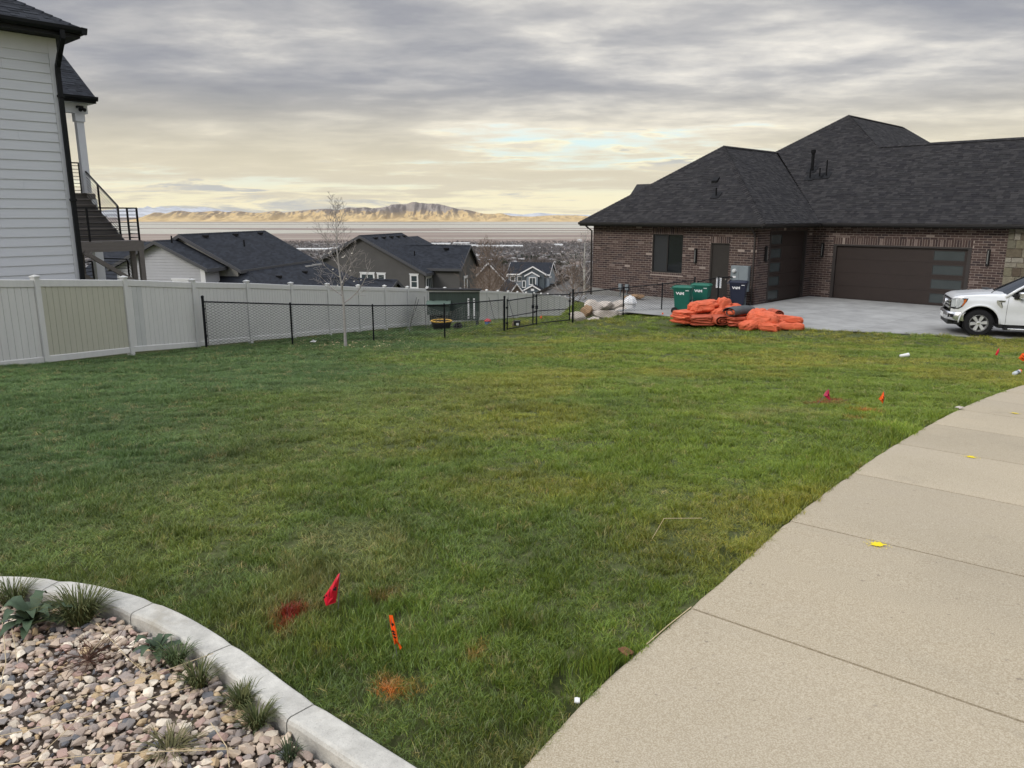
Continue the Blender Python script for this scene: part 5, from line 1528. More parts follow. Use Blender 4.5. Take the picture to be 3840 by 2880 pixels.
# ---- grey stucco house (H3)
ang = math.atan2(-.259, .966)
p_ = at(1346, 880, 78)
h3 = thing('grey_stucco_house', 'dark grey stucco gable house with white window trim behind the bare young tree', 'house', (p_.x, p_.y, -10.0), ang)
z3 = lambda z: z + 10.0
gable(h3, 0, 0, 10.8, z3(-.48), 7.05, .515, 0, m_rfar, m_stuc, m_barge, ends=(True, True), barge_h=.3)
gable(h3, 5.06, 1.0, 10.05, z3(-1.52), 3.1, .71, 0, m_rfar, m_stuc, m_barge, swap=True, ends=(False, True), barge_h=.26)
I_ = Matrix.Translation
def on_h3(px, py):          # photo pixel on the front gable wall (local y = .35)
    r = ray(px, py); R_ = Vector((.259, .966, 0)); o = Vector((p_.x, p_.y, 0)) + R_ * .35
    t = o.dot(R_) / (Vector((r.x, r.y, 0)).dot(R_)); q = r * t; q.z += EYE
    G_ = Vector((.966, -.259, 0)); d = Vector((q.x - p_.x, q.y - p_.y, 0)); return d.dot(G_), q.z
for (x0, y0_, x1, y1_, c_, r_) in ((1354, 1028, 1403, 1062, 2, 1), (1417, 1030, 1444, 1064, 1, 1), (1540, 1034, 1567, 1078, 1, 2)):
    xa, zt = on_h3(x0, y0_); xb, zb = on_h3(x1, y1_)
    window(h3, I_(((xa + xb) / 2, .345, z3(zb))), xb - xa - .1, zt - zb, c_, r_, t=.13)
Mr = I_((6.72, 0, 0)) @ Matrix.Rotation(math.pi / 2, 4, 'Z')
window(h3, I_((6.712, 1.55, z3(-6.75))) @ Matrix.Rotation(math.pi / 2, 4, 'Z'), 1.5, 2.1, 3, 1, t=.12)
window(h3, I_((9.705, 4.2, z3(-7.0))) @ Matrix.Rotation(math.pi / 2, 4, 'Z'), .8, 2.2, 1, 2, t=.13)
vents(h3, [Vector((.75, y, z3(-.48 - .515 * .75))) for y in (2.2, 4.2, 6.2, 8.0, 9.7)], .42)
vents(h3, [Vector((7.6, 4.4, z3(-1.95)))], .45)
mb = MB(); mb.tube([(4.4, 3.6, z3(-2.9)), (4.4, 3.6, z3(-2.1))], .06, 8); mb.build('vent_pipe', m_pipe, h3)
gable(h3, -1.0, 10.9, 18, z3(-1.0), 5, .5, 0, m_rfar, m_stuc, m_barge, ends=(False, True))
cp = MB(); ridge_caps(cp, Vector((0, 0, z3(-.47))), Vector((0, 10.8, z3(-.47))), [(.02, .022, .028), (.026, .029, .036)], 4, w=.14, step=.3); ridge_caps(cp, Vector((3.4, 5.06, z3(-1.51))), Vector((10.0, 5.06, z3(-1.51))), [(.02, .022, .028), (.026, .029, .036)], 4, w=.14, step=.3); cp.build('ridge_cap', m_shingle, h3, kind='stuff')

# ---- low dark roof right behind the fence
pa, pb = at(1205, 1037, 56), at(1490, 1046, 53)
d_ = pb - pa; L_ = Vector((d_.x, d_.y)).length
sh = thing('dark_roofed_outbuilding', 'low dark shingled gable roof just showing over the vinyl fence', 'outbuilding', (pa.x, pa.y, -7.2), math.atan2(d_.y, d_.x))
gable(sh, 0, 0, L_, pa.z + 7.2, 2.2, .75, 0, m_rfar, m_stuc_l, m_barge, swap=True)
cp = MB(); ridge_caps(cp, Vector((0, 0, pa.z + 7.21)), Vector((L_, 0, pa.z + 7.21)), [(.02, .022, .028), (.026, .029, .036)], 4, w=.13, step=.25); cp.build('ridge_cap', m_shingle, sh, kind='stuff')
# ---- dark roof far left behind the deck stair
pa = at(430, 905, 62)
fl_ = thing('house_behind_deck', 'dark grey roof rising behind the deck stair landing', 'house', (pa.x, pa.y, -8), R(-8))
gable(fl_, 0, 0, 9, 8 + pa.z, 8.5, .5, 0, m_rfar, m_stuc, m_barge, swap=True)

# ---- tan gable with white barge
pa = at(1830, 984, 118)
tn = thing('tan_gable_house', 'tan gable end with white barge boards behind the brown leafless shrub', 'house', (pa.x, pa.y, -17), R(3))
gable(tn, 0, 0, 12, 17 + pa.z, 4.2, 1.05, 0, m_rbrown, m_tan, m_barge_w, barge_h=.3)
# ---- blue-grey two-storey house
pa = at(1995, 983, 200)
bl = thing('blue_house', 'blue-grey two-storey house with white trim below the brick house', 'house', (pa.x, pa.y, -28), R(-14))
zr = 28 + pa.z
gable(bl, 0, -5.6, 5.6, zr, 4.4, .62, zr - 9, m_rfar, m_blue, m_barge_w, swap=True, barge_h=.35, ov=.5)
def fgable(x, zt, hw, s, y, depth, zg, wall, wins=()):
    gable(bl, x, y, y + depth, zt, hw, s, zg, m_rfar, wall, m_barge_w, barge_h=.35, ends=(True, False), ov=.45, ovy=.3)
fgable(1.3, zr - .7, 3.4, .55, -5.0, 5, zr - 7.6, m_dgreen)
fgable(1.2, zr - 2.0, 1.9, .55, -5.5, 2, zr - 7.6, m_blue)
fgable(1.9, zr - 5.1, 2.9, .55, -8.0, 5, zr - 10, m_dgreen)
for (x, y, z, w, h, c_) in ((-4.1, -4.02, zr - 4.5, 1.0, 1.0, 1), (-2.3, -4.02, zr - 4.5, 1.0, 1.0, 1), (-1.0, -4.72, zr - 6.0, .7, 1.5, 1), (1.3, -5.22, zr - 5.2, 1.5, 1.6, 2)):
    window(bl, I_((x, y, z)), w, h, c_, 1, t=.16, head=False)
mb = MB(); mb.box(-5.9, -3.9, zr - 3.55, 5.9, -3.85, zr - 3.2); mb.build('trim_band', m_barge_w, bl)
mb = MB(); mb.box(1.5, -7.75, zr - 7.3, 2.3, -7.69, zr - 6.1); mb.build('gable_vent', m_barge_w, bl)
mb = MB(); mb.box(-6.5, -8.4, zr - 9.9, 8, 3, zr - 6.6); mb.build('wall', m_dgreen, bl)
gable(bl, -2.0, -7.0, 7.5, zr - 5.2, 3.4, .45, 0, m_rfar, m_dgreen, m_barge_w, swap=True)
# ---- grey house with the long dark gable slope
pa = at(2131, 1036, 112)
gr = thing('pale_grey_gable_house', 'pale grey gable wall under a dark brown roof left of the brick house', 'house', (pa.x, pa.y, -17), R(-20))
gable(gr, 0, 0, 12, 17 + pa.z, 6.6, .52, 0, m_rbrown, m_lgrey, m_dframe, barge_h=.25)
mb = MB(); mb.lathe([(.13, 0), (.13, .1), (.05, .16)], 10, M=I_((-1.4, .34, 17 + pa.z - 3.0)) @ Matrix.Rotation(math.pi / 2, 4, 'X')); mb.build('round_vent', m_barge_w, gr)
# ---- small gable with thick white edges in front of it
pa = at(1938, 1062, 92)
sg_ = thing('white_edged_gable', 'small gable with thick white edges rising over the far fence posts', 'outbuilding', (pa.x, pa.y, -13.5), R(12))
gable(sg_, 0, 0, 6, 13.5 + pa.z, 1.35, 1.35, 0, m_rfar, m_tan, m_barge_w, barge_h=.22)
# ================================================================== LAKE, ISLAND, SNOWY RANGE
VZ = -198.4
m_lake = bpy.data.materials.new('lake_water'); m_lake.use_nodes = True
nt = m_lake.node_tree; bs = nt.nodes['Principled BSDF']
bs.inputs['Base Color'].default_value = (.42, .39, .30, 1); bs.inputs['Roughness'].default_value = .3; bs.inputs['Specular IOR Level'].default_value = 1.0
# shallow water lies in long streaks on the flats: separate thin sheets, real shorelines
rl = random.Random(17)
def lake_sheet(x0, x1, y0, y1, n=60, seed=0, z=.6):
    top = []; bot = []
    for i in range(n + 1):
        f = i / n; x = x0 + (x1 - x0) * f; e = math.sin(math.pi * min(max(f, 0), 1)) ** .35
        w = (y1 - y0) / 2 * e; c_ = (y0 + y1) / 2
        nz = float(fbm(np.array([f * 7 + seed]), np.array([seed * 1.7]), seed, 4)[0]) - .5
        nz2 = float(fbm(np.array([f * 9 + seed]), np.array([seed * 2.7 + 50]), seed + 5, 4)[0]) - .5
        top.append((x, c_ + w * (1 + 1.1 * nz), VZ + z)); bot.append((x, c_ - w * (1 + 1.1 * nz2), VZ + z))
    mb = MB(); mb.grid([[b, t] for b, t in zip(bot, top)]); return mb
lake = MB()
for i, (x0, x1, y0, y1) in enumerate([(-30000, 22000, 11600, 15200), (-17000, -1500, 7700, 10600), (-26000, 20000, 16200, 19600), (-5200, 2600, 8700, 9300), (-700, 400, 6500, 6640), (-1000, 5200, 10000, 10700)]):
    s = lake_sheet(x0, x1, y0, y1, seed=i + 1, z=.6 + i * .15); lake.add(s.v, s.f)
lake = lake.build('lake', m_lake, kind='structure')
o = lake
if o.data.polygons[0].normal.z < 0: o.data.flip_normals()

def ridge_h(prof, D):
    xs_ = [(px - 1920) / FPX for px, _ in prof]; zs_ = [at(px, py, D).z for px, py in prof]
    return xs_, zs_
ISL = [(430, 832), (470, 824), (513, 814), (569, 795), (600, 802), (640, 792), (663, 789), (700, 796), (734, 795), (799, 790), (840, 796), (875, 790), (922, 797), (970, 798), (1023, 790), (1053, 797), (1119, 790), (1171, 786), (1221, 783), (1260, 788), (1299, 778), (1337, 780), (1370, 777), (1389, 782), (1410, 776), (1449, 770), (1476, 767), (1510, 765), (1548, 757), (1590, 763), (1643, 765), (1689, 777), (1715, 784), (1757, 788), (1810, 801), (1850, 802), (1877, 798), (1913, 809), (1992, 812), (2040, 809), (2084, 805), (2148, 805), (2213, 811), (2300, 818), (2420, 832)]
D0, D1 = 20200.0, 24500.0
us_, zs_ = ridge_h(ISL, D1)
NU, NV = 640, 90
uu = np.linspace(us_[0], us_[-1], NU); zz_ = np.interp(uu, us_, zs_)
zz_ = np.convolve(np.pad(zz_, 3, 'edge'), np.ones(7) / 7, 'valid')
vv = np.linspace(0, 1.25, NV)
UU, VV = np.meshgrid(uu, vv)
YY = D0 + (D1 - D0) * VV; XX = UU * D1 + 0 * YY
XX = UU * (D0 * .25 + YY * .75)
H = np.tile(zz_ - VZ, (NV, 1))
fo = .16 * smooth(0, .18, VV)                     # apron of grassland
rise_ = smooth(.18, 1.0, VV)
crest = np.where(VV > 1, 1 - smooth(1.0, 1.25, VV) * .8, 1.0)
k1 = 1 - np.abs(2 * fbm(XX * .00125, YY * .00035, 91, 5) - 1)
k2 = 1 - np.abs(2 * fbm(XX * .0035 + 9, YY * .0009, 92, 4) - 1)
env = smooth(.10, .45, VV) * (1 - smooth(.80, 1.0, VV))
gul = ((k1 - .72) * 1.25 + (k2 - .72) * .7) * env
ZZ = VZ - 3 + H * np.clip(fo * .7 + (1 - .11) * rise_ ** 1.25 * (0.80 + .20 * k1) + gul * .85, .02, 1.0) * crest
low = np.minimum(ZZ, VZ - 3 + H * 1.0)
verts = np.stack([XX, YY, low], -1).reshape(-1, 3); ii = np.arange(NU * NV).reshape(NV, NU)
faces = np.stack([ii[:-1, :-1], ii[:-1, 1:], ii[1:, 1:], ii[1:, :-1]], -1).reshape(-1, 4)
m_isl = bpy.data.materials.new('dry_grass_mountain'); m_isl.use_nodes = True
nt = m_isl.node_tree; bs = nt.nodes['Principled BSDF']
geo = nd(nt, 'ShaderNodeNewGeometry'); pos = geo.outputs['Position']; nz_ = nd(nt, 'ShaderNodeSeparateXYZ', {0: geo.outputs['Normal']}).outputs[2]
pz = nd(nt, 'ShaderNodeSeparateXYZ', {0: pos}).outputs[2]
rk = nd(nt, 'ShaderNodeTexNoise', {'Vector': nd(nt, 'ShaderNodeMapping', {0: pos, 3: (1, .35, 1.6)}).outputs[0], 'Scale': .0032, 'Detail': 8.0, 'Roughness': .62}).outputs[0]
grass_c = ramp(nt, rk, [(.3, (.34, .24, .13)), (.5, (.54, .39, .19)), (.7, (.68, .50, .25))])
rock_c = ramp(nt, rk, [(.35, (.20, .175, .16)), (.6, (.31, .265, .225))])
hgt = mth(nt, 'ADD', maprange(nt, pz, -60, 240, -.40, .90), mth(nt, 'MULTIPLY', mth(nt, 'SUBTRACT', rk, .5), 2.2))
isl_c = mixc(nt, maprange(nt, hgt, .02, .42, smooth=True), grass_c, rock_c)
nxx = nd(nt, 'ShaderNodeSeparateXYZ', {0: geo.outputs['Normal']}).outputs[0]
isl_c = mixc(nt, mth(nt, 'MULTIPLY', maprange(nt, nxx, .02, .30, 0.0, .75, smooth=True), maprange(nt, pz, -130, 60)), isl_c, (.15, .125, .11))      # shade on slopes turned from the sun, painted into the colour
shore = maprange(nt, pz, VZ + 2, VZ + 26, 1.0, 0.0)
isl_c = mixc(nt, mth(nt, 'MULTIPLY', shore, .6), isl_c, (.46, .38, .30))
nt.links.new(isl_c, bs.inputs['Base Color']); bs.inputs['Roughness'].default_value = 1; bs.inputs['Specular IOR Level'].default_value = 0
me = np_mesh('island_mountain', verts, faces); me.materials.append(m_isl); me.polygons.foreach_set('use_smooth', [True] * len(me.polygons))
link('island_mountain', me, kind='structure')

SNOW = [(300, 800), (380, 792), (440, 790), (470, 780), (500, 787), (530, 776), (560, 783), (590, 770), (612, 779), (640, 773), (668, 777), (690, 771), (720, 779), (745, 782), (780, 776), (812, 780), (850, 784), (880, 791), (930, 795), (1000, 800), (1090, 803), (1700, 803), (1820, 802), (1905, 798), (1960, 803), (2020, 796), (2080, 802), (2200, 804)]
D2 = 60000.0
us_, zs_ = ridge_h(SNOW, D2)
NU, NV = 420, 26
uu = np.linspace(us_[0], us_[-1], NU); vv = np.linspace(0, 1, NV); UU, VV = np.meshgrid(uu, vv)
jag = (fbm(uu * 160, uu * 0, 14, 4) - .5) * 150 * np.clip((1 - np.abs(uu + .45) / .2), 0, 1)
H = np.tile(np.interp(uu, us_, zs_) + jag - VZ, (NV, 1)); YY = D2 - 7000 * (1 - VV); XX = UU * D2
kk = 1 - np.abs(2 * fbm(XX * .0004, YY * .0003, 95, 5) - 1)
ZZ = VZ - 30 + H * np.clip(VV ** .8 * (.78 + .22 * kk) + (VV > .99) * .0, 0, 1)
ZZ[-1] = VZ - 30 + H[-1]
verts = np.stack([XX, YY, ZZ], -1).reshape(-1, 3); ii = np.arange(NU * NV).reshape(NV, NU)
faces = np.stack([ii[:-1, :-1], ii[:-1, 1:], ii[1:, 1:], ii[1:, :-1]], -1).reshape(-1, 4)
m_snow = mat('snow_and_rock', (.50, .52, .55), .9, .1, var=.5, vscale=.0011, coords='World')
me = np_mesh('snowy_range', verts, faces); me.materials.append(m_snow); me.polygons.foreach_set('use_smooth', [True] * len(me.polygons))
link('snowy_range', me, kind='structure')

# ================================================================== TOWN ON THE VALLEY FLOOR (one far mass) AND THE NEARER TREES
rb_ = np.random.default_rng(44)
def scatter(name, label, cat, verts_p, faces_p, P, S, A, C, material):
    nv = len(verts_p); n_ = len(P)
    ca, sa = np.cos(A), np.sin(A)
    V = np.empty((n_, nv, 3)); vp = np.asarray(verts_p)
    V[:, :, 0] = (vp[None, :, 0] * ca[:, None] - vp[None, :, 1] * sa[:, None]) * S[:, 0:1] + P[:, 0:1]
    V[:, :, 1] = (vp[None, :, 0] * sa[:, None] + vp[None, :, 1] * ca[:, None]) * S[:, 0:1] + P[:, 1:2]
    V[:, :, 2] = vp[None, :, 2] * S[:, 1:2] + P[:, 2:3]
    F = (np.asarray(faces_p)[None] + (np.arange(n_) * nv)[:, None, None]).reshape(-1, len(faces_p[0]))
    cc_ = np.repeat(C, nv, 0)
    me = np_mesh(name, V.reshape(-1, 3), F, cc_); me.materials.append(material)
    o = link(name, me); tag(o, label, cat, kind='stuff'); return o
m_far = mat('far_foliage', (.2, .2, .2), .95, .1, var=.3, vscale=.4, attr='col', coords='World')
m_farh = mat('far_building', (.4, .4, .4), .8, .2, var=.1, vscale=.1, attr='col', coords='World')
def rough_blob(seed, n=20, zs=.8):
    """ragged dome of small facets: a leafless crown seen from far off"""
    r_ = random.Random(seed); vs = []; fs = []
    for _ in range(n):
        d = Vector((r_.gauss(0, 1), r_.gauss(0, 1), r_.gauss(0, 1))).normalized() * (.25 + .75 * r_.random()); p = Vector((d.x, d.y, d.z * zs + zs * .9)); o = len(vs)
        for k_ in range(3): q = p + Vector((r_.gauss(0, .20), r_.gauss(0, .20), r_.gauss(.06, .26))); vs.append((q.x, q.y, max(q.z, 0)))
        fs.append((o, o + 1, o + 2))
    return vs, fs
def wedge_pts(n_, y0, y1, u0=-.62, u1=.16, power=1.0):
    y = y0 + (y1 - y0) * rb_.random(n_) ** power; u = u0 + (u1 - u0) * rb_.random(n_); return u * y, y
PALT = np.array([(.11, .10, .10), (.14, .125, .12), (.17, .15, .14), (.09, .085, .085), (.13, .105, .09), (.035, .045, .035)])
for (n_, y0, y1, s0, s1, seed) in ((7500, 260, 1000, 3.0, 5.2, 1), (13000, 900, 2400, 3.2, 5.6, 2), (17000, 2300, 5900, 4.5, 8.5, 3)):
    x, y = wedge_pts(n_, y0, y1, power=.8)
    den = fbm(x * .004, y * .004, 33 + seed, 3); k = den > .22 + .16 * rb_.random(n_); x, y = x[k], y[k]
    y = np.where(y > 5600, y, y)
    z = tz(x, y); n2_ = len(x); S = np.stack([s0 + (s1 - s0) * rb_.random(n2_), (s0 + (s1 - s0) * rb_.random(n2_)) * .9], -1)
    ci = rb_.choice(6, n2_, p=[.25, .25, .2, .12, .12, .06]); C = PALT[ci] * (.8 + .4 * rb_.random(n2_))[:, None]
    vp, fp = rough_blob(seed)
    scatter('far_trees', ['leafless grey-brown trees massed on the slope below the houses', 'hazy mass of leafless trees across the valley town', 'farthest hazy belt of trees before the salt flats'][seed - 1], 'trees', vp, fp, np.stack([x, y, z - .5], -1), S, rb_.random(n2_) * 6.28, C, m_far)
hv = [(-1, -.7, 0), (1, -.7, 0), (1, .7, 0), (-1, .7, 0), (-1, -.7, .55), (1, -.7, .55), (1, .7, .55), (-1, .7, .55), (-1, 0, 1), (1, 0, 1)]
hf = [(0, 1, 5), (0, 5, 4), (1, 2, 6), (1, 6, 5), (2, 3, 7), (2, 7, 6), (3, 0, 4), (3, 4, 7), (4, 5, 9), (4, 9, 8), (6, 7, 8), (6, 8, 9), (5, 6, 9), (7, 4, 8)]
PALH = np.array([(.26, .25, .24), (.19, .18, .175), (.14, .125, .12), (.40, .39, .385), (.09, .085, .085), (.22, .175, .15)])
x, y = wedge_pts(2000, 420, 5600, power=.8); z = tz(x, y); n2_ = len(x)
S = np.stack([4.5 + 3 * rb_.random(n2_), 4.5 + 2 * rb_.random(n2_)], -1); C = PALH[rb_.integers(0, 6, n2_)] * (.8 + .4 * rb_.random(n2_))[:, None]
scatter('far_town', 'tiny houses of the valley town scattered between the trees', 'town', hv, hf, np.stack([x, y, z], -1), S, rb_.random(n2_) * 6.28, C, m_farh)
def far_ground(px, py):
    r = ray(px, py); ts = np.geomspace(60, 6000, 900); zs = r.z * ts + EYE; k = int(np.argmax(zs < tz(r.x * ts, r.y * ts, False))); p = r * ts[k]; p.z += EYE; return p
# long white warehouses that read one by one
bxv = [(-1, -1, 0), (1, -1, 0), (1, 1, 0), (-1, 1, 0), (-1, -1, 1), (1, -1, 1), (1, 1, 1), (-1, 1, 1)]
m_ware = mat('white_warehouse', (.62, .62, .61), .6, .3, var=.06, vscale=.02)
ware_lab = ['long white warehouse roof in the valley behind the young tree', 'white warehouse in the valley left of the grey stucco house', 'white warehouse just right of the grey stucco ridge', 'longest white warehouse above the grey stucco wing roof', 'white warehouse above the brown leafless shrub', 'white low building in the valley near the brick house corner', 'white sign-like block in the valley beside the brick house', 'small white warehouse over the right end of the wing roof']
for i, (px0, px1, py) in enumerate([(1105, 1235, 940), (1240, 1330, 936), (1600, 1690, 918), (1595, 1790, 925), (1790, 1960, 927), (2080, 2110, 922), (2168, 2180, 906), (1700, 1760, 916)]):
    D = far_ground((px0 + px1) / 2, py).y; a_, b_ = at(px0, py, D), at(px1, py, D); cx_ = (a_.x + b_.x) / 2; w = (b_.x - a_.x) / 2
    zb = float(tz(np.array([cx_]), np.array([D]))[0]); hh_ = 9.0 if i != 6 else 16.0
    mb = MB(); 
    mb.add([(p[0] * w, p[1] * 60, p[2] * hh_) for p in bxv], [(3, 2, 1, 0), (4, 5, 6, 7), (0, 1, 5, 4), (1, 2, 6, 5), (2, 3, 7, 6), (3, 0, 4, 7)])
    mb.box(-w * 1.01, -60.5, hh_ - 1.5, w * 1.01, 60.5, hh_ + .6)
    o = mb.build('warehouse', m_ware); o.location = (cx_, D, zb)
    tag(o, ware_lab[i], 'warehouse', 'white warehouses in the valley')

# ---- nearer trees on the slope, one by one
def leafy_crown(seed, h, r, n_, zs=.5, colr=((.022, .032, .020), (.035, .048, .028)), cone=False, size=.28):
    r_ = random.Random(seed); mb = MB()
    for _ in range(n_):
        if cone:
            f = r_.random() ** .7; zz = h * (.10 + .90 * f); rr = r * (1 - f) * (.55 + .5 * r_.random()) + .12; a = r_.random() * 6.28
            p = Vector((rr * math.cos(a), rr * math.sin(a), zz))
        else:
            d = Vector((r_.gauss(0, 1), r_.gauss(0, 1), r_.gauss(0, 1))).normalized() * (r_.random() ** .4); lob = .8 + .35 * math.sin(3 * math.atan2(d.y, d.x) + seed)
            p = Vector((d.x * r * lob, d.y * r * lob, h * .6 + d.z * h * .42))
        s_ = size * (.6 + .9 * r_.random()); t = r_.random()
        c0, c1 = colr; c_ = tuple(c0[q] + (c1[q] - c0[q]) * t for q in range(3))
        u = Vector((r_.gauss(0, 1), r_.gauss(0, 1), r_.gauss(0, .6))).normalized() * s_; v = Vector((r_.gauss(0, 1), r_.gauss(0, 1), r_.gauss(0, 1))).normalized() * s_ * .7
        mb.add([p - u, p + v, p + u, p - v * .8], [(0, 1, 2), (0, 2, 3)], c_)
    return mb
m_needle = mat('evergreen_foliage', (.03, .04, .03), .9, .1, var=.2, vscale=2, attr='col')
m_trunk = mat('dark_bark', (.07, .055, .045), .95, .1, var=.3, vscale=6)
m_twig = mat('bare_twig', (.16, .135, .12), .95, .1, var=.25, vscale=3, attr='col')
def evergreen(seed, h, r, cone):
    t = thing('evergreen_tree', '', 'tree')
    mb = MB(); mb.tube([(0, 0, -.5), (0, 0, h * .4), (0, 0, h * .85)], [.16, .11, .03], 6); mb.build('trunk', m_trunk, t)
    leafy_crown(seed, h, r, 520, cone=cone).build('crown', m_needle, t); return t
def bare_far(seed, h, r):
    """leafless tree at a distance: limbs plus a haze of fine twigs"""
    t = thing('bare_tree', '', 'tree'); r_ = random.Random(seed); tr_ = MB(); cr = MB()
    tr_.tube([(0, 0, -.5), (0, 0, h * .3), (.1, 0, h * .6)], [.18, .13, .05], 6)
    for k in range(13):
        a = k * 2.4 + r_.random(); z0 = h * (.18 + .4 * r_.random()); L = h * (.35 + .25 * r_.random()); dx_, dy_ = math.cos(a), math.sin(a)
        p0 = Vector((0, 0, z0)); p1 = p0 + Vector((dx_ * r * .5, dy_ * r * .5, L * .55)); p2 = p0 + Vector((dx_ * r * .8, dy_ * r * .8, L))
        tr_.tube([p0, p1, p2], [.07, .045, .015], 4)
        for _ in range(34):
            f = r_.random(); b = (p0.lerp(p1, f * 2) if f < .5 else p1.lerp(p2, f * 2 - 1)); d = Vector((dx_ * .5 + r_.gauss(0, .6), dy_ * .5 + r_.gauss(0, .6), .5 + .8 * r_.random())).normalized() * (.6 + 1.1 * r_.random())
            sd_ = Vector((r_.gauss(0, 1), r_.gauss(0, 1), 0)).normalized() * .028
            g_ = .8 + .4 * r_.random(); cr.add([b - sd_, b + sd_, b + d], [(0, 1, 2)], (.15 * g_, .125 * g_, .11 * g_))
    tr_.build('trunk', m_trunk, t); cr.build('crown', m_twig, t); return t
E0 = [evergreen(3, 9, 2.6, True), evergreen(4, 6.5, 3.2, False), evergreen(5, 11, 2.2, True)]
B0 = [bare_far(7, 9, 3.6), bare_far(8, 7, 3.2)]
used_ = set()
def place(lst, k, p, s, rz, label, grp):
    o = lst[k]
    if (id(lst), k) in used_: o = copy_tree(o)
    used_.add((id(lst), k)); o.location = p; o.rotation_euler = (0, 0, rz); o.scale = (s, s, s); o['label'] = label; o['group'] = grp
    return o
r2 = random.Random(61)
EV = [(2093, 1018, 1, 9.5), (2128, 1022, 1, 8), (2100, 1022, 0, 8), (2003, 985, 1, 11), (1993, 984, 0, 12), (2040, 968, 2, 14), (2078, 975, 0, 12), (2142, 972, 1, 12), (2160, 975, 1, 10), (1935, 972, 0, 12), (1958, 970, 1, 12), (1946, 975, 2, 10), (2190, 972, 0, 12), (2060, 975, 1, 10), (1888, 1015, 1, 10), (1902, 1018, 0, 8), (1165, 965, 1, 10), (1195, 962, 0, 9), (1215, 966, 1, 9), (2016, 972, 1, 11), (2110, 968, 1, 12), (1975, 978, 1, 10)]
for i, (px, py, k, hh_) in enumerate(EV):
    p = far_ground(px, py); place(E0, k, (p.x, p.y, p.z - .3), hh_ / (9, 6.5, 11)[k], r2.random() * 6.28, 'dark evergreen tree on the slope below the brick house', 'evergreens on the slope')
for i in range(64):
    px = 1080 + 1130 * r2.random(); py = 955 + 70 * r2.random() ** .8
    if 1330 < px < 1730: continue
    p = far_ground(px, py); place(B0, i % 2, (p.x, p.y, p.z - .3), 1.0 + .6 * r2.random(), r2.random() * 6.28, 'leafless brown tree on the slope beyond the roofs', 'bare trees on the slope')
# ================================================================== WHEELED BINS
def text_mesh(body, size, bold=False):
    cu = bpy.data.curves.new('t', 'FONT'); cu.body = body; cu.size = size; cu.extrude = .0015; cu.offset = size * (.035 if bold else 0.0); cu.align_x = 'CENTER'; cu.align_y = 'CENTER'; cu.resolution_u = 3
    ob = bpy.data.objects.new('t', cu); COL.objects.link(ob); bpy.context.view_layer.update()
    me = bpy.data.meshes.new_from_object(ob.evaluated_get(bpy.context.evaluated_depsgraph_get())); COL.objects.unlink(ob); bpy.data.objects.remove(ob); bpy.data.curves.remove(cu)
    return me
m_rub = mat('black_rubber', (.012, .012, .012), .7, .3, var=.1)
m_print = mat('white_print', (.72, .72, .72), .5, .3, var=.03)
def ring(w, d, z, r=.06, n=4, cx=0.0):
    pts = []
    for (sx_, sy_, a0) in ((1, 1, 0), (-1, 1, 90), (-1, -1, 180), (1, -1, 270)):
        for k in range(n + 1):
            a = R(a0 + 90 * k / n); pts.append(Vector((cx + sx_ * (w / 2 - r) + r * math.cos(a), sy_ * (d / 2 - r) + r * math.sin(a), z)))
    return pts
def bin_(label, loc, yaw, m_body, m_lid):
    t = thing('wheeled_bin', label, 'bin', loc, yaw, 'wheeled bins by the brick wall')
    mb = MB(); rows = [ring(.50, .50, .04, .05, cx=-.0), ring(.56, .53, .30, .05), ring(.62, .565, .65, .06), ring(.66, .585, .86, .06), ring(.67, .60, .87, .06), ring(.70, .62, .96, .06), ring(.72, .64, .965, .06), ring(.72, .64, 1.0, .06)]
    mb.grid(rows, close_u=True); mb.poly(rows[0][::-1]); mb.poly(rows[-1]); b = mb.build('body', m_body, t)
    # recessed grip / catch bar on the front
    mb = MB(); mb.box(.30, -.16, .42, .325, .16, .45); mb.tube([(.315, -.17, .52), (.315, .17, .52)], .018, 8); mb.build('catch_bar', m_rub, b)
    mb = MB(); L0 = [ring(.75, .66, 1.003, .07), ring(.76, .67, 1.03, .07), ring(.66, .58, 1.075, .1), ring(.40, .34, 1.095, .1)]
    mb.grid(L0, close_u=True); mb.poly(L0[0][::-1]); mb.poly(L0[-1]); lid = mb.build('lid', m_lid, t)
    mb = MB()
    for y in (-.2, .2): mb.box(-.40, y - .012, 1.04, .20, y + .012, 1.085)
    mb.build('lid_rib', m_lid, lid)
    mb = MB(); mb.tube([(-.36, -.27, .95), (-.45, -.26, .99), (-.45, .26, .99), (-.36, .27, .95)], .018, 8); mb.build('handle', m_body, t)
    mb = MB(); mb.tube([(-.25, -.33, .13), (-.25, .33, .13)], .014, 8); mb.build('axle', m_rub, t)
    for y in (-.315, .315):
        mb = MB(); mb.lathe([(.05, -.03), (.125, -.035), (.135, -.02), (.135, .02), (.125, .035), (.05, .03)], 22, M=Matrix.Translation((-.25, y, .135)) @ Matrix.Rotation(math.pi / 2, 4, 'X')); w = mb.build('wheel', m_rub, t)
        mb = MB(); mb.lathe([(.05, -.038), (.055, 0), (.05, .038)], 12, M=Matrix.Translation((-.25, y, .135)) @ Matrix.Rotation(math.pi / 2, 4, 'X')); mb.build('hub', mat('grey_hub', (.06, .06, .06), .5, .4, var=0), w)
    # white WM mark on the side, small print band further along
    for ch, dx_ in (('W', -.10), ('M', .035)):
        me = text_mesh(ch, .20, True); me.materials.append(m_print); o = link('logo_letter', me, t); o.location = (dx_ - .02, -.298, .80); o.rotation_euler = (R(90 + 4), 0, 0); o.scale = (1.0, .72, 1)
    mb = MB()
    for k in range(5): mb.box(.14 + k * .026, -.3105, .905, .16 + k * .026, -.308, .935)
    mb.build('small_print', m_print, t)
    return t
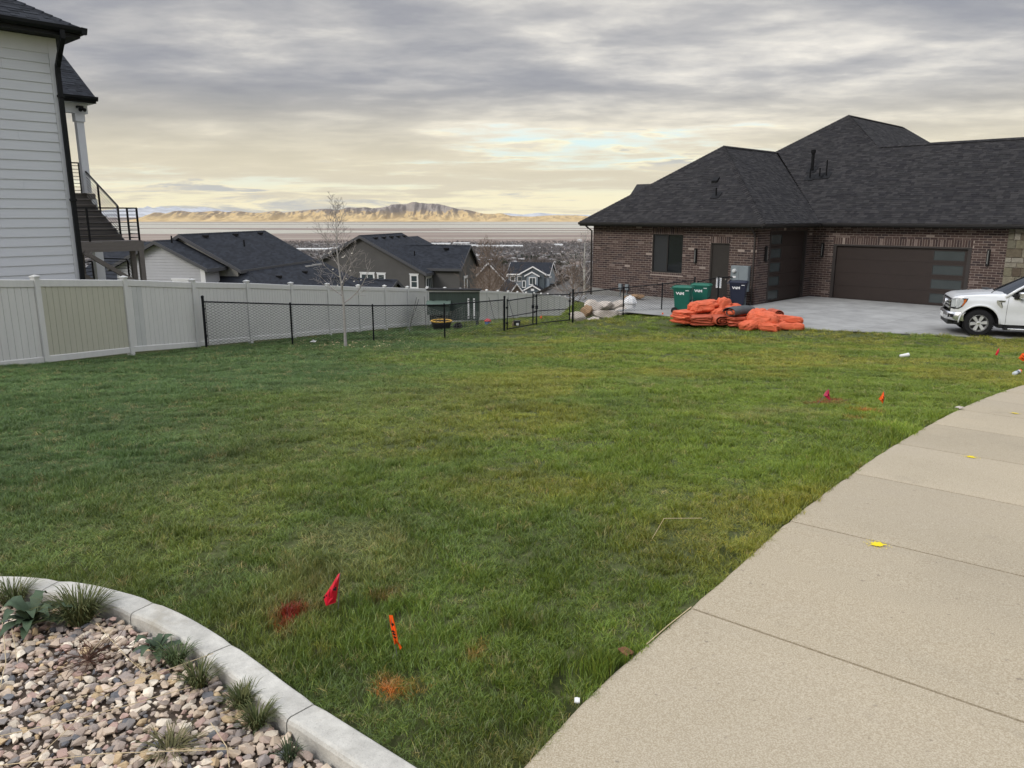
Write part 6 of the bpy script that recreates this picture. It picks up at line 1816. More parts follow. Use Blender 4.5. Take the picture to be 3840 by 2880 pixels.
m_bing = mat('green_bin_plastic', (.006, .095, .068), .45, .4, var=.12, vscale=4); m_bingl = mat('green_bin_lid', (.010, .115, .075), .4, .4, var=.1, vscale=4)
m_binb = mat('navy_bin_plastic', (.012, .016, .034), .4, .4, var=.12, vscale=4)
def onpad(px, Y): 
    p = at(px, 1150, Y); return Vector((p.x, p.y, PADZ + .004))
bin_('green wheeled bin nearest the chain-link post, wheel showing', onpad(2560, 30.0), R(-24), m_bing, m_bingl)
bin_('green wheeled bin half hidden behind another green bin', onpad(2628, 31.0), R(-26), m_bing, m_bingl)
bin_('navy blue wheeled bin in front of the electric meter', onpad(2765, 32.3), R(-22), m_binb, m_binb)

# ================================================================== ORANGE CURING BLANKETS
def tarp_mat(name, rgb, rough=.6):
    m = bpy.data.materials.new(name); m.use_nodes = True; nt = m.node_tree; b = nt.nodes['Principled BSDF']
    co = nd(nt, 'ShaderNodeTexCoord').outputs['Object']
    n_ = nd(nt, 'ShaderNodeTexNoise', {'Vector': co, 'Scale': 3.5, 'Detail': 6.0, 'Roughness': .6}).outputs[0]
    w_ = nd(nt, 'ShaderNodeTexNoise', {'Vector': co, 'Scale': 9.0, 'Detail': 5.0, 'Roughness': .55, 'Distortion': 1.4}).outputs[0]
    cr_ = mth(nt, 'ABSOLUTE', mth(nt, 'SUBTRACT', w_, .5))                       # thin sharp creases
    c = nd(nt, 'ShaderNodeVectorMath', {0: rgb, 1: maprange(nt, n_, .25, .75, .70, 1.15)}, operation='MULTIPLY').outputs[0]
    nt.links.new(c, b.inputs['Base Color']); b.inputs['Roughness'].default_value = rough; b.inputs['Specular IOR Level'].default_value = .3
    h = mth(nt, 'ADD', mth(nt, 'MULTIPLY', n_, .5), mth(nt, 'MULTIPLY', mth(nt, 'MINIMUM', cr_, .16), 3.0))
    bp = nd(nt, 'ShaderNodeBump', {'Strength': .6, 'Distance': .025, 'Height': h}); nt.links.new(bp.outputs[0], b.inputs['Normal'])
    return m
m_or = tarp_mat('orange_tarp', (.70, .142, .064)); m_ord = tarp_mat('dusty_orange_tarp', (.48, .102, .052)); m_gr = tarp_mat('grey_blanket', (.080, .085, .088), .8)
GRP = 'pile of insulating blankets'
def tbase(px, Y, dz=0.0):
    p = at(px, 1200, Y); return Vector((p.x, p.y, max(PADZ + .01, tzs(p.x, p.y)) + dz))
def pillow(L, W, H, seed, lump=.10, crease=.10, e=.45, nu=56, nv=28, sag=.0):
    """boxy closed cushion with ridged creases; rests on z = 0"""
    u = np.linspace(0, 2 * np.pi, nu, endpoint=False); v = np.linspace(-np.pi / 2 * .995, np.pi / 2 * .995, nv)
    U, V = np.meshgrid(u, v); sp_ = lambda a, k: np.sign(a) * np.abs(a) ** k
    X = sp_(np.cos(V), .55) * sp_(np.cos(U), e); Yv = sp_(np.cos(V), .55) * sp_(np.sin(U), e); Z = sp_(np.sin(V), .75)
    q = X * 2.3 + seed * 3.1; w = Yv * 2.0 + Z * 1.3 - seed * 1.7
    n1 = fbm(q, w, seed, 4) - .5; rd = np.abs(2 * fbm(q * .9 + w * .5, w * 1.5 - q * .3, seed + 7, 3) - 1)
    k = 1 + lump * 3.2 * n1 - crease * 2.6 * np.clip(.22 - rd, 0, 1) * 4 * .5
    X = X * k * L / 2; Yv = Yv * k * W / 2; Z = (Z * k + 1) * H / 2
    Z = np.where(Z < H * .5, Z * .9 + .0, Z) - sag * (X / (L / 2)) ** 2 * H
    return np.stack([X, Yv, np.maximum(Z, 0.0) + 0 * X], -1)
def put_pillow(t, name, m, P, M=None):
    mb = MB(); nv, nu = P.shape[:2]; rows = [[Vector(P[j, i]) for i in range(nu)] for j in range(nv)]
    if M is not None: rows = [[M @ p for p in r_] for r_ in rows]
    mb.grid(rows, close_u=True); mb.poly(rows[0][::-1]); mb.poly(rows[-1]); return mb.build(name, m, t, smooth_=True)
def fold_stack(label, px, Y, dz, L, W, n_, h, yaw, seed, m, tilt=0.0):
    t = thing('folded_blanket', label, 'blanket', tbase(px, Y, dz), R(yaw), GRP); r_ = random.Random(seed); z = 0.0
    for k_ in range(n_):
        l_, w_ = L * (.9 + .18 * r_.random()), W * (.9 + .18 * r_.random()); hh = h * (.85 + .4 * r_.random())
        P = pillow(l_, w_, hh * 1.35, seed * 10 + k_, .11, .09, .4, 56, 16)
        put_pillow(t, 'fold_layer', m if r_.random() < .7 else (m_ord if m is m_or else m_or), P, Matrix.Translation(((r_.random() - .5) * .08, (r_.random() - .5) * .08, z)) @ Matrix.Rotation(R((r_.random() - .5) * 12), 4, 'Z') @ Matrix.Rotation(R(tilt + (r_.random() - .5) * 5), 4, 'Y')); z += hh * .93
    return t
def puff(label, px, Y, dz, parts_, yaw, seed, m, name='crumpled_blanket'):
    """parts_: (x, y, z, L, W, H, rz, ry) lobes of one crumpled blanket"""
    t = thing(name, label, 'blanket', tbase(px, Y, dz), R(yaw), GRP)
    for k_, (x, y, z, L, W, H, rz, ry) in enumerate(parts_):
        put_pillow(t, 'billow', m, pillow(L, W, H, seed + k_ * 5, .12, .10, .6, 64, 34), Matrix.Translation((x, y, z)) @ Matrix.Rotation(R(rz), 4, 'Z') @ Matrix.Rotation(R(ry), 4, 'Y'))
    return t
def spiral_roll(label, px, Y, dz, L, W, H, yaw, turns, seed, m, core, pitch=0.0):
    """rolled blanket: the layered spiral shows at its ends"""
    t = thing('rolled_blanket', label, 'blanket', tbase(px, Y, dz), R(yaw), GRP)
    N = int(34 * turns); NL = 16; th = np.linspace(0, 2 * np.pi * turns, N + 1); f = 1 - .78 * np.arange(N + 1) / N
    cs, sn = np.cos(th), np.sin(th); yy = np.sign(cs) * np.abs(cs) ** .8; zz = np.sign(sn) * np.abs(sn) ** .8
    rows = []; Mt = Matrix.Rotation(R(pitch), 4, 'Y')
    for j in range(NL + 1):
        x = -L / 2 + L * j / NL; nz = fbm(np.full(N + 1, x * 4.0 + seed), th * 1.0 + seed, seed, 3) - .5; ef = 1 - .10 * abs(2 * j / NL - 1) ** 4
        k_ = f * ef * (1 + .30 * nz * f); k2 = k_ - .05 - .03 * np.abs(nz)
        o_ = [Mt @ Vector((x + .06 * nz[i], yy[i] * W / 2 * k_[i], H / 2 + zz[i] * H / 2 * k_[i])) for i in range(N + 1)]; i_ = [Mt @ Vector((x + .06 * nz[i], yy[i] * W / 2 * k2[i], H / 2 + zz[i] * H / 2 * k2[i])) for i in range(N + 1)]
        rows.append(o_ + i_[::-1])
    mb = MB(); mb.grid(rows, close_u=True); n2_ = len(rows[0])
    for ri in (0, NL): mb.add(rows[ri], [(i, i + 1, n2_ - 2 - i, n2_ - 1 - i) for i in range(N)])
    mb.build('outer_roll', m, t, smooth_=True)
    put_pillow(t, 'inner_roll', core, pillow(L * .96, W * .30, H * .30, seed, .1, .1, .7, 24, 14), Mt @ Matrix.Translation((0, 0, H * .35)))
    put_pillow(t, 'edge_binding', core, pillow(L * .985, W * .72, H * .66, seed + 2, .06, .05, .7, 36, 16), Mt @ Matrix.Translation((0, 0, H * .14))) if core is m_or else None
    return t
fold_stack('folded orange blanket at the left end of the pile, beside the bin', 2566, 27.2, 0, .80, .78, 5, .085, 25, 1, m_or)
fold_stack('flat folded orange blanket under the puffed ones', 2632, 26.8, 0, .80, .72, 4, .085, -8, 2, m_ord)
spiral_roll('folded orange blanket with its dark rolled end facing the lawn', 2692, 26.7, 0, .85, .74, .40, -80, 2.3, 3, m_ord, m_ord)
fold_stack('orange blanket folded flat below the grey roll', 2768, 26.5, 0, .85, .75, 3, .10, 8, 4, m_ord)
fold_stack('middle orange blanket carrying the puffed one', 2640, 27.5, .28, 1.1, .8, 2, .10, -6, 5, m_or)
puff('large puffed orange blanket on top of the folded stack', 2640, 27.3, .40, [(0, 0, 0, 1.05, .78, .40, -4, -6), (-.30, -.05, -.04, .55, .70, .34, 20, 8)], -6, 40, m_or)
puff('crumpled orange knot of blanket crowning the pile', 2705, 27.1, .36, [(0, 0, .0, .48, .46, .56, 20, 12), (.22, -.05, -.10, .55, .48, .40, -25, 20), (-.1, -.2, -.14, .5, .36, .34, 10, -14), (.42, .05, .0, .36, .40, .36, 40, 25)], -10, 60, m_or)
spiral_roll('grey felt blanket roll with orange edges lying across the pile', 2772, 26.6, .30, 1.15, .66, .40, 40, 1.7, 8, m_gr, m_or)
spiral_roll('smaller grey blanket roll behind the big grey roll', 2808, 27.0, .22, .85, .46, .32, 25, 1.8, 9, m_gr, m_gr)
puff('wide orange blanket spread over the right end of the pile', 2858, 26.0, -.04, [(0, 0, 0, 1.15, .85, .62, -18, 6), (-.42, -.22, 0, .62, .60, .34, 25, -12), (.15, -.36, -.02, .80, .46, .32, -30, 4), (-.10, .20, .16, .62, .50, .52, 40, 0), (.45, .0, 0, .6, .7, .40, 10, 10)], -8, 80, m_or, 'spread_blanket')
spiral_roll('rolled orange blanket end poking up behind the spread blanket', 2903, 26.5, .20, .55, .42, .40, -78, 2.6, 11, m_ord, m_ord)
puff('upper of the two thin orange rolls pointing to the driveway', 2940, 25.9, .20, [(0, 0, 0, 1.15, .30, .26, 0, 5), (.40, .02, -.04, .42, .28, .25, 4, 4)], -9, 100, m_or, 'thin_blanket_roll')
puff('lower of the two thin orange rolls pointing to the driveway', 2945, 25.6, .0, [(0, 0, 0, 1.15, .30, .24, 0, 2), (.42, -.01, 0, .40, .29, .24, -4, 2)], -9, 120, m_or, 'thin_blanket_roll')

# ================================================================== BOULDERS AND THE WHITE PLASTIC DOME
m_boul = mat('pale_boulder', (.52, .46, .40), .95, .2, var=.35, vscale=3.5, bump=.03, bscale=7)
m_boul2 = mat('rusty_boulder', (.34, .22, .13), .95, .2, var=.35, vscale=3.5, bump=.03, bscale=7)
def boulder(label, px, py, Y, w, d, h, seed, m=m_boul, yaw=0):
    bm = bmesh.new(); bmesh.ops.create_icosphere(bm, subdivisions=4, radius=1)
    r_ = random.Random(seed); pl = [(Vector((r_.gauss(0, 1), r_.gauss(0, 1), r_.gauss(0, .8))).normalized(), .45 + .30 * r_.random()) for _ in range(20)]
    for v in bm.verts:
        c = v.co.copy()
        for n_, dd in pl:
            q = c.dot(n_)
            if q > dd: c -= n_ * (q - dd) * .97
        f = float(fbm(np.array([c.x * 2.2 + seed]), np.array([c.y * 2.2 + c.z * 1.7]), seed, 4)[0]) - .5
        c *= 1 + .34 * f
        v.co = Vector((c.x * w / 2, c.y * d / 2, c.z * h * .62 + h * .42))
    me = bpy.data.meshes.new('boulder'); bm.to_mesh(me); bm.free(); me.materials.append(m); me.polygons.foreach_set('use_smooth', [True] * len(me.polygons))
    p = at(px, py, Y); o = link('boulder', me); o.scale = (1.35, 1.3, 1.0); o.location = (p.x, p.y, p.z); o.rotation_euler = (0, 0, R(yaw)); tag(o, label, 'boulder', 'boulders behind the chain-link fence')
boulder('rounded pale boulder at the left end of the row, against the gate post', 2172, 1206, 30.2, .62, .5, .42, 1)
boulder('rusty brown upright boulder above the left end of the row', 2200, 1190, 31.0, .55, .45, .50, 2, m_boul2)
boulder('long flat pale boulder lying in front of the row', 2270, 1196, 31.0, 1.25, .6, .46, 3, yaw=-8)
boulder('big pale angular boulder rising behind the rusty one', 2225, 1180, 31.8, 1.0, .7, .62, 12)
boulder('small pale stone tucked under the long flat boulder', 2222, 1207, 30.3, .55, .42, .24, 4)
boulder('high pale boulder at the back of the row', 2268, 1160, 32.6, .95, .7, .42, 5)
boulder('broad pale boulder behind the white dome', 2310, 1168, 32.8, 1.1, .8, .52, 6)
boulder('flat pale boulder between the long one and the white dome', 2322, 1192, 31.8, .9, .7, .42, 7)
boulder('low brown boulder alone on the concrete by the wall', 2390, 1122, 36.0, .8, .5, .30, 8, m_boul2)
boulder('small brown stone beside the low boulder by the wall', 2350, 1120, 36.3, .35, .3, .2, 9, m_boul2)
p = at(2362, 1164, 32.6)
dm = thing('white_plastic_dome', 'white ribbed plastic dome standing on the concrete behind the fence', 'dome', (p.x, p.y, p.z), R(15))
mb = MB(); mb.lathe([(.24, 0), (.245, .02), (.255, .30), (.30, .305), (.305, .34), (.27, .35)], 8); mb.build('drum', m_whitep, dm)
mb = MB(); mb.lathe([(.285, .351), (.275, .40), (.22, .50), (.13, .58), (.07, .60), (.06, .63), (.02, .64)], 8); dme = mb.build('dome_cap', m_whitep, dm)
mb = MB()
for a in range(8):
    w = 2 * math.pi * a / 8; mb.tube([(.285 * math.cos(w), .285 * math.sin(w), .37), (.235 * math.cos(w), .235 * math.sin(w), .50), (.14 * math.cos(w), .14 * math.sin(w), .585)], .012, 5)
mb.build('rib', m_whitep, dme)

# ================================================================== GREEN COOP AND WHAT STANDS ROUND IT
m_coop = mat('dark_green_boards', (.042, .058, .048), .7, .3, var=.14, vscale=3, streak=(3, 3, .4))
m_coopl = mat('green_felt_lid', (.11, .15, .125), .8, .2, var=.1)
m_felt = mat('black_roof_felt', (.014, .014, .015), .9, .2, var=.2)
cl_ = at(1611, 1202, 33.9); cr_ = at(1795, 1202, 33.9); yw = math.atan2(cr_.y - cl_.y, cr_.x - cl_.x); CLN = math.hypot(cr_.x - cl_.x, cr_.y - cl_.y)
gz_ = tzs(cl_.x, cl_.y)
co_ = thing('chicken_coop', 'dark green wooden coop with a sloping black roof by the vinyl fence', 'coop', (cl_.x, cl_.y, gz_), yw)
zb_ = cl_.z - gz_; H_ = 1.28
nb_ = 11
for k_ in range(nb_):
    w = CLN / nb_; mb = MB(); mb.box(k_ * w + .003, 0, zb_, (k_ + 1) * w - .003, .03, zb_ + H_ - .02 * k_ / nb_); mb.build('board', m_coop, co_)
mb = MB(); mb.box(0, .031, zb_, .04, 1.3, zb_ + H_ - .06); mb.box(CLN - .04, .031, zb_, CLN, 1.3, zb_ + H_ - .1); mb.box(0.041, 1.27, zb_, CLN - .041, 1.3, zb_ + H_ - .12); mb.box(.04, .031, zb_, CLN - .04, 1.27, zb_ + .03); mb.build('side_wall', m_coop, co_)
mb = MB(); mb.box(-.06, -.05, zb_ + H_ - .015, CLN + .05, -.005, zb_ + H_ + .06); mb.build('roof_fascia', m_whitep, co_)
mb = MB(); mb.slab([(-.12, -.12, zb_ + H_ + .062), (CLN + .1, -.12, zb_ + H_ + .04), (CLN + .1, 1.45, zb_ + H_ - .05), (-.12, 1.45, zb_ + H_ - .02)], (0, 0, .05)); mb.build('roof', m_felt, co_)
for x in (.08, CLN - .14):
    for y in (.05, 1.2): mb = MB(); mb.box(x, y, -.1, x + .08, y + .08, zb_ - .001); mb.build('leg', m_coop, co_)
# nest box
mb = MB(); mb.box(-.06, -.38, zb_ + .30, .92, -.002, zb_ + .72); nbx = mb.build('nest_box', m_coop, co_)
mb = MB(); mb.slab([(-.10, -.44, zb_ + .722), (.96, -.44, zb_ + .722), (.96, -.004, zb_ + .86), (-.10, -.004, zb_ + .86)], (0, 0, .025)); mb.build('nest_lid', m_coopl, nbx)
for x in (.14, .74): mb = MB(); mb.box(x, -.03, zb_ + .885, x + .09, -.003, zb_ + .915); mb.build('hinge', m_blk, nbx)
# door with white battens and strap hinges
for x in (CLN * .795, CLN * .91):
    mb = MB(); mb.box(x - .035, -.025, zb_ + .09, x + .035, -.002, zb_ + .98); bt = mb.build('white_batten', m_whitep, co_)
    for z_ in (.16, .88): mb = MB(); mb.box(x - .028, -.03, zb_ + z_, x + .06, -.0255, zb_ + z_ + .025); mb.box(x - .01, -.03, zb_ + z_ - .03, x + .01, -.0256, zb_ + z_ + .055); mb.build('hinge', m_blk, bt)
mb = MB(); mb.box(CLN * .845, -.02, zb_ + .92, CLN * .855, -.002, zb_ + 1.04); mb.build('latch', m_blk, co_)
# black tub with a yellow rim
p = at(1656, 1229, 31.6); p.z = tzs(p.x, p.y)
m_bplast = mat('black_plastic', (.014, .013, .013), .5, .4, var=.15); m_yelp = mat('yellow_plastic', (.62, .36, .05), .5, .4, var=.25, vscale=9)
tub = thing('feed_tub', 'black tub with a yellow rim in front of the green coop', 'tub', p)
mb = MB(); mb.lathe([(.26, 0), (.30, .05), (.34, .12), (.40, .34), (.43, .42), (.40, .42), (.30, .10), (.02, .08)], 22); mb.build('tub_body', m_bplast, tub, smooth_=True)
mb = MB(); mb.lathe([(.40, .421), (.445, .425), (.46, .455), (.43, .475), (.39, .46), (.40, .43)], 22, cap=False); mb.build('rim', m_yelp, tub, smooth_=True)
p = at(1715, 1228, 32.2); p.z = tzs(p.x, p.y)
bk = thing('tipped_bucket', 'black rubber bucket lying on its side beside the yellow-rimmed tub', 'bucket', p, R(20))
Mx = Matrix.Translation((0, 0, .17)) @ Matrix.Rotation(R(82), 4, 'X')
mb = MB(); mb.lathe([(.13, -.2), (.16, .1), (.18, .18), (.165, .18), (.12, -.17), (.02, -.17)], 18, M=Mx); mb.build('bucket_body', m_bplast, bk, smooth_=True)
mb = MB(); mb.tube([Mx @ Vector((.175 * math.cos(a_), .175 * math.sin(a_) * .3, .16 + .16 * math.sin(a_))) for a_ in [math.pi * q / 8 for q in range(9)]], .006, 5); mb.build('handle', m_blk, bk)
# blue drinker with a red cap
p = at(1829, 1222, 32.6); p.z = tzs(p.x, p.y)
m_bl = mat('blue_plastic', (.035, .12, .33), .4, .4, var=.1); m_rd = mat('red_plastic', (.50, .035, .045), .4, .4, var=.12)
dk = thing('poultry_drinker', 'blue plastic drinker with a scalloped red cap beside the coop', 'drinker', p)
mb = MB(); mb.lathe([(.085, 0), (.09, .03), (.08, .10), (.115, .17), (.125, .34), (.115, .36)], 16); mb.build('body', m_bl, dk, smooth_=True)
mb = MB(); rows = []
for (r_, z_) in ((.142, .361), (.142, .385), (.125, .41), (.095, .445), (.045, .475), (.01, .48)):
    rows.append([Vector((r_ * (1 + .07 * math.cos(8 * 2 * math.pi * q / 32)) * math.cos(2 * math.pi * q / 32), r_ * (1 + .07 * math.cos(8 * 2 * math.pi * q / 32)) * math.sin(2 * math.pi * q / 32), z_)) for q in range(32)])
mb.grid(rows, close_u=True); mb.poly(rows[0][::-1]); mb.build('cap', m_rd, dk)
mb = MB(); mb.box(.02, -.128, .22, .08, -.116, .27); mb.build('red_tab', m_rd, dk)
# electric netting: leaning posts and white cord mesh
m_cord = mat('white_cord', (.36, .36, .34), .8, .2, var=.1)
NP_ = [(at(1562, 1115, 31.6), at(1534, 1228, 31.2)), (at(1571, 1121, 31.9), at(1538, 1215, 31.4)), (at(1591, 1112, 32.2), at(1598, 1228, 31.9)), (at(1748, 1110, 31.4), at(1742, 1228, 31.2)), (at(1833, 1115, 32.4), at(1861, 1215, 31.8)), (at(1904, 1115, 31.6), at(1933, 1207, 31.2))]
net = thing('netting_fence', 'sagging white poultry netting on thin leaning stakes round the coop', 'netting', NP_[0][1])
n0 = net.location
for a_, b_ in NP_: mb = MB(); mb.tube([b_ - n0 - Vector((0, 0, .1)), a_ - n0], .009, 5); mb.build('stake', m_blk, net)
nm = MB(); seq = NP_[1:]
for (ta, ba), (tb, bb) in zip(seq[:-1], seq[1:]):
    L_ = (bb - ba).length; nc = int(L_ / .09); nr = 8
    def npnt(f, g_):
        lo_ = ba.lerp(bb, f); hi_ = ba.lerp(ta, .72).lerp(bb.lerp(tb, .72), f); sag = .30 * math.sin(math.pi * f)
        q = lo_.lerp(hi_ - Vector((0, 0, sag)), g_); w = .03 * math.sin(g_ * 9 + f * 17) + .03 * math.sin(f * 31)
        return q + Vector((w, .05 * math.sin(f * 9), 0)) - n0
    for c in range(nc + 1): nm.tube([npnt(c / nc, g_ / nr) for g_ in range(nr + 1)], .0024, 3, cap=False)
    for g_ in range(nr + 1): nm.tube([npnt(c / nc, g_ / nr) for c in range(nc + 1)], .0024, 3, cap=False)
nm.build('cord_mesh', m_cord, net, kind='stuff')
mb = MB(); rr_ = random.Random(5)
for q in range(26):
    f = rr_.random(); b_ = NP_[0][1].lerp(NP_[0][0], f * .7) - n0; mb.tube([b_ + Vector((.03 * rr_.gauss(0, 1), .03, 0)), b_ + Vector((.06 * rr_.gauss(0, 1), -.02, -.12 - .1 * rr_.random())), b_ + Vector((.06 * rr_.gauss(0, 1), .02, -.25))], .006, 3)
mb.build('bunched_cord', m_cord, net, kind='stuff')
# small dark box with a white label by the gate, white scraps
p = at(1938, 1230, 28.9); p.z = tzs(p.x, p.y)
m_cardb = mat('brown_card', (.16, .12, .08), .9, .2, var=.2)
bxx = thing('energiser_box', 'small dark box with a white label on the grass behind the gate', 'box', p, R(12))
mb = MB(); mb.cbox(-.12, -.1, 0, .12, .1, .22, c=.012); mb.build('case', m_bplast, bxx)
mb = MB(); mb.box(-.045, -.104, .05, .055, -.101, .14); mb.build('label', m_print, bxx)
mb = MB(); mb.slab([(-.13, -.11, .0), (-.2, -.13, 0), (-.14, -.1, .2)], (0, .15, 0)); mb.build('flap', m_cardb, bxx)
def scrap(name, label, cat, p, s, seed, m, flat=.5):
    r_ = random.Random(seed); mb = MB(); rows = []
    for j in range(7):
        row = []
        for i in range(7):
            a, b = i / 3 - 1, j / 3 - 1; row.append(Vector((a * s * (.8 + .3 * r_.random()), b * s * .7 * (.8 + .3 * r_.random()), s * flat * (.15 + r_.random() * .8 * (1 - max(abs(a), abs(b)) * .6)))))
        rows.append(row)
    mb.grid(rows); mb.grid([[q + Vector((0, 0, -.004)) for q in r_2] for r_2 in rows], flip=True); o = mb.build(name, m, None); o.location = p; o.rotation_euler = (0, 0, r_.random() * 6); tag(o, label, cat); return o
def gpt(px, py, dz=.03):
    p = ground(px, py); return p + Vector((0, 0, dz))
m_paper = mat('white_paper', (.70, .69, .66), .8, .2, var=.08)
scrap('paper_scrap', 'crumpled white paper on the grass beside the young tree', 'litter', gpt(1176, 1290, .05), .11, 1, m_paper, .9)
scrap('plastic_scrap', 'white scrap lying behind the left gate post', 'litter', at(1880, 1232, 29.2), .10, 2, m_paper, .5)
scrap('paper_scrap', 'small white paper scrap in the grass at the sidewalk edge', 'litter', gpt(2163, 2650, .025), .013, 3, m_paper, .25)
m_leaf = mat('dead_leaf', (.16, .075, .04), .9, .2, var=.3, vscale=20)
scrap('dead_leaf', 'curled brown dead leaf at the sidewalk edge', 'leaf', gpt(2345, 2470, .03), .028, 4, m_leaf, .4)
scrap('pale_stone_chip', 'pale stone chip on the far sidewalk edge', 'stone', gpt(3597, 1540, .03), .045, 6, m_boul, .5)

# paper cup and spray can
p = gpt(3390, 1342, .06); m_cup = mat('white_cup', (.74, .74, .72), .5, .3, var=.05)
cup = thing('paper_cup', 'white paper cup lying on the lawn', 'cup', p, R(12)); Mx = Matrix.Rotation(R(84), 4, 'Y')
mb = MB(); mb.lathe([(.032, -.11), (.042, .10), (.047, .105), (.044, .11), (.038, .10), (.03, -.10)], 18, M=Mx); mb.build('cup_wall', m_cup, cup, smooth_=True)
mb = MB(); mb.lathe([(.031, -.1095), (.031, -.104)], 18, M=Mx); mb.build('cup_base', m_cup, cup)
p = gpt(3812, 1408, .05); can = thing('spray_can', 'white marking-paint can with an orange cap lying on the lawn', 'can', p, R(38)); Mx = Matrix.Rotation(R(86), 4, 'Y')
m_can = mat('can_print', (.50, .54, .55), .4, .5, var=.4, vscale=18); m_orp = mat('orange_plastic', (.80, .16, .02), .4, .4, var=.05)
mb = MB(); mb.lathe([(.03, -.12), (.033, -.115), (.033, .08), (.028, .095)], 18, M=Mx); mb.build('can_body', m_can, can, smooth_=True)
mb = MB(); mb.lathe([(.029, .096), (.031, .10), (.029, .14), (.02, .145)], 18, M=Mx); mb.build('cap', m_orp, can, smooth_=True)
mb = MB(); mb.lathe([(.0335, -.03), (.0335, .02)], 18, M=Mx); mb.build('label_band', mat('dark_label', (.06, .07, .08), .4, .4, var=.2), can)

# ================================================================== MARKER FLAGS
m_fred = mat('red_flag_film', (.62, .012, .035), .4, .4, var=.06); m_fmag = mat('magenta_flag_film', (.58, .012, .08), .4, .4, var=.06); m_for = mat('orange_flag_film', (.95, .12, .012), .4, .4, var=.06)
m_wire = mat('flag_wire', (.10, .105, .10), .5, .5, var=.1); m_ink = mat('black_ink', (.01, .01, .01), .6, .3, var=0)
for m_ in (m_fred, m_fmag, m_for):
    m_.node_tree.nodes['Principled BSDF'].inputs['Subsurface Weight'].default_value = 0.0
def flag(label, poly, staff, base, m, marks=(), wav=.012):
    """poly: outline in photo pixels; base: where the wire meets the ground"""
    b = ground(*base); Y = b.y; t = thing('marker_flag', label, 'flag', b, 0, 'utility marker flags')
    P = [at(x, y, Y) - b for x, y in poly]; c = sum(P, Vector()) / len(P); mb = MB()
    r_ = random.Random(int(poly[0][0]))
    W = [p + Vector((0, wav * 2 * (r_.random() - .5), 0)) for p in P]; cc = c + Vector((0, -wav * 1.6, 0)); n_ = len(W)
    mids = [(W[i] + cc) / 2 + Vector((0, wav * 1.5 * (r_.random() - .5), 0)) for i in range(n_)]
    fs = []
    for i in range(n_):
        j = (i + 1) % n_; fs += [(i, j, n_ + j, n_ + i), (n_ + i, n_ + j, 2 * n_)]
    vs = W + mids + [cc]; mb.add(vs, fs); mb.add([v + Vector((0, .0015, 0)) for v in vs], [f[::-1] for f in fs]); mb.build('flag_film', m, t)
    S = [at(x, y, Y) - b + Vector((0, -.004, 0)) for x, y in staff]; mb = MB(); mb.tube([Vector((0, 0, -.02))] + S if (S[0]).length > .01 else S, .0016 + Y * .00012, 5); mb.build('wire', m_wire, t)
    for (x0, y0, x1, y1, w) in marks:
        a_, q = at(x0, y0, Y) - b, at(x1, y1, Y) - b; d = (q - a_).normalized(); s_ = d.cross(Vector((0, 1, 0))) * w
        mb = MB(); o_ = Vector((0, -wav * 1.9 - .002, 0)); mb.slab([a_ - s_ + o_, q - s_ + o_, q + s_ + o_, a_ + s_ + o_], (0, .001, 0)); mb.build('print_mark', m_ink, t)
flag('large red marker flag nearest the edging', [(1275, 2151), (1267, 2197), (1259, 2260), (1224, 2270), (1211, 2243), (1242, 2197), (1266, 2156)], [(1268, 2290), (1272, 2220), (1276, 2150)], (1268, 2300), m_fred, [(1264, 2190, 1262, 2204, .0035), (1258, 2196, 1256, 2204, .003), (1243, 2198, 1240, 2228, .0012), (1224, 2226, 1219, 2233, .003), (1228, 2220, 1230, 2226, .002)])
flag('narrow orange marker flag nearest the sidewalk corner', [(1459, 2306), (1474, 2303), (1487, 2364), (1495, 2402), (1508, 2425), (1500, 2437), (1494, 2425), (1488, 2409), (1481, 2413), (1465, 2338)], [(1491, 2463), (1481, 2400), (1467, 2306)], (1494, 2480), m_for, [(1474, 2325, 1479, 2333, .004), (1473, 2352, 1484, 2358, .003), (1476, 2362, 1487, 2368, .003), (1480, 2374, 1489, 2380, .003)])
flag('magenta marker flag by the red paint patch', [(3108, 1457), (3113, 1502), (3104, 1495), (3089, 1484), (3098, 1470)], [(3060, 1521), (3092, 1484), (3108, 1457)], (3058, 1524), m_fmag, [(3100, 1475, 3106, 1483, .004)])
flag('orange marker flag by the orange paint streak', [(3314, 1468), (3319, 1488), (3311, 1515), (3305, 1505), (3296, 1497), (3305, 1482)], [(3313, 1524), (3315, 1490), (3315, 1468)], (3313, 1527), m_for, [(3308, 1484, 3312, 1492, .004), (3304, 1494, 3309, 1500, .004)])
flag('small red marker flag farthest up the lawn', [(3748, 1304), (3744, 1322), (3739, 1334), (3733, 1331), (3739, 1316)], [(3741, 1345), (3746, 1320), (3749, 1304)], (3741, 1348), m_fred)
flag('orange marker flag above the spray can', [(3819, 1343), (3834, 1324), (3846, 1326), (3850, 1350), (3836, 1355)], [(3843, 1366), (3846, 1340), (3847, 1325)], (3843, 1370), m_for, [(3828, 1340, 3836, 1346, .005), (3832, 1332, 3840, 1338, .005)])
flag('tiny orange marker flag beyond the gate', [(2031, 1183), (2033, 1191), (2029, 1196), (2024, 1190)], [(2031, 1199), (2032, 1190)], (2031, 1200), m_for)
flag('tiny orange-red marker flag by the fence post at the bins', [(2485, 1171), (2489, 1177), (2484, 1182), (2482, 1176)], [(2486, 1184), (2486, 1176)], (2486, 1186), m_for)

